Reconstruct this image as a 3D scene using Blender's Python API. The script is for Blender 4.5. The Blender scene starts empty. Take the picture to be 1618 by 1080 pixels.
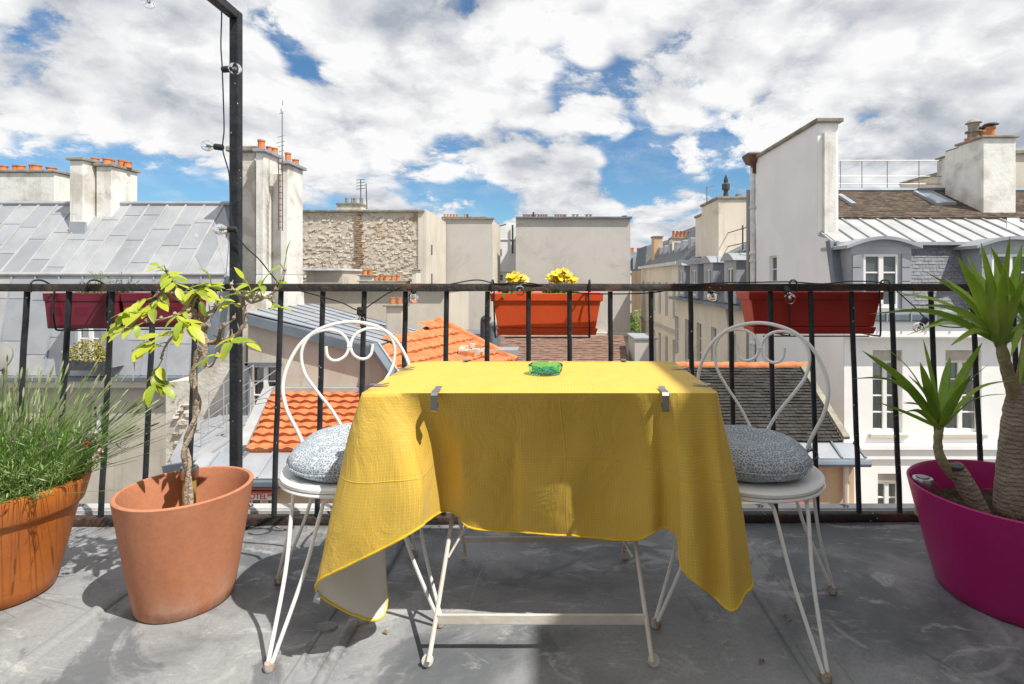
import bpy, math, random
from math import sin, cos, pi, radians, sqrt, atan2
from mathutils import Vector, Matrix, noise as mnoise
random.seed(7)
S = bpy.context.scene
COL = S.collection

# ------------------------------------------------------------------ camera, sky, sun, exposure
F, CX, CY, HC = 860.0, 875.0, 440.0, 1.005        # focal length and vanishing point, in photograph pixels; eye height
cam_d = bpy.data.cameras.new('camera'); cam = bpy.data.objects.new('camera', cam_d); COL.objects.link(cam)
cam.location = (0, 0, HC); cam.rotation_euler = (radians(90), 0, 0)
cam_d.sensor_width = 36; cam_d.lens = F/1618*36
cam_d.shift_x = -(CX-809)/1618; cam_d.shift_y = -(540-CY)/1618
cam_d.clip_start = .05; cam_d.clip_end = 3000
S.camera = cam
SUNV = Vector((.55, -.37, 1.0)).normalized()      # towards the sun
sun_el = math.asin(SUNV.z); sun_az = atan2(SUNV.x, SUNV.y)
sd = bpy.data.lights.new('sun', 'SUN'); sd.energy = 5.0; sd.angle = radians(.5); sd.color = (1, .955, .88)
so = bpy.data.objects.new('sun', sd); COL.objects.link(so)
so.rotation_euler = SUNV.to_track_quat('Z', 'Y').to_euler(); so.location = (3, -3, 12)
S.view_settings.view_transform = 'Standard'; S.view_settings.look = 'None'
S.view_settings.exposure = 0.25; S.view_settings.gamma = 1; S.view_settings.use_curve_mapping = False

class NT:
    """tiny node-tree writer"""
    def __init__(s, tree): s.t = tree; s.n = tree.nodes; s.l = tree.links
    def set(s, sock, v):
        if isinstance(v, bpy.types.NodeSocket): s.l.new(v, sock)
        elif v is not None:
            if sock.type == 'RGBA' and not hasattr(v, '__len__'): v = (v, v, v, 1)
            elif sock.type == 'RGBA' and len(v) == 3: v = tuple(v)+(1,)
            sock.default_value = v
    def math(s, op, a, b=None, c=None, clamp=False):
        n = s.n.new('ShaderNodeMath'); n.operation = op; n.use_clamp = clamp
        s.set(n.inputs[0], a)
        if b is not None: s.set(n.inputs[1], b)
        if c is not None: s.set(n.inputs[2], c)
        return n.outputs[0]
    def vmath(s, op, a, b=None):
        n = s.n.new('ShaderNodeVectorMath'); n.operation = op
        s.set(n.inputs[0], a)
        if b is not None: s.set(n.inputs['Scale'] if op == 'SCALE' else n.inputs[1], b)
        return n.outputs['Value'] if op in ('DOT_PRODUCT', 'LENGTH', 'DISTANCE') else n.outputs[0]
    def sep(s, v):
        n = s.n.new('ShaderNodeSeparateXYZ'); s.set(n.inputs[0], v); return n.outputs
    def comb(s, x, y, z=0.0):
        n = s.n.new('ShaderNodeCombineXYZ')
        for i, v in enumerate((x, y, z)): s.set(n.inputs[i], v)
        return n.outputs[0]
    def noise(s, v, scale, detail=6, rough=.55, dist=0.0):
        n = s.n.new('ShaderNodeTexNoise'); s.set(n.inputs['Vector'], v)
        n.inputs['Scale'].default_value = scale; n.inputs['Detail'].default_value = detail
        n.inputs['Roughness'].default_value = rough; n.inputs['Distortion'].default_value = dist
        return n.outputs[0]
    def voro(s, v, scale, feature='F1', rnd=1.0, out='Distance'):
        n = s.n.new('ShaderNodeTexVoronoi'); n.feature = feature; s.set(n.inputs['Vector'], v)
        n.inputs['Scale'].default_value = scale; n.inputs['Randomness'].default_value = rnd
        return n.outputs[out]
    def mr(s, v, a, b, c=0.0, d=1.0, smooth=True):
        n = s.n.new('ShaderNodeMapRange'); n.interpolation_type = 'SMOOTHSTEP' if smooth else 'LINEAR'
        s.set(n.inputs[0], v)
        for i, q in enumerate((a, b, c, d)): s.set(n.inputs[i+1], q)
        return n.outputs[0]
    def mix(s, f, a, b, mode='MIX'):
        n = s.n.new('ShaderNodeMix'); n.data_type = 'RGBA'; n.blend_type = mode
        s.set(n.inputs[0], f); s.set(n.inputs[6], a); s.set(n.inputs[7], b)
        return n.outputs[2]
    def scale(s, v, sx, sy, sz):
        return s.vmath('MULTIPLY', v, (sx, sy, sz))
    def coord(s, which='Object'):
        n = s.n.new('ShaderNodeTexCoord'); return n.outputs[which]

world = bpy.data.worlds.new('World'); S.world = world; world.use_nodes = True
T = NT(world.node_tree); T.n.clear()
def build_world():
    out = T.n.new('ShaderNodeOutputWorld'); bg = T.n.new('ShaderNodeBackground'); bg.inputs['Strength'].default_value = .1
    T.l.new(bg.outputs[0], out.inputs[0])
    sky = T.n.new('ShaderNodeTexSky'); sky.sky_type = 'NISHITA'; sky.sun_disc = False
    sky.sun_elevation = sun_el; sky.sun_rotation = sun_az; sky.air_density = 1.0; sky.dust_density = .4; sky.ozone_density = 2.2
    sky.altitude = 100
    d = T.coord('Generated'); x, y, z = T.sep(d)
    zz = T.math('ADD', T.math('MAXIMUM', z, 0.0), .34)
    p = T.comb(T.math('DIVIDE', x, zz), T.math('DIVIDE', y, zz), SKY_SEED)
    wn = T.n.new('ShaderNodeTexNoise'); T.set(wn.inputs['Vector'], p); wn.inputs['Scale'].default_value = 1.3; wn.inputs['Detail'].default_value = 4
    p = T.vmath('ADD', p, T.vmath('SCALE', T.vmath('SUBTRACT', wn.outputs[1], (.5, .5, .5)), .30))
    def field(q, det):
        big = T.noise(q, 1.35, 3, .5)
        med = T.noise(q, 3.4, det, .66)
        # rounded heads: cells softened by finer cells
        v1 = T.voro(T.vmath('ADD', q, T.vmath('SCALE', T.comb(med, med, med), .22)), 5.2, 'F1')
        v2 = T.voro(T.vmath('ADD', q, T.vmath('SCALE', T.comb(med, med, med), .16)), 12.5, 'F1')
        f = T.math('ADD', T.math('MULTIPLY', big, .50), T.math('MULTIPLY', med, .42))
        f = T.math('SUBTRACT', f, T.math('MULTIPLY', v1, .13))
        return T.math('SUBTRACT', f, T.math('MULTIPLY', v2, .07))
    f1 = field(p, 10)
    f2 = field(T.vmath('ADD', p, (SUNV.x*.075, .085, 0)), 6)
    f3 = field(T.vmath('ADD', p, (SUNV.x*.20, .22, 0)), 3)
    dens = f1
    gaps = GAPS
    for (gx, gy), r, am in gaps:
        v = Vector(((gx-CX)/F, 1, -(gy-CY)/F)).normalized()
        wv = T.vmath('NORMALIZE', T.vmath('ADD', d, T.vmath('SCALE', T.vmath('SUBTRACT', wn.outputs[1], (.5, .5, .5)), .22)))
        dist = T.vmath('DISTANCE', wv, tuple(v))
        dens = T.math('SUBTRACT', dens, T.mr(dist, 0.0, r*1.9, am, 0.0))
    alpha = T.mr(dens, TH0, TH1)
    # heads lit from above, bases and thick cores grey
    lit = T.math('MULTIPLY', T.math('SUBTRACT', f1, f2), 4.2)
    lit2 = T.math('MULTIPLY', T.math('SUBTRACT', f1, f3), 2.2)
    core = T.mr(dens, TH1, TH1+.20)
    veil = T.mr(T.noise(p, 6.5, 8, .65), .42, .72)
    sh = T.math('ADD', T.math('ADD', lit, lit2), .70)
    sh = T.math('SUBTRACT', sh, T.math('MULTIPLY', core, .30))
    sh = T.mr(sh, .0, 1.0, 0.0, 1.0, False)
    low = T.mr(z, 0.02, .20, 1.0, 0.0)
    cc = T.mix(sh, CLD, CLW)
    cc = T.mix(T.math('MULTIPLY', low, .35), cc, (6.3, 6.6, 7.0, 1))
    alpha = T.math('MAXIMUM', alpha, T.math('MULTIPLY', T.mr(z, 0.0, .10, 1.0, 0.0), .75))
    alpha = T.math('MAXIMUM', alpha, T.math('MULTIPLY', veil, .25))
    skc = T.mix(1.0, sky.outputs[0], (SKY_TINT[0], SKY_TINT[1], SKY_TINT[2], 1), 'MULTIPLY')
    fin = T.mix(alpha, skc, cc)
    T.l.new(fin, bg.inputs['Color'])
SKY_TINT = (.62, .90, 1.05)
SKY_SEED = 3.7; TH0, TH1 = .252, .322; CLD = (3.5, 3.8, 4.35, 1); CLW = (8.2, 8.2, 8.2, 1)
GAPS = [((480, 40), .055, .17), ((525, 110), .04, .13), ((900, 80), .04, .05), ((885, 15), .04, .07), ((985, 255), .06, .12), ((1230, 185), .05, .08), ((720, 200), .04, .06),
        ((60, 215), .09, .10), ((260, 285), .07, .11), ((330, 275), .05, .08), ((1355, 222), .04, .04), ((1120, 190), .05, .04), ((1460, 140), .16, -.09), ((1240, 260), .07, -.05), ((560, 255), .08, -.04)]
build_world()

# ------------------------------------------------------------------ helpers
def P(x, y, d):
    """the place in the world seen at pixel x, y of the photograph at distance d"""
    return Vector(((x-CX)/F*d, d, HC-(y-CY)/F*d))
ORG = {}
def tag(o, label=None, cat=None, group=None, kind=None):
    if label: o['label'] = label
    if cat: o['category'] = cat
    if group: o['group'] = group
    if kind: o['kind'] = kind
    return o
def thing(name, label, cat, loc, group=None, kind=None):
    o = bpy.data.objects.new(name, None); COL.objects.link(o); o.location = loc; o.empty_display_size = .1
    ORG[o.name] = Vector(loc)
    return tag(o, label, cat, group, kind)
class MB:
    def __init__(s): s.v = []; s.f = []; s.uv = None
    def quad(s, a, b, c, d):
        i = len(s.v); s.v += [Vector(a), Vector(b), Vector(c), Vector(d)]; s.f.append((i, i+1, i+2, i+3)); return s
    def box(s, x0, x1, y0, y1, z0, z1):
        i = len(s.v)
        s.v += [Vector(q) for q in ((x0,y0,z0),(x1,y0,z0),(x1,y1,z0),(x0,y1,z0),(x0,y0,z1),(x1,y0,z1),(x1,y1,z1),(x0,y1,z1))]
        for f in ((0,3,2,1),(4,5,6,7),(0,1,5,4),(1,2,6,5),(2,3,7,6),(3,0,4,7)): s.f.append(tuple(i+k for k in f))
        return s
    def hexa(s, b, t):
        """bottom four and top four corners"""
        i = len(s.v); s.v += [Vector(q) for q in list(b)+list(t)]
        for f in ((0,3,2,1),(4,5,6,7),(0,1,5,4),(1,2,6,5),(2,3,7,6),(3,0,4,7)): s.f.append(tuple(i+k for k in f))
        return s
    def prism(s, poly, vec):
        i = len(s.v); n = len(poly); vec = Vector(vec)
        s.v += [Vector(q) for q in poly]+[Vector(q)+vec for q in poly]
        s.f.append(tuple(i+k for k in range(n))[::-1]); s.f.append(tuple(i+n+k for k in range(n)))
        for k in range(n): s.f.append((i+k, i+(k+1)%n, i+n+(k+1)%n, i+n+k))
        return s
    def bar(s, a, b, w, h, up=(0, 0, 1)):
        a, b = Vector(a), Vector(b); d = (b-a).normalized(); u = Vector(up)
        sx = d.cross(u)
        if sx.length < 1e-4: sx = d.cross(Vector((1, 0, 0)))
        sx.normalize(); sy = sx.cross(d)
        q = [sx*w/2*i+sy*h/2*j for i, j in ((-1,-1),(1,-1),(1,1),(-1,1))]
        return s.hexa([a+k for k in q], [b+k for k in q])
    def tube(s, pts, r, n=8, closed=False, flat=1.0):
        pts = [Vector(p) for p in pts]; m = len(pts); rr = r if hasattr(r, '__len__') else [r]*m
        base = len(s.v); prev = None
        for i, p in enumerate(pts):
            if closed: t = pts[(i+1) % m]-pts[i-1]
            else: t = pts[min(i+1, m-1)]-pts[max(i-1, 0)]
            t.normalize()
            if prev is None:
                a = Vector((0, 0, 1)) if abs(t.z) < .9 else Vector((1, 0, 0))
                nx = t.cross(a).normalized()
            else:
                nx = (prev-t*prev.dot(t))
                if nx.length < 1e-5: nx = t.orthogonal()
                nx.normalize()
            prev = nx; ny = t.cross(nx)
            for k in range(n):
                a = 2*pi*k/n; s.v.append(p+nx*cos(a)*rr[i]+ny*sin(a)*rr[i]*flat)
        for i in range(m if closed else m-1):
            j = (i+1) % m
            for k in range(n):
                s.f.append((base+i*n+k, base+i*n+(k+1)%n, base+j*n+(k+1)%n, base+j*n+k))
        if not closed:
            s.f.append(tuple(base+k for k in range(n))[::-1]); s.f.append(tuple(base+(m-1)*n+k for k in range(n)))
        return s
    def lathe(s, prof, c, n=32, sx=1.0, sy=1.0, rot=0.0):
        """prof: (radius, height) pairs"""
        c = Vector(c); base = len(s.v); m = len(prof)
        for r, z in prof:
            for k in range(n):
                a = 2*pi*k/n; x, y = r*cos(a)*sx, r*sin(a)*sy
                s.v.append(c+Vector((x*cos(rot)-y*sin(rot), x*sin(rot)+y*cos(rot), z)))
        for i in range(m-1):
            for k in range(n): s.f.append((base+i*n+k, base+i*n+(k+1)%n, base+(i+1)*n+(k+1)%n, base+(i+1)*n+k))
        s.f.append(tuple(base+k for k in range(n))[::-1]); s.f.append(tuple(base+(m-1)*n+k for k in range(n)))
        return s
    def xform(s, M, start=0):
        for i in range(start, len(s.v)): s.v[i] = M @ s.v[i]
        return s
    def build(s, name, mat, parent=None, smooth=True, ang=38, org=None, uvs=None, bevel=0, solid=0):
        if parent is not None: o_ = ORG[parent.name]
        elif org is not None: o_ = Vector(org)
        else:
            xs = [v.x for v in s.v]; ys = [v.y for v in s.v]; o_ = Vector(((min(xs)+max(xs))/2, (min(ys)+max(ys))/2, min(v.z for v in s.v)))
        me = bpy.data.meshes.new(name); me.from_pydata([v-o_ for v in s.v], [], s.f); me.update()
        if uvs:
            ul = me.uv_layers.new(name='UVMap')
            for lp in me.loops: ul.data[lp.index].uv = uvs[lp.vertex_index]
        if smooth:
            me.polygons.foreach_set('use_smooth', [True]*len(me.polygons)); me.set_sharp_from_angle(angle=radians(ang))
        if mat: me.materials.append(mat)
        o = bpy.data.objects.new(name, me); COL.objects.link(o)
        if parent is not None: o.parent = parent
        else: o.location = o_
        ORG[o.name] = o_
        if solid:
            m = o.modifiers.new('thick', 'SOLIDIFY'); m.thickness = solid; m.offset = -1
        if bevel:
            m = o.modifiers.new('bevel', 'BEVEL'); m.width = bevel; m.segments = 2; m.limit_method = 'ANGLE'; m.angle_limit = radians(40)
        return o
def spline(pts, n=8, closed=False):
    pts = [Vector(p) for p in pts]; m = len(pts); out = []
    for i in range(m if closed else m-1):
        if closed: a, b, c, d = pts[i-1], pts[i], pts[(i+1)%m], pts[(i+2)%m]
        else: a, b, c, d = pts[max(i-1, 0)], pts[i], pts[i+1], pts[min(i+2, m-1)]
        for k in range(n):
            t = k/n
            out.append(.5*((2*b)+(c-a)*t+(2*a-5*b+4*c-d)*t*t+(3*b-a-3*c+d)*t**3))
    if not closed: out.append(pts[-1])
    return out
def resample(pts, n):
    L = [0]
    for a, b in zip(pts, pts[1:]): L.append(L[-1]+(b-a).length)
    out = []; j = 0
    for i in range(n):
        t = L[-1]*i/(n-1)
        while j < len(L)-2 and L[j+1] < t: j += 1
        f = (t-L[j])/max(L[j+1]-L[j], 1e-9); out.append(pts[j].lerp(pts[j+1], min(max(f, 0), 1)))
    return out
def copy_tree(o, parent=None, loc=None):
    c = o.copy(); COL.objects.link(c)
    if parent is not None: c.parent = parent
    if loc is not None: c.location = loc
    ORG[c.name] = Vector(loc) if loc is not None else Vector((0, 0, 0))
    for ch in list(o.children): copy_tree(ch, c)
    return c

# ------------------------------------------------------------------ materials
MATS = {}
def mat(name, col, rough=.7, col2=None, sc=4.0, lo=.35, hi=.65, detail=8, metal=0.0, bump=0.0, bsc=None, spec=.5, stain=None, ssc=1.0, slo=.55, shi=.75,
        stretch=(1, 1, 1), fine=0.0, trans=0.0, alpha=None, extra=None, streak=None, coat=0.0, rvar=0.0, ior=None):
    if name in MATS: return MATS[name]
    m = bpy.data.materials.new(name); m.use_nodes = True; N = NT(m.node_tree)
    b = N.n['Principled BSDF']; N.set(b.inputs['Base Color'], tuple(col)+(1,)); b.inputs['Roughness'].default_value = rough
    b.inputs['Metallic'].default_value = metal; b.inputs['Specular IOR Level'].default_value = spec
    if coat: b.inputs['Coat Weight'].default_value = coat; b.inputs['Coat Roughness'].default_value = .15
    if trans: b.inputs['Transmission Weight'].default_value = trans
    if ior: b.inputs['IOR'].default_value = ior
    co = N.coord('Object'); v = N.scale(co, *stretch)
    c = tuple(col)+(1,)
    if col2 is not None:
        c = N.mix(N.mr(N.noise(v, sc, detail, .6, .4), lo, hi), c, tuple(col2)+(1,))
    if streak is not None:   # runs of dirt down a wall
        sv = N.scale(co, 2.2, 2.2, .18)
        c = N.mix(N.math('MULTIPLY', N.mr(N.noise(sv, 1.6, 8, .65, .3), .5, .78), streak[1]), c, tuple(streak[0])+(1,))
    if stain is not None:
        c = N.mix(N.mr(N.noise(v, ssc, 10, .68, .8), slo, shi), c, tuple(stain)+(1,))
    if fine:
        c = N.mix(N.math('MULTIPLY', N.mr(N.noise(co, 60, 4, .7), .3, .7), fine), c, (0, 0, 0, 1))
    N.set(b.inputs['Base Color'], c)
    if rvar:
        N.set(b.inputs['Roughness'], N.math('ADD', rough-rvar/2, N.math('MULTIPLY', N.noise(v, sc*2.3, 6, .6), rvar)))
    if bump:
        bn = N.n.new('ShaderNodeBump'); bn.inputs['Strength'].default_value = bump; bn.inputs['Distance'].default_value = .02
        N.l.new(N.noise(co, bsc or sc*4, 8, .6), bn.inputs['Height']); N.l.new(bn.outputs[0], b.inputs['Normal'])
    MATS[name] = m
    if extra: extra(N, b, co)
    return m
def M(n): return MATS[n]
mat('plaster_beige', (.52, .47, .40), .9, (.44, .39, .33), .9, streak=((.22, .2, .17), .5), stain=(.3, .27, .23), ssc=.6, slo=.6, shi=.8, bump=.3, bsc=7)
mat('plaster_cream', (.66, .61, .52), .9, (.56, .51, .43), .5, streak=((.33, .3, .25), .45), bump=.25, bsc=5)
mat('street_cream', (.84, .76, .63), .9, (.74, .66, .54), .5, streak=((.42, .37, .31), .5), stain=(.55, .5, .42), ssc=.5, slo=.58, shi=.7, bump=.25, bsc=5)
mat('plaster_white', (.88, .875, .86), .9, (.82, .815, .80), .7, streak=((.6, .59, .57), .2), stain=(.6, .59, .57), ssc=.8, slo=.7, shi=.8, bump=.2, bsc=6)
mat('plaster_grey', (.55, .52, .485), .9, (.50, .47, .44), .3, .4, .6, streak=((.36, .34, .31), .25), stain=(.46, .43, .40), ssc=.35, slo=.5, shi=.62, bump=.2, bsc=4)
mat('plaster_chimney', (.76, .745, .70), .9, (.52, .49, .43), 1.3, .45, .68, streak=((.3, .28, .24), .55), stain=(.28, .25, .21), ssc=2.2, slo=.62, shi=.75, bump=.5, bsc=9)
mat('plaster_worn', (.62, .58, .51), .95, (.46, .42, .35), 2.0, .42, .62, stain=(.17, .145, .115), ssc=2.6, slo=.60, shi=.70, bump=1.0, bsc=8)
mat('plaster_peach', (.62, .43, .27), .9, (.52, .36, .23), 1.2, streak=((.3, .22, .15), .4), bump=.25, bsc=6)
mat('stone_cap', (.34, .31, .25), .9, (.2, .18, .14), 3, bump=.8, bsc=12)
mat('zinc', (.39, .415, .45), .48, (.31, .335, .365), 1.1, .35, .65, metal=.25, stain=(.5, .5, .5), ssc=2.3, slo=.6, shi=.75, stretch=(1, .6, 1), rvar=.2, bump=.08, bsc=3)
mat('zinc_dark', (.19, .225, .26), .5, (.13, .155, .185), 1.4, metal=.25, stain=(.3, .31, .32), ssc=3, slo=.62, shi=.8, rvar=.2)
mat('zinc_pale', (.46, .46, .455), .55, (.36, .36, .365), 1.5, metal=.15, stain=(.33, .31, .28), ssc=1.7, slo=.56, shi=.74, rvar=.2)
mat('slate', (.125, .135, .155), .6, (.21, .215, .235), 9, .35, .7, bump=.3, bsc=20)
mat('slate_far', (.08, .09, .105), .6, (.13, .14, .155), 6, .35, .7)
mat('tile_brown', (.075, .053, .04), .9, (.15, .11, .08), 5, .35, .65, stain=(.1, .085, .07), ssc=1.1, bump=.6, bsc=22)
mat('tile_redbrown', (.17, .095, .065), .9, (.25, .155, .115), 5, .35, .65, bump=.6, bsc=22)
mat('tile_dark', (.026, .023, .021), .85, (.055, .048, .043), 5, .4, .7, stain=(.13, .11, .09), ssc=1.2, slo=.6, shi=.75, bump=.6, bsc=22)
mat('tile_orange', (.62, .225, .08), .85, (.46, .14, .055), 6, .35, .65, stain=(.42, .16, .08), ssc=2.0, slo=.58, shi=.75, bump=.5, bsc=30)
mat('pot_clay', (.6, .22, .08), .85, (.45, .16, .07), 8, stain=(.2, .1, .06), ssc=5, slo=.62, shi=.75)
mat('rubble', (.60, .53, .44), .95, (.48, .42, .34), 1.6, .4, .65, stain=(.3, .21, .1), ssc=.7, slo=.56, shi=.72, bump=.8, bsc=6)
mat('rubble_stone', (.66, .58, .48), .95, (.42, .36, .29), 3.2, .45, .7, stain=(.42, .29, .14), ssc=.5, slo=.55, shi=.7, bump=.8, bsc=8)
mat('window_white', (.78, .78, .76), .5)
mat('shutter_beige', (.55, .5, .42), .7, (.45, .4, .33), 3)
mat('glass_dark', (.03, .035, .04), .06, (.10, .11, .12), .7, spec=.9)
def clear_glass():
    m = bpy.data.materials.new('glass_clear'); m.use_nodes = True; N = NT(m.node_tree); out = [n for n in N.n if n.type == 'OUTPUT_MATERIAL'][0]; N.n.remove(N.n['Principled BSDF'])
    t = N.n.new('ShaderNodeBsdfTransparent'); t.inputs[0].default_value = (.8, .83, .82, 1); g = N.n.new('ShaderNodeBsdfGlossy'); g.inputs['Roughness'].default_value = .03
    f = N.n.new('ShaderNodeFresnel'); f.inputs[0].default_value = 1.5; mx = N.n.new('ShaderNodeMixShader'); N.l.new(N.math('ADD', f.outputs[0], .06), mx.inputs[0]); N.l.new(t.outputs[0], mx.inputs[1]); N.l.new(g.outputs[0], mx.inputs[2]); N.l.new(mx.outputs[0], out.inputs['Surface'])
    MATS['glass_clear'] = m
clear_glass()
mat('glass_far', (.06, .065, .075), .15, spec=.8)
mat('curtain', (.75, .74, .72), .9, (.5, .49, .48), 5, stretch=(6, 1, .4))
mat('curtain_maroon', (.34, .15, .15), .9, (.75, .6, .55), 9, .5, .6)
mat('pipe_white', (.74, .74, .73), .5, (.55, .54, .52), 3)
mat('metal_dark', (.035, .04, .045), .5, (.07, .07, .07), 8)
mat('metal_grey', (.28, .28, .27), .45, metal=.6)
mat('metal_brown', (.10, .045, .03), .6, (.16, .08, .05), 6)
mat('asphalt', (.05, .05, .052), .9, (.08, .08, .08), .4)
mat('city_ground', (.09, .088, .085), .95, (.14, .135, .13), .05)
mat('foliage', (.07, .14, .03), .6, (.12, .22, .05), 3)
mat('red_awning', (.7, .06, .03), .7, (.6, .05, .025), 3)

# ------------------------------------------------------------------ building helpers
def wall_face(mb, O, U, V, w, h, holes, depth, N):
    """a wall with real openings: O lower left, U right, V up, N outward; holes (u0,u1,v0,v1); reveals go inwards by depth"""
    O, U, V, N = Vector(O), Vector(U), Vector(V), Vector(N)
    us = sorted({0, w}|{q for a in holes for q in a[:2]}); vs = sorted({0, h}|{q for a in holes for q in a[2:]})
    pt = lambda u, v, k=0: O+U*u+V*v-N*k
    for i in range(len(us)-1):
        for j in range(len(vs)-1):
            uc, vc = (us[i]+us[i+1])/2, (vs[j]+vs[j+1])/2
            if any(a[0] < uc < a[1] and a[2] < vc < a[3] for a in holes): continue
            mb.quad(pt(us[i], vs[j]), pt(us[i+1], vs[j]), pt(us[i+1], vs[j+1]), pt(us[i], vs[j+1]))
    for a in holes:
        c = [(a[0], a[2]), (a[1], a[2]), (a[1], a[3]), (a[0], a[3])]
        for k in range(4):
            p, q = c[k], c[(k+1) % 4]
            mb.quad(pt(*q), pt(*p), pt(p[0], p[1], depth), pt(q[0], q[1], depth))
def fbar(mb, O, U, V, N, u0, u1, v0, v1, k0, k1):
    """a box in wall coordinates, from k0 (inner) to k1 (outer) along N"""
    pt = lambda u, v, k: O+U*u+V*v+N*k
    mb.hexa([pt(u0, v0, k0), pt(u1, v0, k0), pt(u1, v0, k1), pt(u0, v0, k1)], [pt(u0, v1, k0), pt(u1, v1, k0), pt(u1, v1, k1), pt(u0, v1, k1)])
def window(parent, O, U, V, N, w, h, rows=3, inset=.14, frame='window_white', glass='glass_dark', curtain=None, sill=None, leaves=2, t=.055, shutter=0.0):
    """a casement in an opening whose lower left is O"""
    O, U, V, N = Vector(O), Vector(U), Vector(V), Vector(N)
    hh = h*(1-shutter); mb = MB(); k0, k1 = -inset, -inset+.05
    fbar(mb, O, U, V, N, .001, t, .001, hh, k0, k1); fbar(mb, O, U, V, N, w-t, w-.001, .001, hh, k0, k1)
    fbar(mb, O, U, V, N, t, w-t, .001, t*1.4, k0, k1); fbar(mb, O, U, V, N, t, w-t, hh-t, hh, k0, k1)
    if leaves == 2: fbar(mb, O, U, V, N, w/2-t*.85, w/2+t*.85, t*1.4, hh-t, k0, k1+.012)
    cols = [(t, w/2-t*.85), (w/2+t*.85, w-t)] if leaves == 2 else [(t, w-t)]
    for a, b in cols:
        for r in range(1, rows):
            y = t*1.4+(hh-t*2.4)*r/rows; fbar(mb, O, U, V, N, a, b, y-t*.28, y+t*.28, k0+.01, k1-.008)
    f = mb.build('window', M(frame), parent, smooth=False)
    for a, b in cols:
        for r in range(rows):
            y0 = t*1.4+(hh-t*2.4)*r/rows; y1 = t*1.4+(hh-t*2.4)*(r+1)/rows
            pm = MB(); fbar(pm, O, U, V, N, a, b, y0, y1, k0+.014, k0+.02); pm.build('pane', M('glass_clear' if curtain else glass), f, smooth=False)
    if curtain:
        cm = MB(); n = 22; k0 += 0
        for side in (0, 1):
            a, b = (t, w*.42) if side == 0 else (w*.60, w-t)
            for i in range(n):
                u0, u1 = a+(b-a)*i/n, a+(b-a)*(i+1)/n
                q0, q1 = k0-.022+.016*sin(i*1.9), k0-.022+.016*sin((i+1)*1.9)
                cm.quad(O+U*u0+V*.05+N*q0, O+U*u1+V*.05+N*q1, O+U*u1+V*(hh-.03)+N*q1, O+U*u0+V*(hh-.03)+N*q0)
        cm.build('curtain', M(curtain), f)
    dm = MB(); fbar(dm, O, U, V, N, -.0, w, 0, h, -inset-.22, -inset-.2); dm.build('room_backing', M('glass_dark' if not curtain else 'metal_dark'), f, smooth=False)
    if shutter:
        sm = MB(); fbar(sm, O, U, V, N, .002, w-.002, hh+.002, h-.002, -inset+.0, -inset+.09)
        n = 6
        for i in range(n): fbar(sm, O, U, V, N, .01, w-.01, hh+.004+(h-hh)*i/n, hh+(h-hh)*(i+.7)/n, -inset+.09, -inset+.1)
        sm.build('roller_blind', M('shutter_beige'), f, smooth=False)
    if sill:
        sm = MB(); fbar(sm, O, U, V, N, -.09, w+.09, -.1, -.003, -inset+.004, .07); sm.build('sill', M(sill), f, smooth=False, bevel=.01)
    return f
def ray(x, y, pl):
    """where the line of sight through pixel x, y meets plane z = a X + b Y + c"""
    a, b, c = pl; u, w = (x-CX)/F, -(y-CY)/F
    d = (c-HC)/(w-a*u-b); return P(x, y, d)
def plane3(p, q, r):
    m = Matrix(((p[0], p[1], 1), (q[0], q[1], 1), (r[0], r[1], 1))); return tuple(m.inverted() @ Vector((p[2], q[2], r[2])))
class Slope:
    """coordinates on a roof plane: u along a level line, v down the slope, w out of the roof"""
    def __init__(s, poly, U=None):
        s.p = [Vector(q) for q in poly]; s.O = s.p[0]
        n = (s.p[1]-s.p[0]).cross(s.p[2]-s.p[0]).normalized()
        if n.z < 0: n = -n
        s.N = n; s.V = Vector((n.x, n.y, 0)); s.V = (s.V-n*s.V.dot(n)).normalized()
        if s.V.z > 0: s.V = -s.V
        s.U = s.V.cross(n).normalized()
        if U is not None and s.U.dot(Vector(U)) < 0: s.U = -s.U
        s.q = [((a-s.O).dot(s.U), (a-s.O).dot(s.V)) for a in s.p]
    def pt(s, u, v, w=0.0): return s.O+s.U*u+s.V*v+s.N*w
    def scan(s, val, ax):
        """extent of the polygon on the line (coordinate ax = val)"""
        r = []
        n = len(s.q)
        for i in range(n):
            a, b = s.q[i], s.q[(i+1) % n]
            if (a[ax]-val)*(b[ax]-val) <= 0 and abs(a[ax]-b[ax]) > 1e-9:
                t = (val-a[ax])/(b[ax]-a[ax]); r.append(a[1-ax]+(b[1-ax]-a[1-ax])*t)
        return (min(r), max(r)) if len(r) > 1 else None
    def box(s): return (min(a[0] for a in s.q), max(a[0] for a in s.q), min(a[1] for a in s.q), max(a[1] for a in s.q))
def roof_slab(parent, poly, m, thick=.15, name='roof'):
    sl = Slope(poly); return MB().prism(poly, -sl.N*thick).build(name, m, parent, smooth=False)
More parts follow.
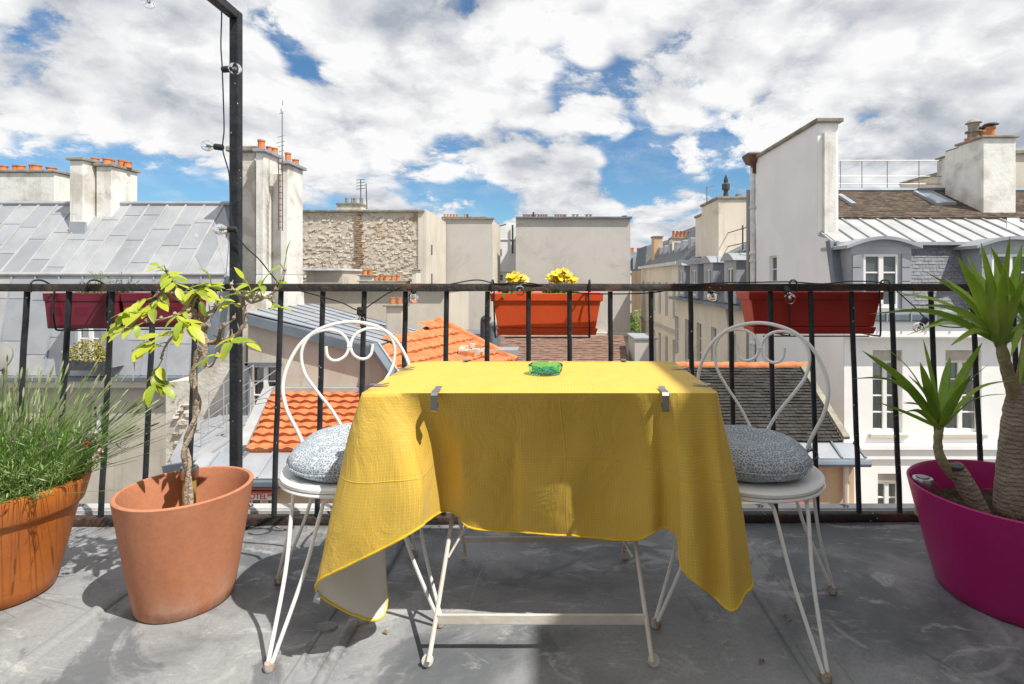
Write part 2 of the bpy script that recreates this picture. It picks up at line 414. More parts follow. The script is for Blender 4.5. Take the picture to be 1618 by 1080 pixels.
def tile_rows(parent, poly, m, pitch=.3, wave=.2, amp=.02, name='tile', lift=.03, jit=.004, step=6):
    """rows of interlocking tiles as one mesh: each row a waved sheet with a front edge"""
    sl = Slope(poly); u0, u1, v0, v1 = sl.box(); mb = MB(); rnd = random.Random(5)
    v = v0; k = 0
    while v < v1-.02:
        e = sl.scan(min(v+pitch*.55, v1-.001), 1); vb = min(v+pitch, v1)
        if e:
            a, b = e; n = max(2, int((b-a)/wave*step)); off = rnd.random()*.02; jj = 0
            tp, bt, lo = [], [], []
            for i in range(n+1):
                u = a+(b-a)*i/n
                if i % step == 0: jj = rnd.uniform(-jit, jit)
                h = amp*(.5+.5*cos(2*pi*(u/wave)))
                tp.append(sl.pt(u, v-.02, .012+h*.6+jj)); bt.append(sl.pt(u, vb+jj*2, lift+h+jj)); lo.append(sl.pt(u, vb+jj*2, -.01))
            base = len(mb.v); mb.v += tp+bt+lo; c = n+1
            for i in range(n):
                mb.f.append((base+i, base+c+i, base+c+i+1, base+i+1)); mb.f.append((base+c+i, base+2*c+i, base+2*c+i+1, base+c+i+1))
        v += pitch; k += 1
    o = mb.build(name, m, parent, ang=50); o['kind'] = 'stuff'; return o
def slates(parent, poly, m, pitch=.14, width=.25, name='slate', thick=.008, jit=.01, lift=.012):
    sl = Slope(poly); u0, u1, v0, v1 = sl.box(); mb = MB(); rnd = random.Random(9); v = v0; k = 0
    while v < v1-.01:
        vb = min(v+pitch, v1); e = sl.scan((v+vb)/2, 1)
        if e:
            a, b = e; u = a-(width/2 if k % 2 else 0)
            while u < b:
                p, q = max(u+.003, a), min(u+width-.003, b)
                if q-p > .02:
                    j = rnd.uniform(0, jit); w = lift+rnd.uniform(0, thick)
                    mb.hexa([sl.pt(p, v-.01, 0), sl.pt(q, v-.01, 0), sl.pt(q, vb+j, 0), sl.pt(p, vb+j, 0)],
                            [sl.pt(p, v-.01, .004), sl.pt(q, v-.01, .004), sl.pt(q, vb+j, w), sl.pt(p, vb+j, w)])
                u += width
        v += pitch; k += 1
    o = mb.build(name, m, parent, smooth=False); o['kind'] = 'stuff'; return o
def zinc_sheets(parent, poly, mats, width=.5, breaks=(2.0,), seam=.035, name='zinc_sheet', seam_mat='zinc', rnd=None, U=None, sh=.04):
    """one part per zinc sheet between standing seams"""
    sl = Slope(poly, U); u0, u1, v0, v1 = sl.box(); rnd = rnd or random.Random(3); c = 0; u = u0
    while u < u1-.05:
        ub = min(u+width, u1); ea, eb = sl.scan(u+.002, 0), sl.scan(ub-.002, 0)
        if ea and eb:
            cuts = [0]; t = rnd.choice(breaks)*rnd.uniform(.35, 1)
            Lm = max(ea[1]-ea[0], eb[1]-eb[0])
            while t < Lm-.25: cuts.append(t); t += rnd.choice(breaks)
            cuts.append(None)
            for i in range(len(cuts)-1):
                def cl(e, q): return e[1] if q is None else min(e[0]+q, e[1])
                a0, a1, b0, b1 = cl(ea, cuts[i]), cl(ea, cuts[i+1]), cl(eb, cuts[i]), cl(eb, cuts[i+1])
                if a1-a0 < .01 and b1-b0 < .01: continue
                w0, w1 = .006, .016
                g = .004
                mb = MB().hexa([sl.pt(u+g, a0, 0), sl.pt(ub-g, b0, 0), sl.pt(ub-g, b1+.01, 0), sl.pt(u+g, a1+.01, 0)],
                               [sl.pt(u+g, a0, w0), sl.pt(ub-g, b0, w0), sl.pt(ub-g, b1+.01, w1+rnd.uniform(0, .006)), sl.pt(u+g, a1+.01, w1)])
                mb.build(name, rnd.choice(mats), parent, smooth=False)
            mb = MB(); a = sl.pt(u, ea[0], sh/2); b = sl.pt(u, ea[1], sh/2)
            if (a-b).length > .05:
                mb.bar(a, b, seam, sh, sl.N); mb.build('standing_seam', M(seam_mat), parent, smooth=False)
        u += width
def pots(parent, spots, m=None, r=.09, h=.32):
    for i, q in enumerate(spots):
        rr, hh = r*random.uniform(.85, 1.1), h*random.uniform(.75, 1.15)
        if len(q) > 3: hh = q[3]
        mb = MB().lathe([(rr*.9, -.02), (rr*1.0, .0), (rr*.92, hh*.2), (rr*.85, hh*.8), (rr*.98, hh*.84), (rr*.98, hh), (rr*.74, hh), (rr*.7, hh*.75)], q[:3], 12)
        mb.build('chimney_pot', m or M('pot_clay'), parent)
def stack(parent, x0, x1, y0, y1, z0, z1, m='plaster_chimney', cap='stone_cap', capt=.08, over=.06, name='chimney'):
    c = MB().box(x0, x1, y0, y1, z0, z1).build(name, M(m), parent, smooth=False, bevel=.015)
    if cap: MB().box(x0-over, x1+over, y0-over, y1+over, z1+.002, z1+capt).build('cap', M(cap), c, smooth=False, bevel=.012)
    return c
X_, Y_, Z_ = Vector((1, 0, 0)), Vector((0, 1, 0)), Vector((0, 0, 1))
GZ = -14.0

# ------------------------------------------------------------------ ground and street
o = MB().box(-900, 900, -60, 1800, GZ-.5, GZ).build('ground', M('city_ground'), smooth=False); o['kind'] = 'structure'
o = MB().box(1.9, 5.9, 15, 58, GZ+.004, GZ+.008).build('street', M('asphalt'), smooth=False); o['kind'] = 'structure'

# ------------------------------------------------------------------ left building with the zinc mansard roof
bl = thing('zinc_roofed_building', 'old beige building on the left with a big grey zinc mansard roof and one dormer', 'building', (-10, 12, GZ))
RD, RZ = 16.0, 1.005+117/F*16          # ridge
A1 = Vector((-24, RD, RZ)); A2 = P(366, 323, RD)
BD, BZ = 14.3, 1.12                    # break between the two slopes
B1 = Vector((-24, BD, BZ)); B2 = P(357, 434, BD); B2.z = BZ
CD, CZ = 13.85, -1.443
C1 = Vector((-24, CD, CZ)); C2 = P(334, 592, CD); C2.z = CZ
zm = [mat('zinc_a', (.39, .405, .425), .45, (.33, .345, .37), 1.3, metal=.25, stain=(.52, .52, .52), ssc=2.1, slo=.58, shi=.78, rvar=.25),
      mat('zinc_b', (.345, .36, .385), .5, (.29, .305, .33), 1.1, metal=.25, stain=(.46, .46, .46), ssc=1.7, slo=.58, shi=.78, rvar=.25),
      mat('zinc_c', (.43, .44, .455), .42, (.36, .37, .385), 1.5, metal=.25, stain=(.3, .3, .31), ssc=2.5, slo=.62, shi=.8, rvar=.25)]
roof = MB().prism([A1, A2, B2, B1], (0, 0, -.2)).build('roof', M('zinc_dark'), bl, smooth=False)
zinc_sheets(roof, [A1+Z_*.004, A2+Z_*.004, B2+Z_*.004, B1+Z_*.004], zm, .54, (1.0, 1.25, .8), seam_mat='zinc_pale', seam=.05)
low = MB().prism([B1+Z_*-.03, B2+Z_*-.03, C2, C1], (0, .3, -.05)).build('lower_roof', M('zinc_dark'), bl, smooth=False)
zp = [M('zinc_pale'), zm[2], zm[0]]
zinc_sheets(low, [B1+Vector((0, -.01, -.03)), B2+Vector((0, -.01, -.03)), C2+Vector((0, -.01, 0)), C1+Vector((0, -.01, 0))], zp, .62, (1.1, 1.4), rnd=random.Random(8))
MB().tube([A1+Z_*.03, A2+Z_*.03], .07, 8).build('ridge_roll', M('zinc'), bl)
MB().tube([B1+Vector((0, -.03, .0)), B2+Vector((0, -.03, 0))], .05, 8).build('break_roll', M('zinc_pale'), bl)
g = MB(); g.box(-24, C2.x+.1, CD-.28, CD-.03, CZ-.1, CZ-.02); g.build('gutter', M('zinc_dark'), bl, smooth=False)
for i in range(26):
    x = C2.x-.1-i*.42; MB().box(x, x+.02, CD-.3, CD-.28, CZ-.1, CZ+.06).build('gutter_bracket', M('zinc_pale'), bl, smooth=False)
MB().box(-24, C2.x+.15, CD-.2, CD+.1, CZ-.3, CZ-.103).build('cornice', M('plaster_cream'), bl, smooth=False, bevel=.03)
wm = MB(); wz = CZ-.3
qx = lambda x: P(x, 0, 13.9).x+24; qz = lambda y: P(0, y, 13.9).z-GZ
holes = [(qx(140), qx(163), qz(684), qz(640)), (qx(142), qx(160), qz(812), qz(799)), (24-14.5, 24-13.9, qz(684), qz(640))]
wall_w = 24+P(385, 600, 13.9).x
wall_face(wm, (-24, 13.9, GZ), X_, Z_, wall_w, wz-GZ-.002, holes, .25, -Y_)
wm.box(-24, -24+wall_w, 14.2, 19, GZ, wz)
wm.build('wall', M('plaster_beige'), bl, smooth=False)
for a in holes: window(bl, (-24+a[0], 13.9, GZ+a[2]), X_, Z_, -Y_, a[1]-a[0], a[3]-a[2], 2)
# gable strip beside the roof with its broken patch of bare stone
G0 = P(262, 600, 11.18); gx1 = P(388, 600, 11.18).x; gxm = P(345, 560, 11.18)
gp = [Vector((G0.x, 11.18, GZ)), Vector((gx1, 11.18, GZ)), P(388, 470, 11.18), P(362, 520, 11.18), P(345, 565, 11.18), P(300, 600, 11.18), P(262, 604, 11.18)]
MB().prism(gp, (0, .8, 0)).build('gable_wall', M('plaster_worn'), bl, smooth=False)
rb = random.Random(4); st = MB()
stone = MB()
for i in range(46):
    x, y = rb.uniform(268, 308), rb.uniform(636, 728)
    if abs(x-286+(y-680)*.12) > 17*(1-((y-682)/58)**2): continue
    p = P(x, y, 11.17); s1, s2 = rb.uniform(.03, .09), rb.uniform(.02, .05)
    c = [p+Vector((a*s1*rb.uniform(.7, 1.2), -rb.uniform(.02, .07), b*s2*rb.uniform(.7, 1.2))) for a, b in ((-1, -1), (1, -1), (1, 1), (-1, 1))]
    MB().hexa([q+Y_*.12 for q in c], c).build('broken_stone', M('rubble_stone'), bl, smooth=False)
# dormer with the flower box
dw = MB(); DX0, DX1 = P(100, 560, 13.5).x, P(178, 560, 13.5).x; dz0, dz1 = -1.2, .3
holes = [(.28, DX1-DX0-.28, .1, dz1-dz0-.2)]
wall_face(dw, (DX0, 13.5, dz0), X_, Z_, DX1-DX0, dz1-dz0, holes, .15, -Y_)
dw.quad((DX0, 13.5, dz0), (DX0, 13.5, dz1), (DX0, 14.2, dz1), (DX0, 14.2, dz0)); dw.quad((DX1, 13.5, dz0), (DX1, 14.2, dz0), (DX1, 14.2, dz1), (DX1, 13.5, dz1))
do = dw.build('dormer', M('zinc'), bl, smooth=False)
MB().prism([(DX0-.12, 13.4, dz1), (DX1+.12, 13.4, dz1), (DX1+.12, 13.4, dz1+.05), ((DX0+DX1)/2, 13.4, dz1+.22), (DX0-.12, 13.4, dz1+.05)], (0, 1.1, .1)).build('dormer_roof', M('zinc_pale'), do, smooth=False)
h = holes[0]; window(bl, (DX0+h[0], 13.5, dz0+h[2]), X_, Z_, -Y_, h[1]-h[0], h[3]-h[2], 2, curtain='curtain')
# chimneys on the ridge
zt = 1.005+187/F*15.3
c = stack(bl, P(110, 300, 15.3).x, P(131, 300, 15.3).x, 15.3, 16.9, 1.5, zt, name='chimney')
c2 = stack(bl, P(131, 300, 15.3).x+.09, P(176, 300, 15.64).x, 15.64, 16.62, 1.5, zt-.1, name='chimney')
zt = zt-.1+.08
pots(c2, [(P(x, 260, 16.05).x, 15.9+k*.3, zt, h) for x, k, h in ((157, 0, .22), (168, 1, .24), (176, 0, .2), (186, 1, .22), (196, 1, .17))], r=.12)
MB().box(P(108, 340, 15.2).x, P(133, 340, 15.2).x, 15.22, 15.29, 2.2, 2.6).build('flashing', M('zinc'), c, smooth=False)
far = stack(bl, -24, P(95, 300, 17.4).x, 17.2, 18.2, 2.0, 1.005+166/F*17.4, name='chimney')
zt = 1.005+166/F*17.4+.08
pots(far, [(P(x, 260, 17.5).x, 17.5+(i % 2)*.25, zt) for i, x in enumerate((6, 15, 33, 42, 58, 70))], r=.14, h=.24)
# yellow flower box on the dormer sill (plant behind the railing, on the roof opposite)
def tuft(name, m, pts_, n, h, spread, parent=None, r=.004, seed=1, droop=.3, label=None, cat=None, leaf=None, lm=None, org=None):
    rr = random.Random(seed); mb = MB(); lf = MB()
    for i in range(n):
        b = Vector(rr.choice(pts_))+Vector((rr.uniform(-1, 1), rr.uniform(-1, 1), 0))*spread*.35
        a = rr.uniform(0, 2*pi); s = rr.uniform(0, 1)*spread; hh = h*rr.uniform(.55, 1.1)
        t = b+Vector((cos(a)*s, sin(a)*s, hh)); mid = b.lerp(t, .5)+Vector((0, 0, hh*droop*.3))
        sp = spline([b, mid, t], 3); mb.tube(sp, [r*(1-.7*k/(len(sp)-1)) for k in range(len(sp))], 3)
        if leaf:
            for k in range(leaf[0]):
                q = sp[min(len(sp)-1, 1+int(rr.random()*(len(sp)-1)))]
                L, W = leaf[1]*rr.uniform(.6, 1.3), leaf[2]*rr.uniform(.7, 1.2)
                dv = Vector((rr.uniform(-1, 1), rr.uniform(-1, 1), rr.uniform(-.2, 1))).normalized(); sd_ = dv.orthogonal().normalized()
                lf.quad(q, q+dv*L*.5+sd_*W, q+dv*L, q+dv*L*.5-sd_*W)
    o = mb.build(name, m, parent, org=org)
    if leaf: o2 = lf.build('leaves', lm or m, parent or o, smooth=False); o2['kind'] = 'stuff' if parent is None or True else None
    return o
fb = thing('flower_box', 'dark window box full of yellow blooms on the left dormer sill', 'planter', P(138, 575, 13.3))
MB().box(P(110, 575, 13.3).x, P(168, 575, 13.3).x, 13.2, 13.42, -1.22, -1.0).build('box', M('metal_dark'), fb, smooth=False)
mat('yellow_bloom', (.45, .33, .03), .7, (.16, .20, .04), 14)
rr = random.Random(2); lf = MB()
for i in range(900):
    x = rr.uniform(106, 170); q = P(x, 560, 13.3)+Vector((0, rr.uniform(-.12, .12), -.62+rr.uniform(0, .34)*(1-((x-138)/40)**2)-0+ (HC*0)))
    q.z = -1.02+rr.uniform(0, .50)*(1-.6*((x-138)/34)**2)
    d = Vector((rr.uniform(-1, 1), rr.uniform(-1, .3), rr.uniform(-.3, 1))).normalized(); s_ = d.orthogonal().normalized(); L = rr.uniform(.03, .07)
    lf.quad(q, q+d*L*.5+s_*L*.3, q+d*L, q+d*L*.5-s_*L*.3)
lf.build('blooms', M('yellow_bloom'), fb, smooth=False)['kind'] = 'stuff'

# ------------------------------------------------------------------ the tall white chimney stack with the ladder
cs = thing('chimney_stack', 'tall white plaster chimney stack with ladder, antenna mast and orange pots', 'chimney', P(430, 480, 14.7)+Vector((0, 0, -3)))
zc = lambda y, d=14.6: 1.005+(440-y)/F*d
d0 = 14.6
w1 = MB().box(P(363, 0, 15.0).x, P(403, 0, 15.0).x, 15.0, 15.9, -3, zc(240, 15.0)).build('party_wall', M('plaster_worn'), cs, smooth=False, bevel=.02)
MB().box(P(359, 0, 15.0).x, P(409, 0, 15.0).x, 14.9, 16.0, zc(240, 15.0)+.002, zc(231, 15.0)).build('cap', M('stone_cap'), w1, smooth=False, bevel=.03)
fl = []
for xa, xb, yt, dd, dep in ((404, 417, 240, 14.6, .84), (443, 455, 259, 14.7, .88)):
    a, b = P(xa, 0, dd).x, P(xb, 0, dd).x
    mb = MB(); top = zc(yt, dd)
    mb.hexa([(a-.08, dd-.2, -3), (b+.2, dd-.2, -3), (b+.2, dd+dep+.1, -3), (a-.08, dd+dep+.1, -3)], [(a, dd, 1.1), (b, dd, 1.1), (b, dd+dep, 1.1), (a, dd+dep, 1.1)])
    mb.hexa([(a, dd, 1.102), (b, dd, 1.102), (b, dd+dep, 1.102), (a, dd+dep, 1.102)], [(a, dd, top), (b, dd, top), (b, dd+dep, top), (a, dd+dep, top)])
    s_ = mb.build('flue', M('plaster_chimney'), cs, smooth=False, bevel=.02)
    MB().box(a-.05, b+.08, dd-.08, dd+dep+.08, top+.002, top+.09).build('cap', M('zinc'), s_, smooth=False, bevel=.01)
    fl.append((s_, top+.09, a, b, dd))
    if xa == 404: MB().box(b+.002, P(443, 0, dd).x, dd+.45, dd+dep+.1, -2.8, top-.5).build('joint_wall', M('plaster_chimney'), cs, smooth=False)
pots(fl[0][0], [(P(x, 0, 14.75+k).x, 14.75+k, fl[0][1], h) for x, k, h in ((413, 0, .27), (425, .25, .15), (434, .48, .17))], r=.095)
pots(fl[1][0], [(P(x, 0, 14.85+k).x, 14.85+k, fl[1][1], h) for x, k, h in ((455, .05, .26), (467, .4, .15))], r=.095)
lad = MB(); lx0, lx1 = P(440.5, 0, 14.45).x, P(446.5, 0, 14.45).x
ld = MB(); yb, yt_ = zc(365), zc(255)
for x in (lx0, lx1): MB().tube([(x, 14.44, yb), (x, 14.44, yt_)], .014, 5).build('ladder_rail', M('metal_brown'), cs)
for i in range(12):
    z = yb+(yt_-yb)*(i+.5)/12; MB().tube([(lx0, 14.44, z), (lx1, 14.44, z)], .01, 5).build('rung', M('metal_brown'), cs)
an = MB(); ax = P(446, 0, 14.5).x
MB().tube([(ax, 14.5, zc(270)), (ax, 14.5, zc(185)), (ax+.01, 14.5, zc(160))], [.016, .014, .008], 6).build('antenna_mast', M('metal_grey'), cs)
for z, l in ((zc(217), .13), (zc(226), .16), (zc(232), .12), (zc(240), .1), (zc(180), .07), (zc(174), .05)):
    MB().bar((ax-l, 14.5, z-.02), (ax+l*.4, 14.5, z+.03), .012, .012).build('antenna_element', M('metal_grey'), cs, smooth=False)
MB().lathe([(.03, 0), (.045, .06), (.03, .14), (.01, .2)], (ax, 14.5, zc(180)), 8).build('antenna_head', M('pipe_white'), cs)

# ------------------------------------------------------------------ low building with the sloping zinc roof, behind the left chair
b2 = thing('low_zinc_roof_building', 'low beige building with shallow zinc roof and maroon curtained window behind left chair', 'building', P(480, 560, 10.5)+Vector((0, 0, -13)))
E1, E2, E3 = P(392, 500, 10.5), P(591, 554, 10.5), P(655, 618, 10.5)
wp = [Vector((E1.x, 10.5, GZ)), Vector((E3.x, 10.5, GZ)), E3, E2, E1]
# wall split round its window
wx0, wx1, wz1, wz0 = P(395, 0, 10.5).x, P(441, 0, 10.5).x, P(0, 577, 10.5).z, P(0, 652, 10.5).z
mb = MB()
tz = wz1+.02
def seg(a, b, z): t = (z-a.z)/(b.z-a.z); return a.lerp(b, t)
cut = seg(E2, E3, tz)
wall_face(mb, (E1.x, 10.5, GZ), X_, Z_, cut.x-E1.x, tz-GZ, [(wx0-E1.x, wx1-E1.x, wz0-GZ, wz1-GZ)], .2, -Y_)
i = len(mb.v); mb.v += [Vector((E1.x, 10.5, tz)), cut, E2, E1]; mb.f.append((i, i+1, i+2, i+3))
i = len(mb.v); mb.v += [Vector((cut.x, 10.5, GZ)), Vector((E3.x, 10.5, GZ)), E3, cut]; mb.f.append((i, i+1, i+2, i+3))
mb.build('wall', M('plaster_beige'), b2, smooth=False)
window(b2, (wx0, 10.5, wz0), X_, Z_, -Y_, wx1-wx0, wz1-wz0, 3, curtain='curtain_maroon', t=.045, inset=.1)
MB().box(wx0-.06, wx0-.004, 10.43, 10.498, wz0, wz1+.05).build('jamb', M('zinc_dark'), b2, smooth=False)
MB().box(wx0-.06, wx1+.06, 10.43, 10.498, wz1+.004, wz1+.06).build('lintel', M('zinc_dark'), b2, smooth=False)
F1, F2 = E1+Vector((0, 3.0, .02)), E2+Vector((0, 3.2, .02))
rf = MB().prism([E1+Vector((-.1, -.12, .01)), E2+Vector((.02, -.12, .01)), F2+Vector((.3, 0, -.08)), F1], (0, 0, .08)).build('roof', M('zinc_dark'), b2, smooth=False)
zinc_sheets(rf, [E1+Vector((0, -.1, .1)), E2+Vector((0, -.1, .1)), F2+Vector((.3, 0, .02)), F1+Vector((0, 0, .09))], [zm[0], zm[1], M('zinc')], .42, (1.2, 1.6), seam_mat='zinc_dark', seam=.025, sh=.03, rnd=random.Random(12))
MB().bar(E1+Vector((-.1, -.14, .0)), E2+Vector((0, -.14, .0)), .05, .17).build('edge_flashing', M('zinc_dark'), b2, smooth=False)
# little chimney with two pots on it
c = P(627, 515, 12.4)
ch = stack(b2, P(612, 0, 12.4).x, P(637, 0, 12.4).x, 12.3, 12.7, -.35, P(0, 484, 12.4).z, m='plaster_beige', capt=.05)
zt = P(0, 484, 12.4).z+.05; pots(ch, [(P(619, 0, 12.4).x, 12.45, zt, .16), (P(630, 0, 12.4).x, 12.45, zt, .15)], r=.07)

# big orange roof behind the table
pA = plane3(P(690, 508, 13.5), P(592, 553, 10.45), P(650, 640, 9.0))
o3 = thing('orange_roof_house', 'house with the larger orange tiled hipped roof just behind the table', 'building', P(730, 640, 11)+Vector((0, 0, -12)))
R = [ray(690, 508, pA), ray(815, 573, pA), ray(835, 650, pA), ray(655, 650, pA), ray(590, 552, pA)]
rfo = MB().prism(R, (0, 0, -.12)).build('roof', M('tile_orange'), o3, smooth=False)
tile_rows(rfo, [q+Z_*.01 for q in R], M('tile_orange'), .36, .21, .035, 'roof_tiles', lift=.06, jit=.012)
MB().tube([R[0]+Z_*.05, R[1]+Z_*.05], .11, 8).build('ridge_tiles', M('tile_orange'), o3)
MB().bar(R[4]+Z_*.08, R[3]+Z_*.08, .16, .1).build('flashing', M('zinc_dark'), o3, smooth=False)
MB().bar(R[4]+Z_*.12+X_*.1, R[3]+Z_*.12+X_*.1, .03, .04).build('flashing_lip', M('zinc_pale'), o3, smooth=False)
zmn = min(q.z for q in R)
MB().hexa([(R[4].x+.1, 9.2, GZ), (R[1].x, 9.2, GZ), (R[1].x, 13, GZ), (R[4].x+.1, 13, GZ)], [(R[4].x+.1, 9.2, zmn-.25), (R[1].x, 9.2, zmn-.25), (R[1].x, 13, zmn-.25), (R[4].x+.1, 13, zmn-.25)]).build('wall', M('plaster_beige'), o3, smooth=False)
# broken brick patch and small grey rooflight on its right
rb = random.Random(6)
for i in range(16):
    p = ray(rb.uniform(730, 765), rb.uniform(553, 568), pA)+Z_*.1
    a = rb.uniform(.04, .1); MB().box(p.x-a, p.x+a, p.y-.06, p.y+.06, p.z-.05, p.z+rb.uniform(.02, .09)).build('rubble_brick', M('rubble_stone' if i % 3 else 'pot_clay'), o3, smooth=False)
p = ray(795, 562, pA); MB().box(p.x-.3, p.x+.35, p.y-.1, p.y+.5, p.z, p.z+.16).build('roof_box', M('zinc'), o3, smooth=False, bevel=.01)
# two bent vent pipes
for x, y, h in ((765, 540, .5), (778, 545, .42)):
    q = P(x, y, 14.0); MB().tube(spline([q-Z_*.8, q, q+Z_*h, q+Vector((.03, -.02, h+.09)), q+Vector((.13, -.05, h+.06))], 5), .1, 10).build('vent_pipe', M('metal_dark' if x == 765 else 'zinc_dark'), o3)
q = P(730, 560, 14.3); MB().box(q.x-.6, q.x+.9, q.y, q.y+1.2, q.z-1.5, q.z+.55).build('plant_room', M('zinc_dark'), o3, smooth=False)

# front orange roof and its building with the hotel sign
b4 = thing('hotel_building', 'low hotel building with small orange tiled roof, zinc eave and red lettered sign', 'building', P(480, 760, 9)+Vector((0, 0, -11)))
d_t, d_b = 10.47, 8.95; zt_, zb_ = P(0, 619, d_t).z, P(0, 713, d_b).z
xr = -1.0
Q = [Vector((P(430, 0, d_t).x, d_t, zt_)), Vector((xr, d_t, zt_)), Vector((xr, d_b, zb_)), Vector((P(392, 0, d_b).x, d_b, zb_))]
rq = MB().prism([q-Z_*.02 for q in Q], (0, 0, -.12)).build('roof', M('tile_orange'), b4, smooth=False)
# rows short enough to part: the near roof's tiles are single parts row by row
sl = Slope(Q); u0, u1, v0, v1 = sl.box(); nrow = 9; pit = (v1-v0)/nrow; rnd = random.Random(2)
for k in range(nrow):
    v = v0+k*pit; e = sl.scan(v+pit*.55, 1); mb = MB(); a, b = e; wave = .235; step = 8; n = int((b-a)/wave*step); tp, bt, lo = [], [], []
    for i in range(n+1):
        u = a+(b-a)*i/n
        if i % step == 0: jj = rnd.uniform(-.008, .008)
        ph = (u/wave) % 1.0; hgt = .045*(sin(pi*ph*1.0)**1.3)
        tp.append(sl.pt(u, v-.02, .0+hgt*.5+jj)); bt.append(sl.pt(u, v+pit+jj*1.5, .045+hgt+jj)); lo.append(sl.pt(u, v+pit+jj*1.5-.004, -.01))
    base = 0; mb.v = tp+bt+lo; c = n+1
    for i in range(n):
        mb.f.append((i, c+i, c+i+1, i+1)); mb.f.append((c+i, 2*c+i, 2*c+i+1, c+i+1))
    mb.build('tile_row', M('tile_orange'), rq, ang=55)
MB().box(Q[0].x-.05, xr, d_t-.06, d_t+.02, zt_+.0, zt_+.09).build('ridge_flashing', M('zinc_pale'), b4, smooth=False)
MB().bar(Q[0]+Vector((-.06, 0, .07)), Q[3]+Vector((-.1, -.02, .07)), .17, .09).build('verge_flashing', M('zinc_pale'), b4, smooth=False)
ap = [Q[3]+Vector((-.75, .0, -.03)), Vector((xr, d_b, zb_-.03)), Vector((xr, d_b-.5, zb_-.27)), Q[3]+Vector((-.75, -.5, -.27))]
am = MB().prism(ap, (0, 0, -.04)).build('eave', M('zinc'), b4, smooth=False)
zinc_sheets(am, [q+Z_*.004 for q in ap], [M('zinc'), zm[0], zm[2]], .45, (2,), rnd=random.Random(1))
MB().box(ap[3].x, xr, d_b-.6, d_b-.5, ap[3].z-.1, ap[3].z-.0).build('gutter', M('zinc_dark'), b4, smooth=False, bevel=.02)
mb = MB(); wy = d_b-.32; wt = ap[3].z-.1
px_ = lambda x: P(x, 0, wy).x; pz_ = lambda y: P(0, y, wy).z
hol = [(px_(396)-ap[3].x, px_(413)-ap[3].x, pz_(803)-GZ, pz_(787)-GZ), (px_(420)-ap[3].x, px_(436)-ap[3].x, pz_(803)-GZ, pz_(787)-GZ)]
wall_face(mb, (ap[3].x, wy, GZ), X_, Z_, xr-ap[3].x, wt-GZ, hol, .15, -Y_)
mb.box(ap[3].x, xr, wy+.2, 10.45, GZ, wt+.0); mb.build('wall', M('plaster_peach'), b4, smooth=False)
for a in hol: window(b4, (ap[3].x+a[0], wy, GZ+a[2]), X_, Z_, -Y_, a[1]-a[0], a[3]-a[2], 1, leaves=1, t=.02, inset=.06)
for y in (756, 763, 769): MB().box(ap[3].x, xr, wy-.06, wy-.002, pz_(y+2), pz_(y)).build('moulding', M('plaster_peach'), b4, smooth=False)
mat('sign_cream', (.78, .7, .62), .6); mat('sign_red', (.55, .05, .04), .5)
sg = MB().box(px_(392), px_(437), wy-.1, wy-.03, pz_(786), pz_(774)).build('sign_board', M('sign_cream'), b4, smooth=False, bevel=.005)
MB().box(px_(391), px_(438), wy-.13, wy-.03, pz_(774)+.002, pz_(771)).build('sign_trim', M('sign_red'), b4, smooth=False)
def text(s, name, m, parent, loc, size, ext=.004, rot=(radians(90), 0, 0), align='CENTER', sx=1.0):
    cu = bpy.data.curves.new(name, 'FONT'); cu.body = s; cu.size = size; cu.extrude = ext; cu.align_x = align; cu.align_y = 'CENTER'
    t = bpy.data.objects.new(name, cu); COL.objects.link(t); dg = bpy.context.evaluated_depsgraph_get()
    me = bpy.data.meshes.new_from_object(t.evaluated_get(dg)); bpy.data.objects.remove(t)
    o = bpy.data.objects.new(name, me); COL.objects.link(o); me.materials.clear(); me.materials.append(m)
    o.parent = parent; o.location = Vector(loc)-ORG[parent.name]; o.rotation_euler = rot; o.scale = (sx, 1, 1); ORG[o.name] = Vector(loc); return o
text('HOTEL**', 'lettering', M('sign_red'), sg, (px_(414), wy-.105, pz_(780.3)), .125, sx=.93)

# low roof with handrails between gable and curtained window
b5 = thing('handrail_roof', 'small pale zinc roof with metal handrails below the curtained window', 'roof', P(350, 700, 9.8)+Vector((0, 0, -11)))
W = [P(300, 668, 11.1), P(437, 640, 10.4), P(388, 722, 9.3), P(262, 742, 9.5)]
pW = plane3(W[0], W[1], W[3]); W[2] = ray(390, 722, pW)
rw = MB().prism(W, (0, 0, -.1)).build('roof_deck', M('zinc_pale'), b5, smooth=False)
zinc_sheets(rw, [q+Z_*.01 for q in W], [M('zinc_pale'), zm[2]], .5, (2,), rnd=random.Random(4))
MB().bar(W[3]+Z_*.02, W[2]+Z_*.02, .12, .12).build('gutter', M('zinc_dark'), b5, smooth=False)
MB().hexa([(W[3].x, 9.6, GZ), (W[2].x, 9.6, GZ), (W[2].x, 10.4, GZ), (W[3].x, 11, GZ)], [(W[3].x, 9.6, W[3].z-.15), (W[2].x, 9.6, W[2].z-.15), (W[2].x, 10.4, W[2].z-.1), (W[3].x, 11, W[3].z-.1)]).build('wall', M('plaster_beige'), b5, smooth=False)
for (xa, ya), (xb, yb2), da, db in (((318, 690), (438, 605), 9.8, 9.9), ((330, 640), (400, 598), 10.2, 10.3)):
    for dz in (0, -.28):
        MB().tube([P(xa, ya, da)+Z_*(.45+dz-.2), P(xb, yb2, db)+Z_*(.45+dz-.2)], .011, 6).build('handrail', M('zinc_pale'), b5)
    for i in range(4):
        q = P(xa, ya, da).lerp(P(xb, yb2, db), i/3); MB().tube([q+Z_*.26, q-Z_*.55], .010, 6).build('rail_post', M('zinc_pale'), b5)

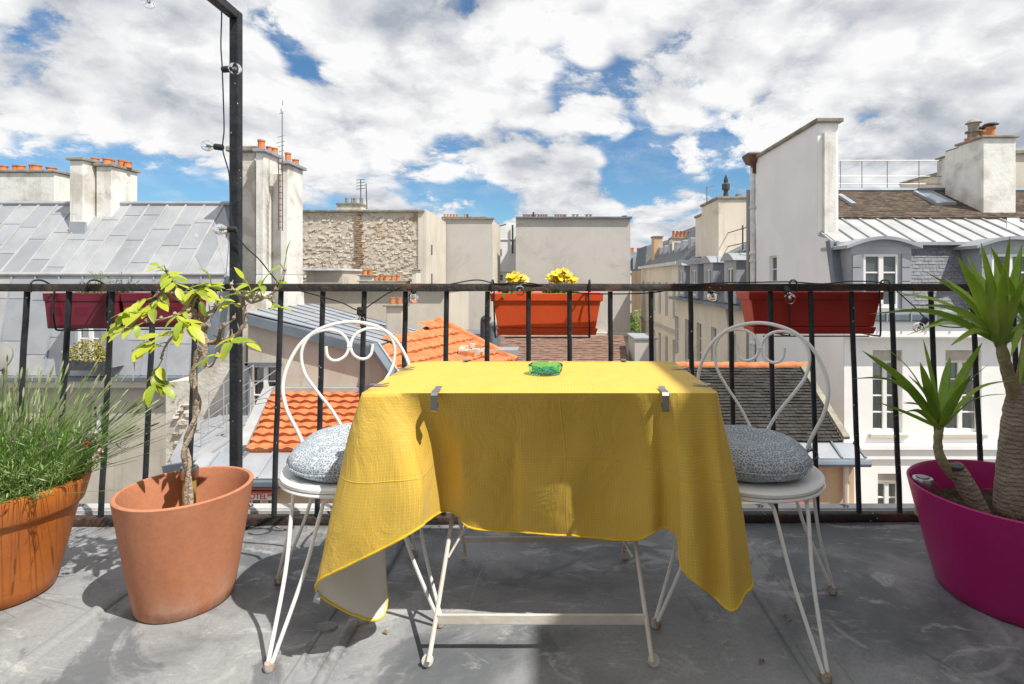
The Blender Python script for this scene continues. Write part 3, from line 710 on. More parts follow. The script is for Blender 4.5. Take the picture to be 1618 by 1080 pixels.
# ------------------------------------------------------------------ middle distance
b6 = thing('rubble_wall_building', 'tall building whose blank wall shows bare rubble stone, cream side wall', 'building', P(580, 440, 30)+Vector((0, 0, -15)))
dR = 30.0; x0, x1 = P(476, 0, dR).x, P(668, 0, dR).x; zt = P(0, 333, dR).z
MB().box(x0, x1, dR+.2, 35.6, GZ, zt-.05).build('wall_core', M('plaster_cream'), b6, smooth=False)
MB().box(x0, x1, dR+.05, dR+.19, GZ, zt-.05).build('stone_bed', M('rubble'), b6, smooth=False)
rb = random.Random(21); sm = MB(); z = P(0, 452, dR).z
while z < zt-.12:
    hh = rb.uniform(.10, .18); x = x0
    while x < x1-.05:
        ww = rb.uniform(.10, .32); xx = min(x+ww, x1)
        if rb.random() < .80:
            pr = rb.uniform(-.03, .03); j = lambda: rb.uniform(-.05, .05)
            c = [Vector((a+j(), dR+.03-pr+j()*.4, b+j())) for a, b in ((x+.015, z+.012), (xx-.015, z+.012), (xx-.015, z+hh-.012), (x+.015, z+hh-.012))]
            sm.hexa([Vector((q.x, dR+.1, q.z)) for q in c], c)
        x = xx
    z += hh
for k in range(34):     # rust-brown line where a flue once ran
    zz = P(0, 450, dR).z+(zt-P(0, 450, dR).z)*(k+.5)/35; xx = P(567, 0, dR).x+rb.uniform(-.12, .12)
    MB().box(xx-rb.uniform(.1, .2), xx+rb.uniform(.1, .2), dR-.06, dR+.04, zz-.045, zz+.045).build('flue_brick', mat('old_brick', (.42, .28, .16), .95, (.25, .17, .11), 6, bump=.6, bsc=20), b6, smooth=False)
sm.build('rubble_stones', M('rubble_stone'), b6, smooth=False)['kind'] = 'stuff'
MB().box(x0, x1+.1, dR-.15, dR+.4, zt-.045, zt+.05).build('coping', M('stone_cap'), b6, smooth=False)
MB().box(x1-.25, x1+.05, dR-.03, dR+.18, GZ, zt-.05).build('corner_strip', M('plaster_cream'), b6, smooth=False)
# cream side that falls slightly to the back
s0, s1 = x1+.052, P(700, 0, 35.5).x
wallp = [Vector((x1+.06, dR, GZ)), Vector((x1+.06, dR, zt+.1)), Vector((x1+.06, 35.5, zt-.05)), Vector((x1+.06, 35.5, GZ))]
MB().prism(wallp, (.12, 0, 0)).build('side_wall', M('plaster_cream'), b6, smooth=False)
for y0, y1 in ((386, 402), (432, 448)):
    dd = 31.2; MB().box(x1+.17, x1+.2, dd, dd+.35, P(0, y1, dd).z, P(0, y0, dd).z).build('slit_window', M('glass_far'), b6, smooth=False)
c = stack(b6, P(537, 0, 31).x, P(574, 0, 31).x, 30.6, 31.4, zt-.1, P(0, 325, 31).z, m='plaster_worn', capt=.12)
pots(c, [(P(x, 0, 31).x, 31, P(0, 325, 31).z+.12, .32) for x in (548, 557, 561, 571)], M('stone_cap'), r=.1)
ma = P(570, 330, 31); MB().tube([ma, ma+Z_*1.7], .03, 5).build('antenna_mast', M('metal_dark'), b6)
MB().tube([ma+X_*.35, ma+Vector((.3, 0, 1.45))], .03, 5).build('antenna_mast', M('metal_dark'), b6)
for k in range(4): MB().bar(ma+Vector((-.25, 0, 1.65-k*.17)), ma+Vector((.25, 0, 1.7-k*.17)), .03, .03).build('antenna_element', M('metal_dark'), b6, smooth=False)

b7 = thing('grey_blank_building', 'narrower blank grey building between the rubble wall and the white annex', 'building', P(740, 440, 35.7)+Vector((0, 0, -15)))
d7 = 35.7; x0, x1 = P(698, 0, d7).x, P(777, 0, d7).x; zt = P(0, 346, d7).z
MB().box(x0, x1, d7, 41, GZ, zt).build('wall', M('plaster_grey'), b7, smooth=False)
MB().box(x1+.002, x1+.05, d7+.01, 41, GZ, zt).build('side_wall', M('plaster_cream'), b7, smooth=False)
MB().box(x0, x1+.15, d7-.12, d7+.3, zt+.002, zt+.1).build('coping', M('stone_cap'), b7, smooth=False)
rw = stack(b7, P(700, 0, 37).x, P(768, 0, 37).x, 36.8, 37.4, zt-.1, P(0, 343.5, 37).z, capt=.04)
pots(rw, [(P(x, 0, 37).x, 37.1, P(0, 343.5, 37).z+.04, .2) for x in (702, 707, 712, 717, 722, 734, 738)], r=.08)
MB().tube([P(738.5, 345, 36.5), P(738.5, 338, 36.5)], .07, 6).build('flue_pipe', M('metal_dark'), b7)

b8 = thing('white_annex', 'white building set back between the two blank grey walls, small windows', 'building', P(800, 440, 44)+Vector((0, 0, -16)))
d8 = 44.0; x0, x1 = P(770, 0, d8).x, P(822, 0, d8).x
zt1, zt2 = P(0, 358, d8).z, P(0, 352, d8).z
hl = [(P(784, 0, d8).x-x0, P(793, 0, d8).x-x0, P(0, 405, d8).z-GZ, P(0, 393, d8).z-GZ), (P(784, 0, d8).x-x0, P(795, 0, d8).x-x0, P(0, 444, d8).z-GZ, P(0, 433, d8).z-GZ)]
mb = MB(); wall_face(mb, (x0, d8, GZ), X_, Z_, x1-x0, zt1-GZ, hl, .2, -Y_); mb.box(x0, x1, d8+.3, d8+8, GZ, zt1-.01)
mb.prism([(x0+.3, d8, zt1), (x1, d8, zt1), (x1, d8, zt2), (P(805, 0, d8).x, d8, zt2)], (0, 6, 0)); mb.build('wall', M('plaster_white'), b8, smooth=False)
for a in hl: window(b8, (x0+a[0], d8, GZ+a[2]), X_, Z_, -Y_, a[1]-a[0], a[3]-a[2], 2, t=.05)
for y in (378, 429): MB().box(x0, x1, d8-.06, d8-.002, P(0, y+1, d8).z, P(0, y, d8).z).build('band', M('plaster_grey'), b8, smooth=False)
MB().tube([P(810, 355, 43.8), P(810, 400, 43.8)], .08, 6).build('flue_pipe', M('metal_dark'), b8)
MB().bar(P(782, 359, 43.6), P(800, 354, 43.6), .1, .08).build('roof_edge', M('metal_dark'), b8, smooth=False)
MB().box(P(781, 0, 43).x, P(787, 0, 43).x, 43, 43.6, P(0, 357, 43).z, P(0, 351, 43).z).build('vent_box', M('zinc'), b8, smooth=False)

b9 = thing('wide_grey_blank_building', 'widest blank grey building, right of centre, above the orange planter', 'building', P(905, 440, 38)+Vector((0, 0, -15)))
d9 = 38.0; x0, x1 = P(815, 0, d9).x, P(996, 0, d9).x; zt = P(0, 345, d9).z
MB().box(x0, x1, d9, d9+9, P(0, 524, d9).z, zt).build('wall', M('plaster_grey'), b9, smooth=False)
MB().box(x0, x1+.1, d9-.22, d9+.4, zt+.002, zt+.12).build('coping', M('zinc_dark'), b9, smooth=False)
MB().box(x0-3.5, x1+.3, d9-.5, d9+1, P(0, 529, d9).z, P(0, 524, d9).z-.004).build('ledge', M('plaster_cream'), b9, smooth=False)
MB().box(x0-3.5, x1+.3, d9-.1, d9+9, GZ, P(0, 529, d9).z-.003).build('lower_wall', M('plaster_cream'), b9, smooth=False)
for xs, sx in (((828, 832, 836, 840, 845, 851, 855, 859, 863), 0), ((878, 882, 886, 890, 893), 0), ((906, 912), 0), ((927, 933), 0)):
    rw = stack(b9, P(xs[0]-1.5, 0, 40).x, P(xs[-1]+1.5, 0, 40).x, 39.8, 40.3, zt-.1, P(0, 343.2, 40).z, capt=.03, over=.03)
    pots(rw, [(P(x, 0, 40).x, 40, P(0, 343.2, 40).z+.03, .19) for x in xs], r=.08)
    MB().box(P(xs[0]-3, 0, 40).x, P(xs[-1]+3, 0, 40).x, 39.9, 40.2, P(0, 339.2, 40).z, P(0, 338.5, 40).z).build('pot_cover', M('zinc_dark'), rw, smooth=False)
MB().tube([P(843, 344, 39.5), P(843, 335, 39.5)], .08, 6).build('flue_pipe', M('metal_dark'), b9)
MB().bar(P(982, 342, 39), P(990, 341, 39), .15, .1).build('antenna', M('metal_dark'), b9, smooth=False)

# low cream buildings and pot row behind the left railing
b10 = thing('cream_low_building', 'low cream building with a row of orange pots beneath the rubble wall', 'building', P(640, 500, 19)+Vector((0, 0, -14)))
MB().box(P(440, 0, 19).x, P(705, 0, 19).x, 19, 24, GZ, P(0, 455, 19).z).build('wall', M('plaster_cream'), b10, smooth=False)
MB().box(P(440, 0, 19).x-.1, P(705, 0, 19).x+.1, 18.8, 24.1, P(0, 455, 19).z+.002, P(0, 451.5, 19).z).build('coping', M('zinc'), b10, smooth=False)
c = stack(b10, P(573, 0, 21).x, P(645, 0, 21).x, 20.6, 21.3, P(0, 470, 21).z, P(0, 445, 21).z, m='plaster_cream', capt=.05)
pots(c, [(P(x, 0, 21).x, 20.9, P(0, 445, 21).z+.05, .2) for x in (596, 604, 612, 622, 630)], r=.1)
c = stack(b10, P(572, 0, 22).x, P(592, 0, 22).x, 21.7, 22.3, P(0, 470, 22).z, P(0, 436, 22).z, m='plaster_cream', capt=.05)
pots(c, [(P(x, 0, 22).x, 22, P(0, 436, 22).z+.05, .22) for x in (577, 585)], r=.12)
c = stack(b10, P(655, 0, 21).x, P(662, 0, 21).x, 20.6, 21.3, P(0, 470, 21).z, P(0, 427, 21).z, m='plaster_cream', capt=.05)
b11 = thing('flat_roof_annex', 'low flat roofed annex with pale coping at the foot of the rubble wall', 'building', P(510, 440, 24.5)+Vector((0, 0, -15)))
MB().box(P(484, 0, 24.6).x, P(541, 0, 24.6).x, 24.6, 28, GZ, P(0, 427, 24.6).z).build('wall', M('plaster_beige'), b11, smooth=False)
MB().box(P(482, 0, 24.6).x, P(544, 0, 24.6).x, 24.4, 28.1, P(0, 427, 24.6).z+.002, P(0, 423.5, 24.6).z).build('coping', M('pipe_white'), b11, smooth=False)
MB().box(P(541, 0, 24.6).x+.01, P(548, 0, 24.6).x, 24.8, 28, GZ, P(0, 437, 24.6).z).build('side_block', M('plaster_cream'), b11, smooth=False)

b12 = thing('brown_tile_roof_building', 'low building with flat brown tiled roof below the orange planter', 'building', P(870, 560, 18)+Vector((0, 0, -13)))
Bq = [P(748, 531, 20.5), P(985, 531, 20.5), P(1000, 600, 16), P(745, 600, 16)]
Bq[2].z = Bq[3].z = P(0, 600, 16).z
rr_ = MB().prism(Bq, (0, 0, -.15)).build('roof', M('tile_redbrown'), b12, smooth=False)
tile_rows(rr_, [q+Z_*.01 for q in Bq], M('tile_redbrown'), .2, .22, .004, 'roof_tiles', lift=.03, jit=.01, step=2)
MB().box(Bq[3].x, Bq[2].x, 16.1, 20.4, GZ, Bq[2].z-.1).build('wall', M('plaster_beige'), b12, smooth=False)
b13 = thing('grey_stair_block', 'plain grey rendered block beside the green tree at the street corner', 'building', P(1019, 560, 17.5)+Vector((0, 0, -13)))
MB().box(P(1003, 0, 17.5).x, P(1037, 0, 17.5).x, 17.5, 19, GZ, P(0, 536, 17.5).z).build('wall', M('plaster_grey'), b13, smooth=False)
MB().box(P(1003, 0, 17.5).x-.04, P(1037, 0, 17.5).x+.04, 17.46, 19.04, P(0, 536, 17.5).z+.002, P(0, 533.5, 17.5).z).build('coping', M('zinc'), b13, smooth=False)
# tree in the street
tr = thing('street_tree', 'bright green leafy tree standing in the street gap', 'tree', P(1003, 600, 42)+Vector((0, 0, 0)))
tb = P(1002, 600, 42); tb.z = GZ
ORG[tr.name] = tb.copy(); tr.location = tb
MB().tube(spline([tb, tb+Vector((.1, 0, 4)), tb+Vector((0, 0, 8.5))], 5), [.22]*5+[.16]*5+[.1], 8).build('trunk', M('stone_cap'), tr)
rb = random.Random(3); lf = MB(); cc = P(1002, 521, 42)
for b in range(26):
    c0 = cc+Vector((rb.gauss(0, .55), rb.gauss(0, .6), rb.gauss(0, .75)-.3))
    for i in range(90):
        q = c0+Vector((rb.gauss(0, .22), rb.gauss(0, .22), rb.gauss(0, .2))); dv = Vector((rb.uniform(-1, 1), rb.uniform(-1, 1), rb.uniform(-.6, 1))).normalized(); sv = dv.orthogonal().normalized(); L = rb.uniform(.09, .17)
        lf.quad(q, q+dv*L*.5+sv*L*.35, q+dv*L, q+dv*L*.5-sv*L*.35)
lf.build('crown', mat('leaf_street', (.10, .26, .03), .6, (.2, .4, .06), 1.2, spec=.3), tr, smooth=False)

# ------------------------------------------------------------------ right-hand street row
XS = 6.25
b14 = thing('street_corner_building', 'cream street building with zinc dormers and large cream chimneys', 'building', (XS, 17.4, GZ))
dA, dB = 17.35, 28.0; zg = -.02
hl = []
for i in range(5):
    a = 1.3+i*2.15
    for z0, z1 in ((-2.9, -.9), (-6.3, -4.1), (-9.6, -7.4)): hl.append((a, a+.85, z0-GZ, z1-GZ))
mb = MB(); wall_face(mb, (XS, dB, GZ), -Y_, Z_, dB-dA, zg-GZ, [(dB-dA-h[1], dB-dA-h[0], h[2], h[3]) for h in hl], .22, -X_)
mb.box(XS+.3, XS+6, dA, dB, GZ, zg-.01); mb.quad((XS, dA, GZ), (XS+.3, dA, GZ), (XS+.3, dA, zg), (XS, dA, zg)); mb.build('wall', M('street_cream'), b14, smooth=False)
for h in hl: window(b14, (XS, dA+h[1], GZ+h[2]), -Y_, Z_, -X_, h[1]-h[0], h[3]-h[2], 3, inset=.16, t=.06)
MB().box(XS-.35, XS+.2, dA, dB, zg+.002, zg+.12).build('cornice', M('zinc_dark'), b14, smooth=False)
MB().box(XS-.12, XS-.003, dA, dB, -3.45, -3.3).build('string_course', M('street_cream'), b14, smooth=False)
MB().box(XS-.12, XS-.003, dA, dB, -6.95, -6.8).build('string_course', M('street_cream'), b14, smooth=False)
dwl = [(XS+.1, dA+.8, .12), (XS+.1, dB, .12), (XS+.75, dB, 2.0), (XS+.75, dA+.8, 2.0)]
MB().prism(dwl, (.3, 0, 0)).build('mansard', M('zinc_dark'), b14, smooth=False)
up = [(XS+.7, dA, 2.0), (XS+.7, dB, 2.0), (XS+3.2, dB, 3.3), (XS+3.2, dA, 3.3)]
us = MB().prism(up, (0, 0, -.2)).build('upper_roof', M('slate_far'), b14, smooth=False); zinc_sheets(us, [Vector(q)+Z_*.004 for q in up], [M('slate_far'), M('slate'), M('zinc_dark')], .9, (1.4,), seam_mat='zinc', rnd=random.Random(5))
for k, (y0, arch) in enumerate(((18.6, 1), (21.3, 0), (23.6, 0), (26, 0))):
    w = 1.3; mb = MB(); wall_face(mb, (XS-.02, y0+w, .14), -Y_, Z_, w, 1.5, [(.3, w-.3, .12, 1.25)], .12, -X_)
    mb.quad((XS-.02, y0, .14), (XS-.02, y0, 1.64), (XS+.8, y0, 1.64), (XS+.8, y0, .14)); mb.quad((XS-.02, y0+w, .14), (XS+.8, y0+w, .14), (XS+.8, y0+w, 1.64), (XS-.02, y0+w, 1.64))
    dm = mb.build('dormer', M('zinc'), b14, smooth=False)
    pts_ = [(XS-.15, y0-.12+(w+.24)*i/8, 1.645+.28*sin(pi*i/8)) for i in range(9)]
    MB().prism([(XS-.15, y0-.12, 1.64)]+pts_[1:-1]+[(XS-.15, y0+w+.12, 1.64)], (1.1, 0, 0)).build('dormer_roof', M('zinc'), dm)
    window(b14, (XS-.02, y0+w-.3, .26), -Y_, Z_, -X_, w-.6, 1.13, 2, inset=.08)
c = stack(b14, P(1135, 0, 22).x, P(1182, 0, 22).x, 22, 24.5, 1.8, P(0, 314, 22).z, m='street_cream', capt=.1)
q = P(1147, 312, 22.5); MB().lathe([(.12, 0), (.09, .3), (.16, .33), (.17, .55), (.08, .62), (.1, .7), (.02, .95)], q, 8).build('cowl', M('metal_dark'), c)
MB().box(P(1164, 0, 22.5).x, P(1170, 0, 22.5).x, 22.4, 22.7, q.z, q.z+.15).build('chimney_pot', M('stone_cap'), c, smooth=False)
c = stack(b14, P(1112, 0, 25.5).x, P(1135, 0, 25.5).x, 25.5, 27, 1.5, P(0, 339, 25.5).z, m='street_cream', capt=.1)
pots(c, [(P(x, 0, 25.7).x, 25.8, P(0, 339, 25.5).z+.1, .3) for x in (1117, 1121, 1125)], r=.15)
q = P(1127.5, 336, 25.7); MB().lathe([(.1, 0), (.1, .35), (.17, .37), (.17, .6), (.05, .68)], q, 8).build('cowl', M('metal_dark'), c)
q = P(1117, 333, 25.6); MB().tube([q, q+Z_*1.15], .03, 5).build('antenna_mast', M('metal_grey'), b14); MB().bar(q+Vector((-.05, 0, 1.1)), q+Vector((.35, 0, 1.2)), .03, .03).build('antenna_element', M('metal_grey'), b14, smooth=False)
# guard rails on the roof
for z in (2.35, 2.9): MB().tube([(XS+.8, 18.4, z), (XS+.8, 27.5, z-.1)], .02, 5).build('guard_rail', M('metal_dark'), b14)
for y in (18.5, 20.3, 22.1, 24.5): MB().tube([(XS+.8, y, 1.9), (XS+.8, y, 3.0)], .03, 5).build('guard_post', M('metal_dark'), b14)
MB().tube([(XS-.1, 19.3, zg-.05), (XS-.05, 19.2, -.7), (XS-.05, 19.2, GZ+1)], .07, 8).build('downpipe', M('plaster_beige'), b14)

b15 = thing('street_row_building', 'farther cream street building with dark roof and long row of chimney pots', 'building', (6.5, 29, GZ))
dA, dB, x5 = 28.05, 40.5, 6.5; zg = 1.72
hl = []
for i in range(6):
    a = .9+i*2.0
    for z0, z1 in ((-1.2, .8), (-4.3, -2.3), (-7.4, -5.4), (-10.4, -8.4)): hl.append((a, a+.8, z0-GZ, z1-GZ))
mb = MB(); wall_face(mb, (x5, dB, GZ), -Y_, Z_, dB-dA, zg-GZ, [(dB-dA-h[1], dB-dA-h[0], h[2], h[3]) for h in hl], .2, -X_)
mb.box(x5+.3, x5+8, dA, dB, GZ, zg-.01); mb.quad((x5, dA, GZ), (x5+.3, dA, GZ), (x5+.3, dA, zg), (x5, dA, zg)); mb.build('wall', M('street_cream'), b15, smooth=False)
for h in hl: window(b15, (x5, dA+h[1], GZ+h[2]), -Y_, Z_, -X_, h[1]-h[0], h[3]-h[2], 1, inset=.12, t=.05)
MB().box(x5-.25, x5+.1, dA, dB, zg+.002, zg+.18).build('cornice', M('pipe_white'), b15, smooth=False)
MB().box(x5-.1, x5-.003, dA, dB, -1.95, -1.75).build('string_course', M('plaster_grey'), b15, smooth=False)
ms = [(x5+.1, dA, 1.9), (x5+.1, dB, 1.9), (x5+2.4, dB, 4.3), (x5+2.4, dA, 4.3)]
mm = MB().prism(ms, (.3, 0, -.1)).build('mansard', M('slate_far'), b15, smooth=False)
for i in range(7):
    y = dA+1+i*1.7; MB().box(x5+.8, x5+1.5, y, y+.6, 2.5, 3.2).build('skylight', M('zinc'), b15, smooth=False, bevel=.03)
c = stack(b15, x5+.9, x5+3.0, 34, 34.8, 2.0, P(0, 386, 34).z+.35, m='street_cream', capt=.1)
pots(c, [(x5+1.05+i*.24, 34.3, P(0, 386, 34).z+.45, .42) for i in range(8)], r=.09)
c = stack(b15, x5+1.4, x5+3.4, 29.4, 30.1, 2.0, P(0, 362, 29.5).z, m='street_cream', capt=.1)
pots(c, [(x5+1.5+i*.25, 29.7, P(0, 362, 29.5).z+.1, .3) for i in range(7)], r=.09)
c = stack(b15, x5+.5, x5+1.1, 38, 39, 2.0, 3.9, m='plaster_peach', capt=.1)

b16 = thing('far_street_end_building', 'distant cream building with blue grey mansard closing the street', 'building', P(1018, 440, 60)+Vector((0, 0, -17)))
d6 = 60.0; x0, x1 = P(990, 0, d6).x, P(1021, 0, d6).x; zg = P(0, 428, d6).z
hl = []
for i in range(2):
    for k in range(5):
        a = P(1003, 0, d6).x-x0+i*1.1-.2; z1 = P(0, 436+k*22, d6).z-GZ; hl.append((a, a+.5, z1-1.1, z1))
mb = MB(); wall_face(mb, (x0, d6, GZ), X_, Z_, x1-x0, zg-GZ, hl, .2, -Y_); mb.box(x0, x1, d6+.3, d6+8, GZ, zg-.01); mb.build('wall', M('street_cream'), b16, smooth=False)
for h in hl: window(b16, (x0+h[0], d6, GZ+h[2]), X_, Z_, -Y_, h[1]-h[0], h[3]-h[2], 1, leaves=1, t=.04, inset=.1)
for k in range(5): MB().box(x0, x1, d6-.1, d6-.003, P(0, 432+k*22, d6).z, P(0, 431+k*22, d6).z).build('balcony', M('metal_dark'), b16, smooth=False)
MB().hexa([(x0, d6+.05, zg), (x1, d6+.05, zg), (x1, d6+6, zg), (x0, d6+6, zg)], [(x0, d6+.8, zg+2.1), (x1, d6+.8, zg+2.1), (x1, d6+6, zg+2.1), (x0, d6+6, zg+2.1)]).build('mansard', M('zinc_dark'), b16, smooth=False)
for xx in (1003, 1012): MB().box(P(xx-3, 0, d6).x, P(xx+3, 0, d6).x, d6-.05, d6+1, zg+.2, zg+1.5).build('dormer', M('zinc'), b16, smooth=False)
for xx in (999, 1011):
    c = stack(b16, P(xx-3, 0, d6).x, P(xx+4, 0, d6).x, d6+2, d6+3, zg+1.5, P(0, 400, d6+2).z, m='street_cream', capt=.15); pots(c, [(P(xx-2+i*2, 0, d6+2).x, d6+2.4, P(0, 400, d6+2).z+.15, .5) for i in range(3)], r=.14)
b17 = thing('dark_mansard_building', 'narrow peach building with steep dark blue roof at the street bend', 'building', P(1026, 440, 45)+Vector((0, 0, -16)))
d7 = 46; x0, x1 = P(1019, 0, d7).x, P(1037, 0, d7).x; zg = P(0, 426, d7).z
hl = [(.3, .65, P(0, 446+k*24, d7).z-GZ-1.0, P(0, 446+k*24, d7).z-GZ) for k in range(4)]
mb = MB(); wall_face(mb, (x0, d7, GZ), X_, Z_, x1-x0, zg-GZ, hl, .2, -Y_); mb.box(x0, x1, d7+.3, d7+8, GZ, zg-.01); mb.build('wall', M('plaster_peach'), b17, smooth=False)
for h in hl: window(b17, (x0+h[0], d7, GZ+h[2]), X_, Z_, -Y_, h[1]-h[0], h[3]-h[2], 1, leaves=1, t=.04, inset=.1)
MB().hexa([(x0, d7, zg), (x1+1.2, d7, zg), (x1+1.2, d7+6, zg), (x0, d7+6, zg)], [(x0+.3, d7+.8, zg+2.1), (x1+1.2, d7+.8, zg+2.6), (x1+1.2, d7+6, zg+2.6), (x0+.3, d7+6, zg+2.1)]).build('mansard', M('slate_far'), b17, smooth=False)

# ------------------------------------------------------------------ white building on the right
XR, DF, DBk = 6.4, 12.0, 17.2
b18 = thing('white_mansard_building', 'white building on the right with slate mansard, arched dormers and tall side wall', 'building', (XR, DF, GZ))
z_c = P(0, 505, 12).z; ztop = 4.78
wx = lambda x, d=DF: P(x, 0, d).x-XR
wz = lambda y, d=DF: P(0, y, d).z-GZ
fac = []
for xa, xb in ((1379, 1426), (1494, 1551), (1620, 1672)): fac.append((wx(xa), wx(xb), wz(684), wz(553)))
for xa, xb in ((1387, 1424), (1500, 1545), (1620, 1668)): fac.append((wx(xa), wx(xb), wz(838), wz(748)))
mb = MB(); Wd = 10.0
wall_face(mb, (XR, DF, GZ), X_, Z_, Wd, z_c-GZ, fac, .2, -Y_)
mb.quad((XR+Wd, DF, GZ), (XR+Wd, DBk, GZ), (XR+Wd, DBk, z_c), (XR+Wd, DF, z_c))
fw = mb.build('facade', M('plaster_white'), b18, smooth=False)
for i, h in enumerate(fac): window(b18, (XR+h[0], DF, GZ+h[2]), X_, Z_, -Y_, h[1]-h[0], h[3]-h[2], 4 if i < 3 else 3, curtain='curtain', sill='plaster_cream', shutter=.13 if i < 3 else .17, t=.05, inset=.16)
MB().box(XR, XR+Wd, DF-.12, DF-.003, P(0, 709, 12).z, P(0, 700, 12).z).build('string_course', M('plaster_white'), b18, smooth=False, bevel=.02)
MB().box(XR, XR+Wd, DF-.06, DF-.003, P(0, 724, 12).z, P(0, 709, 12).z-.003).build('string_course', M('plaster_white'), b18, smooth=False)
MB().box(XR, XR+Wd, DF-.25, DF-.003, P(0, 533, 12).z, z_c-.003).build('cornice', M('plaster_white'), b18, smooth=False, bevel=.04)
MB().box(XR, XR+Wd, DF-.34, DF+.1, z_c, z_c+.16).build('gutter', M('zinc_dark'), b18, smooth=False, bevel=.02)
MB().box(XR, XR+Wd, DF-.2, DF+.25, z_c+.161, z_c+.2).build('gutter_apron', M('zinc_pale'), b18, smooth=False)
for i in range(18): MB().box(XR+.2+i*.52, XR+.225+i*.52, DF-.36, DF-.341, z_c, z_c+.2).build('gutter_bracket', M('zinc'), b18, smooth=False)
# side wall, rising above the roof as a parapet
zr = lambda y, d: P(0, y, d).z
side = [Vector((XR, DF+.002, GZ)), Vector((XR, DF+.002, z_c)), Vector((XR, 12.35, z_c+.2)), Vector((XR, 12.72, zr(378, 12.9))), Vector((XR, 13.2, zr(372, 13.2))), Vector((XR, 13.2, ztop)), Vector((XR, DBk, ztop)), Vector((XR, DBk, GZ))]
# small openings on the side wall become recessed boxes set into it
sw = MB()
def side_face(lo, hi, y0, y1, holes): wall_face(sw, (XR-.004, y1, lo), -Y_, Z_, y1-y0, hi-lo, [(y1-b, y1-a, c-lo, d-lo) for a, b, c, d in holes], .18, -X_)
shl = [(15.6, 16.15, zr(447, 16), zr(404, 16)), (15.8, 16.5, zr(572, 16), zr(530, 16)), (14.6, 15.2, zr(660, 15), zr(610, 15))]
side_face(GZ, z_c, DF+.002, DBk, shl[1:])
side_face(z_c, ztop, 13.2, DBk, shl[:1])
i = len(sw.v); sw.v += [Vector((XR-.004, DF+.002, z_c)), Vector((XR-.004, 13.2, z_c)), Vector((XR-.004, 13.2, zr(372, 13.2))), Vector((XR-.004, 12.72, zr(378, 12.9))), Vector((XR-.004, 12.35, z_c+.2))]
sw.f.append((i, i+4, i+3, i+2, i+1))
sw.box(XR+.18, XR+.5, DF+.26, DBk, GZ, z_c-.002); sw.box(XR+.18, XR+.5, 13.22, DBk, z_c-.001, ztop-.001)
sw.box(XR-.0, XR+.5, 13.2, 13.215, zr(372, 13.2)-.3, ztop-.001)
sw.build('side_wall', M('plaster_white'), b18, smooth=False)
for a, b, c_, d_ in shl: window(b18, (XR-.004, b, c_), -Y_, Z_, -X_, b-a, d_-c_, 2, inset=.12, leaves=1, t=.05)
MB().box(XR-.08, XR+.58, 13.08, DBk+.1, ztop+.002, ztop+.1).build('coping', M('stone_cap'), b18, smooth=False, bevel=.02)
MB().box(XR+.12, XR+.40, 13.1, 13.198, zr(370, 13.2), ztop-.25).build('pilaster', M('plaster_chimney'), b18, smooth=False)
MB().box(XR+.02, XR+.56, 13.0, 13.19, zr(378, 13.1)-.35, zr(369, 13.1)).build('flashing', M('zinc'), b18, smooth=False, bevel=.01)
# roof planes
x2 = XR+Wd
z_ap0, z_ap1, z_rd = zr(384, 12.6), zr(347, 14.0), zr(302, 16.0)
man = [Vector((XR+.02, 12.6, z_ap0)), Vector((x2, 12.6, z_ap0)), Vector((x2, 12.18, z_c+.2)), Vector((XR+.02, 12.18, z_c+.2))]
mo = MB().prism(man, (0, .4, 0)).build('mansard', M('slate'), b18, smooth=False)
slates(mo, [q+Y_*-.012 for q in man], M('slate'), .085, .155, 'slates')
MB().hexa([(XR-.06, 12.1, z_c+.2), (XR+.16, 12.1, z_c+.2), (XR+.16, 12.3, z_c+.2), (XR-.06, 12.3, z_c+.2)], [(XR-.06, 12.5, z_ap0+.05), (XR+.16, 12.5, z_ap0+.05), (XR+.16, 12.7, z_ap0+.05), (XR-.06, 12.7, z_ap0+.05)]).build('verge', M('zinc_dark'), b18, smooth=False)
apr = [Vector((XR+.05, 14.0, z_ap1)), Vector((x2, 14.0, z_ap1)), Vector((x2, 12.5, z_ap0+.0)), Vector((XR+.05, 12.5, z_ap0+.0))]
ao = MB().prism(apr, (0, 0, -.06)).build('zinc_roof', M('zinc_pale'), b18, smooth=False)
zinc_sheets(ao, [q+Z_*.004 for q in apr], [M('zinc_pale'), mat('zinc_d', (.50, .495, .485), .5, (.40, .40, .40), 1.4, metal=.1, rvar=.2)], .45, (9,), seam=.035, seam_mat='zinc', sh=.05, rnd=random.Random(2))
MB().box(XR+.05, x2, 12.4, 12.5, z_ap0-.05, z_ap0+.02).build('apron_edge', M('zinc'), b18, smooth=False)
upr = [Vector((XR+.51, 16, z_rd)), Vector((x2, 16, z_rd)), Vector((x2, 14.0, z_ap1+.05)), Vector((XR+.51, 14.0, z_ap1+.05))]
uo = MB().prism(upr, (0, 0, -.1)).build('tiled_roof', M('tile_brown'), b18, smooth=False)
slates(uo, [q+Z_*.004 for q in upr], M('tile_brown'), .10, .17, 'roof_tiles', thick=.012)
MB().tube([Vector((XR+.5, 16, z_rd+.03)), Vector((x2, 16, z_rd+.03))], .08, 8).build('ridge_roll', M('zinc_dark'), b18)
MB().hexa([(XR+.5, 16.05, GZ), (x2, 16.05, GZ), (x2, 17.2, GZ), (XR+.5, 17.2, GZ)], [(XR+.5, 16.05, z_rd-.1), (x2, 16.05, z_rd-.1), (x2, 17.2, z_rd-.8), (XR+.5, 17.2, z_rd-.8)]).build('rear_slope', M('tile_brown'), b18, smooth=False)
su = Slope(upr)
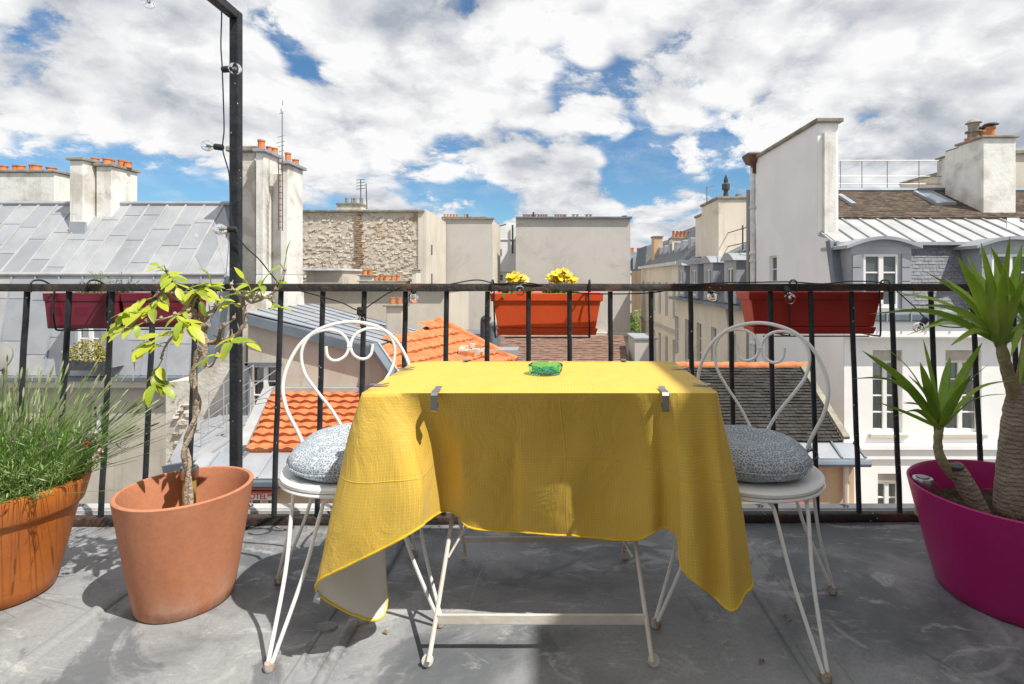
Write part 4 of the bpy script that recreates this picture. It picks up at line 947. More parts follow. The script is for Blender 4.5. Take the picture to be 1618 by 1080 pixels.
def skylight(xa, ya, xb, yb):
    pl = plane3(upr[0], upr[1], upr[2]); c = [ray(xa, ya, pl), ray(xb-18 if xb > 1400 else xb-10, ya, pl)]
    u0_, u1_ = (c[0]-su.O).dot(su.U), (ray(xb, yb, pl)-su.O).dot(su.U); v0_, v1_ = (c[0]-su.O).dot(su.V), (ray(xb, yb, pl)-su.O).dot(su.V)
    if u0_ > u1_: u0_, u1_ = u1_, u0_
    fr = MB(); t = .07
    for a, b, cc_, d in ((u0_, u1_, v0_, v0_+t), (u0_, u1_, v1_-t, v1_), (u0_, u0_+t, v0_+t, v1_-t), (u1_-t, u1_, v0_+t, v1_-t)):
        fr.hexa([su.pt(a, cc_, .0), su.pt(b, cc_, 0), su.pt(b, d, 0), su.pt(a, d, 0)], [su.pt(a, cc_, .1), su.pt(b, cc_, .1), su.pt(b, d, .1), su.pt(a, d, .1)])
    f = fr.build('skylight', M('zinc'), b18, smooth=False)
    MB().hexa([su.pt(u0_+t, v0_+t, 0), su.pt(u1_-t, v0_+t, 0), su.pt(u1_-t, v1_-t, 0), su.pt(u0_+t, v1_-t, 0)], [su.pt(u0_+t, v0_+t, .07), su.pt(u1_-t, v0_+t, .07), su.pt(u1_-t, v1_-t, .07), su.pt(u0_+t, v1_-t, .07)]).build('pane', mat('glass_sky', (.6, .68, .74), .12, spec=.9), f, smooth=False)
skylight(1442, 306, 1510, 325); skylight(1322, 311, 1352, 326)
# roof walkway rail
for z, a in ((z_rd+.95, 0), (z_rd+.48, 1), (z_rd+.25, 2)): MB().tube([(XR+.55, 16.2, z), (P(1500, 0, 16.2).x, 16.2, z)], .012, 5).build('guard_rail', M('metal_grey'), b18)
for x in (1328, 1362, 1402, 1452, 1495): MB().tube([(P(x, 0, 16.2).x, 16.2, z_rd), (P(x, 0, 16.2).x, 16.2, z_rd+.95)], .013, 5).build('guard_post', M('metal_grey'), b18)
# dormers with arched zinc tops
def dormer(xa, xb):
    d = 11.95; a, b = P(xa, 0, d).x, P(xb, 0, d).x; w = b-a; z0, zt_ = z_c+.2, zr(402, d); tj = .27
    mb = MB(); h = zt_-z0+.18; hole = (tj, w-tj, .06, h-.16)
    wall_face(mb, (a, d, z0), X_, Z_, w, h, [hole], .12, -Y_)
    mb.quad((a, d, z0), (a, d, z0+h), (a, 12.8, z0+h), (a, 12.8, z0)); mb.quad((b, d, z0), (b, 12.8, z0), (b, 12.8, z0+h), (b, d, z0+h))
    dm = mb.build('dormer', M('zinc'), b18, smooth=False)
    for xx in (a+.02, b-tj+.05):
        for k in range(4): MB().box(xx, xx+tj-.07, d-.035, d-.003, z0+.05+k*(h-.2)/4, z0+.05+(k+.93)*(h-.2)/4).build('zinc_panel', zm[(k+1) % 3], dm, smooth=False)
    n = 12; arc = [(a-.16+(w+.32)*i/n, d-.14, z0+h+.02+.2*sin(pi*i/n)) for i in range(n+1)]
    mb = MB(); low_ = [(p[0], p[1], p[2]-.07) for p in arc]
    for i in range(n):
        mb.hexa([low_[i], low_[i+1], (low_[i+1][0], 13.0, low_[i+1][2]), (low_[i][0], 13.0, low_[i][2])], [arc[i], arc[i+1], (arc[i+1][0], 13.0, arc[i+1][2]), (arc[i][0], 13.0, arc[i][2])])
    mb.build('dormer_roof', M('zinc'), dm)
    MB().prism([(a, d-.006, z0+h+.001)]+[(p[0], d-.006, p[2]-.072) for p in arc[2:-2]]+[(b, d-.006, z0+h+.001)], (0, .1, 0)).build('tympanum', zm[1], dm, smooth=False)
    window(b18, (a+hole[0], d, z0+hole[2]), X_, Z_, -Y_, hole[1]-hole[0], hole[3]-hole[2], 3, t=.06, inset=.07)
dormer(1345, 1440); dormer(1548, 1645)
# right chimney
c = stack(b18, P(1549, 0, 14.4).x, P(1600, 0, 14.4).x, 14.3, 15.2, 1.6, zr(219, 14.4), capt=.06)
c3 = stack(b18, P(1524, 0, 15.3).x, P(1549, 0, 14.4).x-.004, 14.9, 15.7, 2.0, zr(231, 15.0), capt=.06)
c4 = stack(b18, P(1497, 0, 16).x, P(1524, 0, 15.3).x-.004, 15.5, 16.4, 2.4, zr(243, 15.6), capt=.06)
pots(c, [(P(1570, 0, 14.5).x, 14.6, zr(219, 14.4)+.06, .3)], r=.12)
q = Vector((P(1570, 0, 14.5).x, 14.6, zr(219, 14.4)+.4)); MB().lathe([(.04, 0), (.19, .02), (.15, .06), (.02, .08)], q, 10).build('cowl', M('metal_dark'), c)
pots(c3, [(P(x, 0, 15.2).x, 15.1+k, zr(231, 15.0)+.06, h) for x, k, h in ((1527, 0, .18), (1548, .0, .38))], r=.12)
q = Vector((P(1536, 0, 15.2).x, 15.15, zr(231, 15.0)+.06)); MB().lathe([(.14, 0), (.14, .35), (.2, .36), (.2, .4), (.12, .42), (.14, .6), (.2, .62), (.12, .7), (.02, .75)], q, 12).build('cowl', M('stone_cap'), c3)
q = Vector((P(1550, 0, 15.2).x, 15.15, zr(231, 15.0)+.5)); MB().lathe([(.03, 0), (.2, .03), (.16, .07), (.02, .1)], q, 10).build('cowl', M('metal_dark'), c3)
for (xa, xb, d, z) in ((1520, 1607, 14.2, z_ap1+.0), (1500, 1530, 15.4, 2.9)): MB().box(P(xa, 0, d).x, P(xb, 0, d).x, d, d+.1, z-.15, z+.15).build('flashing', M('zinc_dark'), b18, smooth=False)
MB().hexa([(P(1588, 0, 13.4).x, 13.3, 2.15), (P(1608, 0, 13.4).x, 13.3, 2.15), (P(1605, 0, 14.4).x, 14.29, 2.15), (P(1586, 0, 14.4).x, 14.29, 2.15)], [(P(1588, 0, 13.4).x, 13.35, 2.25), (P(1608, 0, 13.4).x, 13.35, 2.25), (P(1605, 0, 14.4).x, 14.29, 2.72), (P(1586, 0, 14.4).x, 14.29, 2.72)]).build('hatch', M('zinc_pale'), b18, smooth=False)
# pipes on the far corner
px = P(1190, 0, 17.3).x; yb_ = 17.32
mb = MB().tube([(px, yb_, zr(265, 17.3)), (px, yb_, GZ)], .085, 12)
mb.build('downpipe', M('pipe_white'), b18)
for y in (331, 403, 415, 480, 545, 600): MB().lathe([(.085, 0), (.115, .03), (.115, .1), (.085, .14)], (px, yb_, zr(y, 17.3)), 12).build('pipe_collar', M('pipe_white'), b18)
MB().tube([(P(1182, 0, 17.5).x, 17.5, zr(300, 17.5)), (P(1182, 0, 17.5).x, 17.5, GZ)], .06, 8).build('downpipe', M('metal_grey'), b18)
MB().lathe([(.13, -.28), (.13, -.02), (.3, .05), (.42, .28), (.42, .33), (.1, .34)], (px+.05, yb_, zr(260, 17.3)), 4, rot=pi/4).build('hopper', M('metal_brown'), b18, smooth=False)
# neighbour beyond
b19 = thing('cream_gable_beyond', 'cream gable with brown roof at the extreme right edge behind the chimney', 'building', P(1618, 300, 18)+Vector((0, 0, -18)))
MB().box(P(1604, 0, 18).x, P(1604, 0, 18).x+6, 18, 24, GZ, zr(243, 18)).build('wall', M('plaster_cream'), b19, smooth=False)
MB().box(P(1602, 0, 18).x, P(1604, 0, 18).x+6, 17.9, 24, zr(243, 18)+.002, zr(238, 18)).build('coping', M('stone_cap'), b19, smooth=False)

# ------------------------------------------------------------------ dark tiled house behind the right chair
b20 = thing('dark_tile_roof_house', 'peach house with dark tiled roof and orange ridge tiles behind right chair', 'building', P(1200, 720, 10)+Vector((0, 0, -11)))
d_t, d_b = 11.8, 10.0; zt_, zb_ = P(0, 579, d_t).z, P(0, 697, d_b).z; xa, xb = 1.5, 5.31
Q = [Vector((xa, d_t, zt_)), Vector((xb, d_t, zt_)), Vector((xb, d_b, zb_)), Vector((xa, d_b, zb_))]
rq = MB().prism([q-Z_*.01 for q in Q], (0, 0, -.12)).build('roof', M('tile_dark'), b20, smooth=False)
slates(rq, Q, M('tile_dark'), .088, .17, 'roof_tiles', thick=.02, jit=.012, lift=.022)
x = xa
rnd = random.Random(5)
while x < xb-.05:
    MB().tube([(x, d_t+.02, zt_+.0+rnd.uniform(-.006, .01)), (x+.33, d_t+.02, zt_+.015)], [.085, .1], 10).build('ridge_tile', M('pot_clay' if rnd.random() < .5 else 'tile_orange'), b20); x += .34
MB().box(xa, xb+.1, d_t+.05, d_t+.3, GZ, zt_-.04).build('rear_wall', M('plaster_cream'), b20, smooth=False)
MB().bar(Q[1]+Vector((.07, .05, .06)), Q[2]+Vector((.07, -.0, .06)), .12, .07).build('verge', M('stone_cap'), b20, smooth=False)
ap = [Vector((xa, d_b, zb_-.03)), Vector((xb+.2, d_b, zb_-.03)), Vector((xb+.2, d_b-.38, zb_-.2)), Vector((xa, d_b-.38, zb_-.2))]
am = MB().prism(ap, (0, 0, -.04)).build('eave', M('zinc'), b20, smooth=False); zinc_sheets(am, [q+Z_*.004 for q in ap], [M('zinc'), zm[0]], .42, (2,), rnd=random.Random(1), seam_mat='zinc_dark')
MB().tube([(xa, d_b-.42, zb_-.26), (xb+.25, d_b-.42, zb_-.26)], .07, 8).build('gutter', M('zinc_dark'), b20)
mb = MB(); wy = d_b-.2; px_ = lambda x: P(x, 0, wy).x; pz_ = lambda y: P(0, y, wy).z
mb.box(xa, xb+.1, wy, d_t, GZ, zb_-.2); mb.build('wall', M('plaster_peach'), b20, smooth=False)
MB().tube([(px_(1332), wy-.1, zb_-.3), (px_(1332), wy-.1, GZ)], .05, 8).build('downpipe', M('plaster_cream'), b20)
aw = thing('red_awning', 'red shop awning on the peach house below the dark roof', 'awning', (px_(1235), wy-.5, pz_(806)))
MB().prism([(px_(1205), wy-.002, pz_(788)), (px_(1265), wy-.002, pz_(788)), (px_(1268), wy-.9, pz_(812)), (px_(1203), wy-.9, pz_(812))], (0, 0, -.03)).build('canopy', M('red_awning'), aw, smooth=False)
MB().box(px_(1203), px_(1268), wy-.93, wy-.9, pz_(818), pz_(812)).build('valance', M('red_awning'), aw, smooth=False)
# satellite dish at the left edge
sdh = thing('satellite_dish', 'pale grey satellite dish at the left edge in front of the zinc roof', 'satellite dish', P(8, 610, 6.5))
p = P(-9, 566, 6.5); mb = MB(); n = 24
Mx = Matrix.Translation(p) @ Matrix.Rotation(radians(62), 4, 'X') @ Matrix.Rotation(radians(14), 4, 'Y')
prof = [(0.001, .055), (.06, .05), (.12, .035), (.17, .012), (.175, 0), (.175, -.012), (.15, 0), (.08, .03), (.001, .04)]
mb.lathe(prof, (0, 0, 0), n, 1, 1.15); mb.xform(Mx); mb.build('dish', mat('dish_grey', (.2, .195, .185), .6), sdh)
MB().tube([p+Y_*.05, p+Vector((0, .12, -.1)), p+Vector((0, .12, -4)), p+Vector((0, .12, GZ-p.z+4.5))], .025, 8).build('mast', M('metal_grey'), sdh)
MB().box(p.x-.4, p.x+.4, p.y-.2, p.y+.6, GZ, GZ+4.5).build('base', M('stone_cap'), sdh, smooth=False)

# ================================================================== the terrace
mat('lead', (.20, .215, .235), .62, (.14, .155, .175), .9, .35, .68, stain=(.34, .345, .35), ssc=2.6, slo=.52, shi=.74, rvar=.3, bump=.35, bsc=6)
def lead_extra(N, b, co):
    # scuffs, chalky smears and dark damp patches in the sheet lead
    c = b.inputs['Base Color'].links[0].from_socket
    s1 = N.mr(N.noise(N.scale(co, 1, 2.2, 1), 2.6, 14, .76, 1.6), .53, .61)
    c = N.mix(N.math('MULTIPLY', s1, .6), c, (.48, .475, .465, 1))
    s2 = N.mr(N.noise(N.vmath('ADD', co, (4, 2, 0)), 2.0, 12, .70, 1.2), .53, .60)
    c = N.mix(N.math('MULTIPLY', s2, .7), c, (.10, .11, .12, 1))
    ring = N.math('ABSOLUTE', N.math('SUBTRACT', N.vmath('DISTANCE', N.vmath('MULTIPLY', co, (1, 1, 0)), (1.05, 1.62, 0)), .24))
    rg = N.math('MULTIPLY', N.mr(ring, .003, .012, 1, 0), N.mr(N.noise(co, 5, 4, .6), .42, .6))
    c = N.mix(N.math('MULTIPLY', rg, .4), c, (.46, .46, .46, 1))
    sp = N.mr(N.voro(co, 26, rnd=1.0), .05, .09, 1, 0); sp = N.math('MULTIPLY', sp, N.mr(N.noise(co, 2.5, 3, .5), .52, .62))
    c = N.mix(N.math('MULTIPLY', sp, .5), c, (.5, .5, .5, 1))
    for sx, sy, th in ((1.5, 26, .69), (22, 1.3, .70), (9, 5, .73)):      # scratches
        sc_ = N.mr(N.noise(N.scale(N.vmath('ADD', co, (sx, sy, 0)), sx, sy, 1), 1.6, 5, .6, .8), th, th+.015)
        c = N.mix(N.math('MULTIPLY', sc_, .45), c, (.42, .425, .43, 1))
    drt = N.math('MULTIPLY', N.mr(N.sep(co)[1], 1.95, 2.28), N.mr(N.noise(co, 6, 8, .7), .42, .6)); c = N.mix(N.math('MULTIPLY', drt, .6), c, (.09, .085, .08, 1))
    f = N.mr(N.noise(co, 90, 3, .7), .3, .7); c = N.mix(N.math('MULTIPLY', f, .22), c, (.07, .075, .08, 1))
    N.set(b.inputs['Base Color'], c)
MATS.pop('lead'); mat('lead', (.30, .305, .31), .6, (.12, .13, .14), 1.4, .44, .60, rvar=.3, bump=.3, bsc=5, extra=lead_extra, spec=.4)
fl = thing('terrace_floor', None, None, (0, 0, 0), kind='structure')
MB().box(-3.2, 2.4, -1.6, 2.335, -.3, -.012).build('slab', M('plaster_grey'), fl, smooth=False)
rb = random.Random(11)
def sheet(x0, x1, y0, y1, z=0.0):
    nx, ny = 28, 40; mb = MB()
    for j in range(ny+1):
        for i in range(nx+1):
            x, y = x0+(x1-x0)*i/nx, y0+(y1-y0)*j/ny
            e = min(i, nx-i, j, ny-j)
            zz = z+.0035*mnoise.noise(Vector((x*2.3, y*2.3, 3)))+.002*mnoise.noise(Vector((x*7, y*7, 1)))
            mb.v.append(Vector((x, y, zz if e > 0 else z-.001)))
    for j in range(ny):
        for i in range(nx):
            a = j*(nx+1)+i; mb.f.append((a, a+1, a+nx+2, a+nx+1))
    return mb.build('lead_sheet', M('lead'), fl)
for x0, x1 in ((-3.2, -1.40), (-1.36, -.665), (-.585, .64), (.66, .745), (.755, 2.0), (2.01, 2.4)):
    sheet(x0, x1, -1.6, 2.33)
# batten joints: a raised roll between the sheets, with turned ends
def roll(x, w, h, y0=-1.6, y1=2.33):
    n = 8; mb = MB(); m = 60
    for j in range(m+1):
        y = y0+(y1-y0)*j/m; wob = .0025*mnoise.noise(Vector((x*9, y*5, 0)))
        for i in range(n+1):
            a = pi*i/n; mb.v.append(Vector((x-w/2*cos(a)+wob, y, -.004+h*sin(a)**.7)))
    for j in range(m):
        for i in range(n): a = j*(n+1)+i; mb.f.append((a, a+1, a+n+2, a+n+1))
    mb.build('lead_roll', M('lead'), fl)
roll(-1.38, .05, .016); roll(-.583, .036, .022); roll(-.664, .018, .010); roll(.65, .024, .014); roll(.75, .012, .006); roll(2.005, .03, .015)
q = MB().box(-.66, -.60, -1.6, 2.33, -.004, .001).build('lap_strip', M('lead'), fl, smooth=False)
for x, y in ((-.573, 1.60), (-.655, 1.565), (.64, 2.0)):
    MB().lathe([(.03, -.002), (.026, .006), (.012, .010), (.001, .011)], (x, y, .001), 14, 1.2, .8).build('joint_boss', M('lead'), fl)
MB().box(-3.2, 2.4, 2.336, 2.40, -.06, .012).build('edge_strip', mat('edge_grey', (.5, .5, .49), .6, (.36, .36, .355), 5), fl, smooth=False, bevel=.004)
mat('tape_white', (.5, .5, .49), .45, (.38, .38, .37), 9); mat('tape_black', (.015, .015, .016), .5)
tp = MB().box(-3.2, 2.4, 2.342, 2.394, .0125, .0165).build('arrow_tape', M('tape_white'), fl, smooth=False)
tf = MB().box(-3.2, 2.4, 2.330, 2.3355, -.03, .012).build('tape_front', M('tape_white'), fl, smooth=False)
for k in range(-8, 6):
    xx = P(1197, 0, 2.35).x+k*.37
    for dx in (0, .014):
        MB().prism([(xx+dx, 2.35, .0168), (xx+dx+.008, 2.35, .0168), (xx+dx+.020, 2.368, .0168), (xx+dx+.008, 2.386, .0168), (xx+dx, 2.386, .0168), (xx+dx+.011, 2.368, .0168)], (0, 0, .0006)).build('arrow', M('tape_black'), tp, smooth=False)
        MB().prism([(xx+dx, 2.3295, .011), (xx+dx+.008, 2.3295, .011), (xx+dx+.018, 2.3295, -.004), (xx+dx+.008, 2.3295, -.019), (xx+dx, 2.3295, -.019), (xx+dx+.010, 2.3295, -.004)], (0, -.0006, 0)).build('arrow', M('tape_black'), tf, smooth=False)
sb = thing('supporting_building', 'facade of the building that carries the terrace, below its front edge', 'building', (0, 2.3, GZ))
MB().box(-3.2, 2.4, -4, 2.3, GZ, -.305).build('wall', M('plaster_cream'), sb, smooth=False)
# the house behind the camera and the tall neighbouring wall on the right that shades the right half of the terrace
hw = thing('terrace_house', 'pale house wall with glazed door at the back of the terrace', 'house', (0, -1.6, 0))
mb = MB(); wall_face(mb, (2.4, -1.6, 0), -X_, Z_, 5.6, 2.7, [(1.6, 3.4, .02, 2.15)], .15, Y_); mb.box(-3.2, 2.4, -4, -1.8, -.3, 2.7); mb.build('wall', M('plaster_cream'), hw, smooth=False)
window(hw, (.8, -1.6, .02), -X_, Z_, Y_, 1.8, 2.13, 3)
nb = thing('neighbour_side_wall', 'tall pale side wall of the next house along the right of the terrace', 'wall', (2.55, -1, 0))
MB().box(2.41, 2.8, -4, 1.95, -.3, 4.34).build('wall', M('plaster_cream'), nb, smooth=False)
MB().box(2.38, 2.85, -4, 2.0, 4.342, 4.43).build('coping', M('zinc'), nb, smooth=False)

# ------------------------------------------------------------------ railing
def paint_extra(N, b, co):
    # black paint with rust and pale spatters
    c = b.inputs['Base Color'].links[0].from_socket
    sp = N.mr(N.voro(co, 42, rnd=1.0), .09, .15, 1, 0); sp = N.math('MULTIPLY', sp, N.mr(N.noise(co, 14, 3, .6), .54, .60))
    c = N.mix(sp, c, (.55, .55, .53, 1)); N.set(b.inputs['Base Color'], c)
mat('rail_paint', (.016, .019, .023), .45, (.032, .036, .042), 9, stain=(.10, .075, .05), ssc=7, slo=.64, shi=.74, bump=.35, bsc=26, extra=paint_extra, rvar=.2, spec=.3)
mat('rail_rust', (.026, .023, .022), .6, (.085, .04, .025), 6, .48, .66, stain=(.18, .10, .07), ssc=12, slo=.62, shi=.74, spec=.3, bump=.6, bsc=30, extra=paint_extra)
rl = thing('terrace_railing', 'black painted iron railing with rusty flat top rail along the terrace edge', 'railing', (0, 2.25, 0))
RY = lambda x, top: 2.245+.013*x+(.03 if top else 0)
zt0, zt1 = .953, .984
def railbar(z0, z1, dy, w, m, name, top):
    mb = MB(); xs = [-3.15+5.5*i/110 for i in range(111)]
    for x in xs:
        y = RY(x, top)+dy; j = lambda k: .0012*mnoise.noise(Vector((x*9, k*7.3, z0*50)))
        for (a, b, k) in ((-w/2, z0, 0), (w/2, z0, 1), (w/2+0, z1-.004, 2), (w/2-.004, z1, 3), (-w/2+.004, z1, 4), (-w/2, z1-.004, 5)): mb.v.append(Vector((x, y+a+j(k), b+j(k+9))))
    n = 6
    for i in range(len(xs)-1):
        for k in range(n): mb.f.append((i*n+k, (i+1)*n+k, (i+1)*n+(k+1) % n, i*n+(k+1) % n))
    mb.f.append(tuple(range(n))); mb.f.append(tuple((len(xs)-1)*n+k for k in range(n))[::-1])
    mb.build(name, m, rl, ang=60)
railbar(zt0, zt1, 0, .045, M('rail_rust'), 'top_rail', True)
railbar(.004, .034, 0, .04, M('rail_rust'), 'bottom_rail', False)
bx = [48, 113, 180, 245, 312, 444, 510, 575, 640, 705, 770, 835, 900, 965, 1030, 1093, 1157, 1221, 1286, 1352, 1416, 1480, 1547, 1612, -18, -84, 1678]
rb = random.Random(14)
for x in bx:
    X0 = (x-CX)/F*2.26; t = Vector((X0, RY(X0, True), zt0-.001)); b = Vector((X0*1.012, RY(X0, False), .035))
    pts = [b.lerp(t, k/8)+Vector((rb.uniform(-1, 1)*.0011, rb.uniform(-1, 1)*.0011, 0)) for k in range(9)]
    pts[0], pts[-1] = b, t
    MB().tube(pts, .0105, 10).build('baluster', M('rail_paint'), rl)
for X0 in (-2.6, -1.1, .3, 1.7):
    MB().box(X0-.01, X0+.01, RY(X0, False)-.01, RY(X0, False)+.01, -.01, .003).build('rail_foot', M('rail_rust'), rl, smooth=False)
# black square steel pergola post and beam
pg = thing('pergola_frame', 'black square steel pergola post rising above the railing with its beam', 'pergola', (P(373, 0, 2.19).x, 2.19, 0))
px0 = P(373, 0, 2.19).x; hw_ = .018; zt_ = P(0, 18, 2.19).z
mb = MB().box(px0-hw_, px0+hw_, 2.19-hw_, 2.19+hw_, 0.002, zt_); mb.build('post', M('rail_paint'), pg, smooth=False, bevel=.004)
MB().box(px0-hw_, px0+hw_, -1.598, 2.19-hw_-.002, zt_-2*hw_, zt_).build('beam', M('rail_paint'), pg, smooth=False, bevel=.004)
MB().box(px0-.05, px0+.05, 2.13, 2.25, .0015, .008).build('base_plate', M('rail_rust'), pg, smooth=False)

# ------------------------------------------------------------------ table
mat('table_white', (.72, .68, .62), .5, (.6, .54, .46), 7, stain=(.35, .2, .1), ssc=14, slo=.68, shi=.76, bump=.15, bsc=30)
tcx = -.034
tb = thing('folding_table', 'cream metal folding bistro table with crossed legs under the yellow cloth', 'table', (tcx, 1.66, 0))
MB().box(tcx-.44, tcx+.44, 1.412, 1.912, .700, .710).build('tabletop', M('table_white'), tb, smooth=False, bevel=.004)
def frame_legs(y0, y1, xw, inset, zlast):
    for s in (-1, 1):
        a = Vector((tcx+s*xw, y0, .022)); b = Vector((tcx+s*(xw-inset), y1, zlast))
        mid = a.lerp(b, .18)
        pts = spline([a+Vector((s*.0, (y0-y1)*.02, -.0)), mid, a.lerp(b, .6), b], 5)
        l = MB().tube(pts, .0062, 8); l.build('leg', M('table_white'), tb)
        MB().lathe([(.006, -.004), (.015, -.003), (.015, .003), (.006, .004)], a+Vector((s*.006, -.004, -.006)), 14).xform(Matrix.Translation(a) @ Matrix.Rotation(radians(75), 4, 'X') @ Matrix.Translation(-a)).build('foot', M('table_white'), tb)
frame_legs(1.405, 1.86, .287, .055, .69)
frame_legs(1.945, 1.47, .284, .02, .69)
def on(y0, y1, zl, z): t = (z-.022)/(zl-.022); return y0+(y1-y0)*t
z = .095; y = on(1.405, 1.86, .69, z)
MB().box(tcx-.278, tcx+.278, y-.004, y+.004, z-.0135, z+.0135).build('stretcher', M('table_white'), tb, smooth=False, bevel=.002)
z = .10; y = on(1.945, 1.47, .69, z)
MB().box(tcx-.278, tcx+.278, y-.004, y+.004, z-.009, z+.009).build('stretcher', M('table_white'), tb, smooth=False, bevel=.002)
for s in (-1, 1):
    a = P(708 if s < 0 else 1000, 880, 1.545); b = Vector((tcx+s*.09, 1.66, .50))
    MB().bar(a, b, .006, .022, (0, 1, 0)).build('brace', M('table_white'), tb, smooth=False, bevel=.0015)

# ------------------------------------------------------------------ tablecloth
def cloth_extra(N, b, co):
    uv = N.coord('UV'); u, v, _ = N.sep(uv)
    s = 2*pi/.0165
    a = N.math('SINE', N.math('MULTIPLY', u, s)); c_ = N.math('SINE', N.math('MULTIPLY', v, s))
    lat = N.math('MULTIPLY', a, c_)
    w = N.math('ABSOLUTE', lat)
    line = N.mr(w, .10, .42, 1.0, 0.0)
    dot = N.mr(w, .72, .92, 0, 1)
    m = N.math('MAXIMUM', N.math('MULTIPLY', line, .8), N.math('MULTIPLY', dot, .55), clamp=True)
    m = N.math('MULTIPLY', m, N.mr(N.noise(co, 9, 3, .5), .2, .7, .75, 1.0))
    base = N.mix(N.noise(co, 3, 3, .5), (.78, .475, .006, 1), (.71, .42, .005, 1))
    c = N.mix(N.math('MULTIPLY', m, .52), base, (.78, .74, .44, 1))
    N.set(b.inputs['Base Color'], c)
    bn = N.n.new('ShaderNodeBump'); bn.inputs['Strength'].default_value = .75; bn.inputs['Distance'].default_value = .008
    h = N.math('ADD', N.math('MULTIPLY', N.noise(N.scale(co, 1, 1, .45), 10, 6, .6, .9), 1.6), N.math('MULTIPLY', N.noise(co, 900, 2, .5), .02))
    for q, per, off_ in ((u, .335, .06), (v, .262, .09)):     # sharp creases where the cloth lay folded
        fr = N.math('ABSOLUTE', N.math('SUBTRACT', N.math('FRACT', N.math('DIVIDE', N.math('ADD', q, 10*per+off_), per)), .5))
        h = N.math('ADD', h, N.math('MULTIPLY', N.mr(fr, .0, .010, 1.0, 0.0), .13))
    N.l.new(h, bn.inputs['Height']); N.l.new(bn.outputs[0], b.inputs['Normal'])
    b.inputs['Sheen Weight'].default_value = .08
mat('cloth_yellow', (.8, .5, .02), .62, extra=cloth_extra, spec=.4)
# the cloth's pale reverse shows on back faces
def two_sided(m, back):
    N = NT(m.node_tree); out = [n for n in N.n if n.type == 'OUTPUT_MATERIAL'][0]; b = N.n['Principled BSDF']
    b2_ = N.n.new('ShaderNodeBsdfPrincipled'); b2_.inputs['Base Color'].default_value = back+(1,); b2_.inputs['Roughness'].default_value = .8
    tr = N.n.new('ShaderNodeBsdfTranslucent'); tr.inputs['Color'].default_value = (.62, .42, .03, 1)
    g = N.n.new('ShaderNodeNewGeometry'); mx = N.n.new('ShaderNodeMixShader'); N.l.new(g.outputs['Backfacing'], mx.inputs[0]); N.l.new(b.outputs[0], mx.inputs[1]); N.l.new(b2_.outputs[0], mx.inputs[2])
    m2 = N.n.new('ShaderNodeMixShader'); m2.inputs[0].default_value = .10; N.l.new(mx.outputs[0], m2.inputs[1]); N.l.new(tr.outputs[0], m2.inputs[2])
    N.l.new(m2.outputs[0], out.inputs['Surface'])
two_sided(M('cloth_yellow'), (.70, .69, .68))
mat('piping_yellow', (.80, .58, .01), .6, (.7, .46, .01), 20, bump=.3, bsc=300)
XL, XRr, YF, YB, ZT = tcx-.458, tcx+.456, 1.392, 1.928, .7125
# columns of the hanging cloth, from the back left round the front to the back right: (top, [mid points], hem)
V = Vector
cols = []
def colm(top, *rest): cols.append([V(top)]+[V(r) for r in rest])
def px3(x, y, d): return P(x, y, d)
hz = .37
colm((XL+.05, YB, ZT), (XL+.05, YB+.012, .62), (XL+.06, YB+.015, .50), (XL+.05, YB+.02, hz))
colm((XL, YB-.02, ZT), (XL-.012, YB-.01, .62), (XL-.02, YB, .5), (XL-.03, YB+.01, hz-.04))
colm((XL, 1.80, ZT), (XL-.008, 1.80, .62), (XL-.004, 1.80, .5), (XL+.005, 1.80, hz))
colm((XL, 1.68, ZT), (XL-.01, 1.68, .62), (XL-.02, 1.67, .5), (XL-.02, 1.665, hz-.02))
colm((XL, 1.56, ZT), (XL-.005, 1.57, .62), (XL+.0, 1.58, .48), px3(606, 872, 1.60))
colm((XL, 1.48, ZT), (XL-.012, 1.50, .60), (XL-.005, 1.53, .42), px3(613, 948, 1.555))
colm((XL, 1.43, ZT), (XL-.03, 1.445, .58), px3(560, 860, 1.49), px3(596, 980, 1.50))
colm((XL, 1.405, ZT), (XL-.05, 1.41, .56), px3(524, 850, 1.42), px3(542, 962, 1.44))
colm((XL+.002, 1.394, ZT), px3(558, 700, 1.385), px3(527, 810, 1.375), px3(498, 925, 1.372))
colm((XL+.022, YF, ZT), px3(590, 700, 1.365), px3(575, 800, 1.345), px3(560, 888, 1.345))
colm((XL+.05, YF, ZT), px3(622, 698, 1.362), px3(622, 780, 1.345), px3(615, 862, 1.34))
colm((XL+.085, YF, ZT), px3(650, 705, 1.375), px3(663, 770, 1.36), px3(662, 834, 1.36))
colm((XL+.115, YF, ZT), px3(660, 700, 1.40), px3(672, 760, 1.405), px3(674, 824, 1.41))
colm((XL+.16, YF, ZT), px3(688, 690, 1.455), px3(694, 750, 1.505), px3(700, 807, 1.545))
colm((XL+.20, YF, ZT), px3(712, 692, 1.46), px3(714, 760, 1.51), px3(722, 812, 1.545))
colm((XL+.245, YF, ZT), px3(736, 695, 1.455), px3(736, 770, 1.505), px3(738, 832, 1.54))
colm((XL+.33, YF, ZT), px3(780, 697, 1.465), px3(780, 772, 1.52), px3(780, 838, 1.555))
colm((XL+.375, YF, ZT), px3(812, 698, 1.47), px3(813, 770, 1.528), px3(814, 840, 1.56))
colm((XL+.40, YF, ZT), px3(824, 698, 1.47), px3(824, 770, 1.505), px3(824, 841, 1.545))
colm((XL+.50, YF, ZT), px3(888, 699, 1.472), px3(890, 772, 1.500), px3(892, 845, 1.54))
colm((XL+.58, YF, ZT), px3(940, 700, 1.465), px3(945, 774, 1.518), px3(948, 850, 1.545))
colm((XL+.66, YF, ZT), px3(992, 700, 1.45), px3(996, 776, 1.49), px3(1000, 853, 1.51))
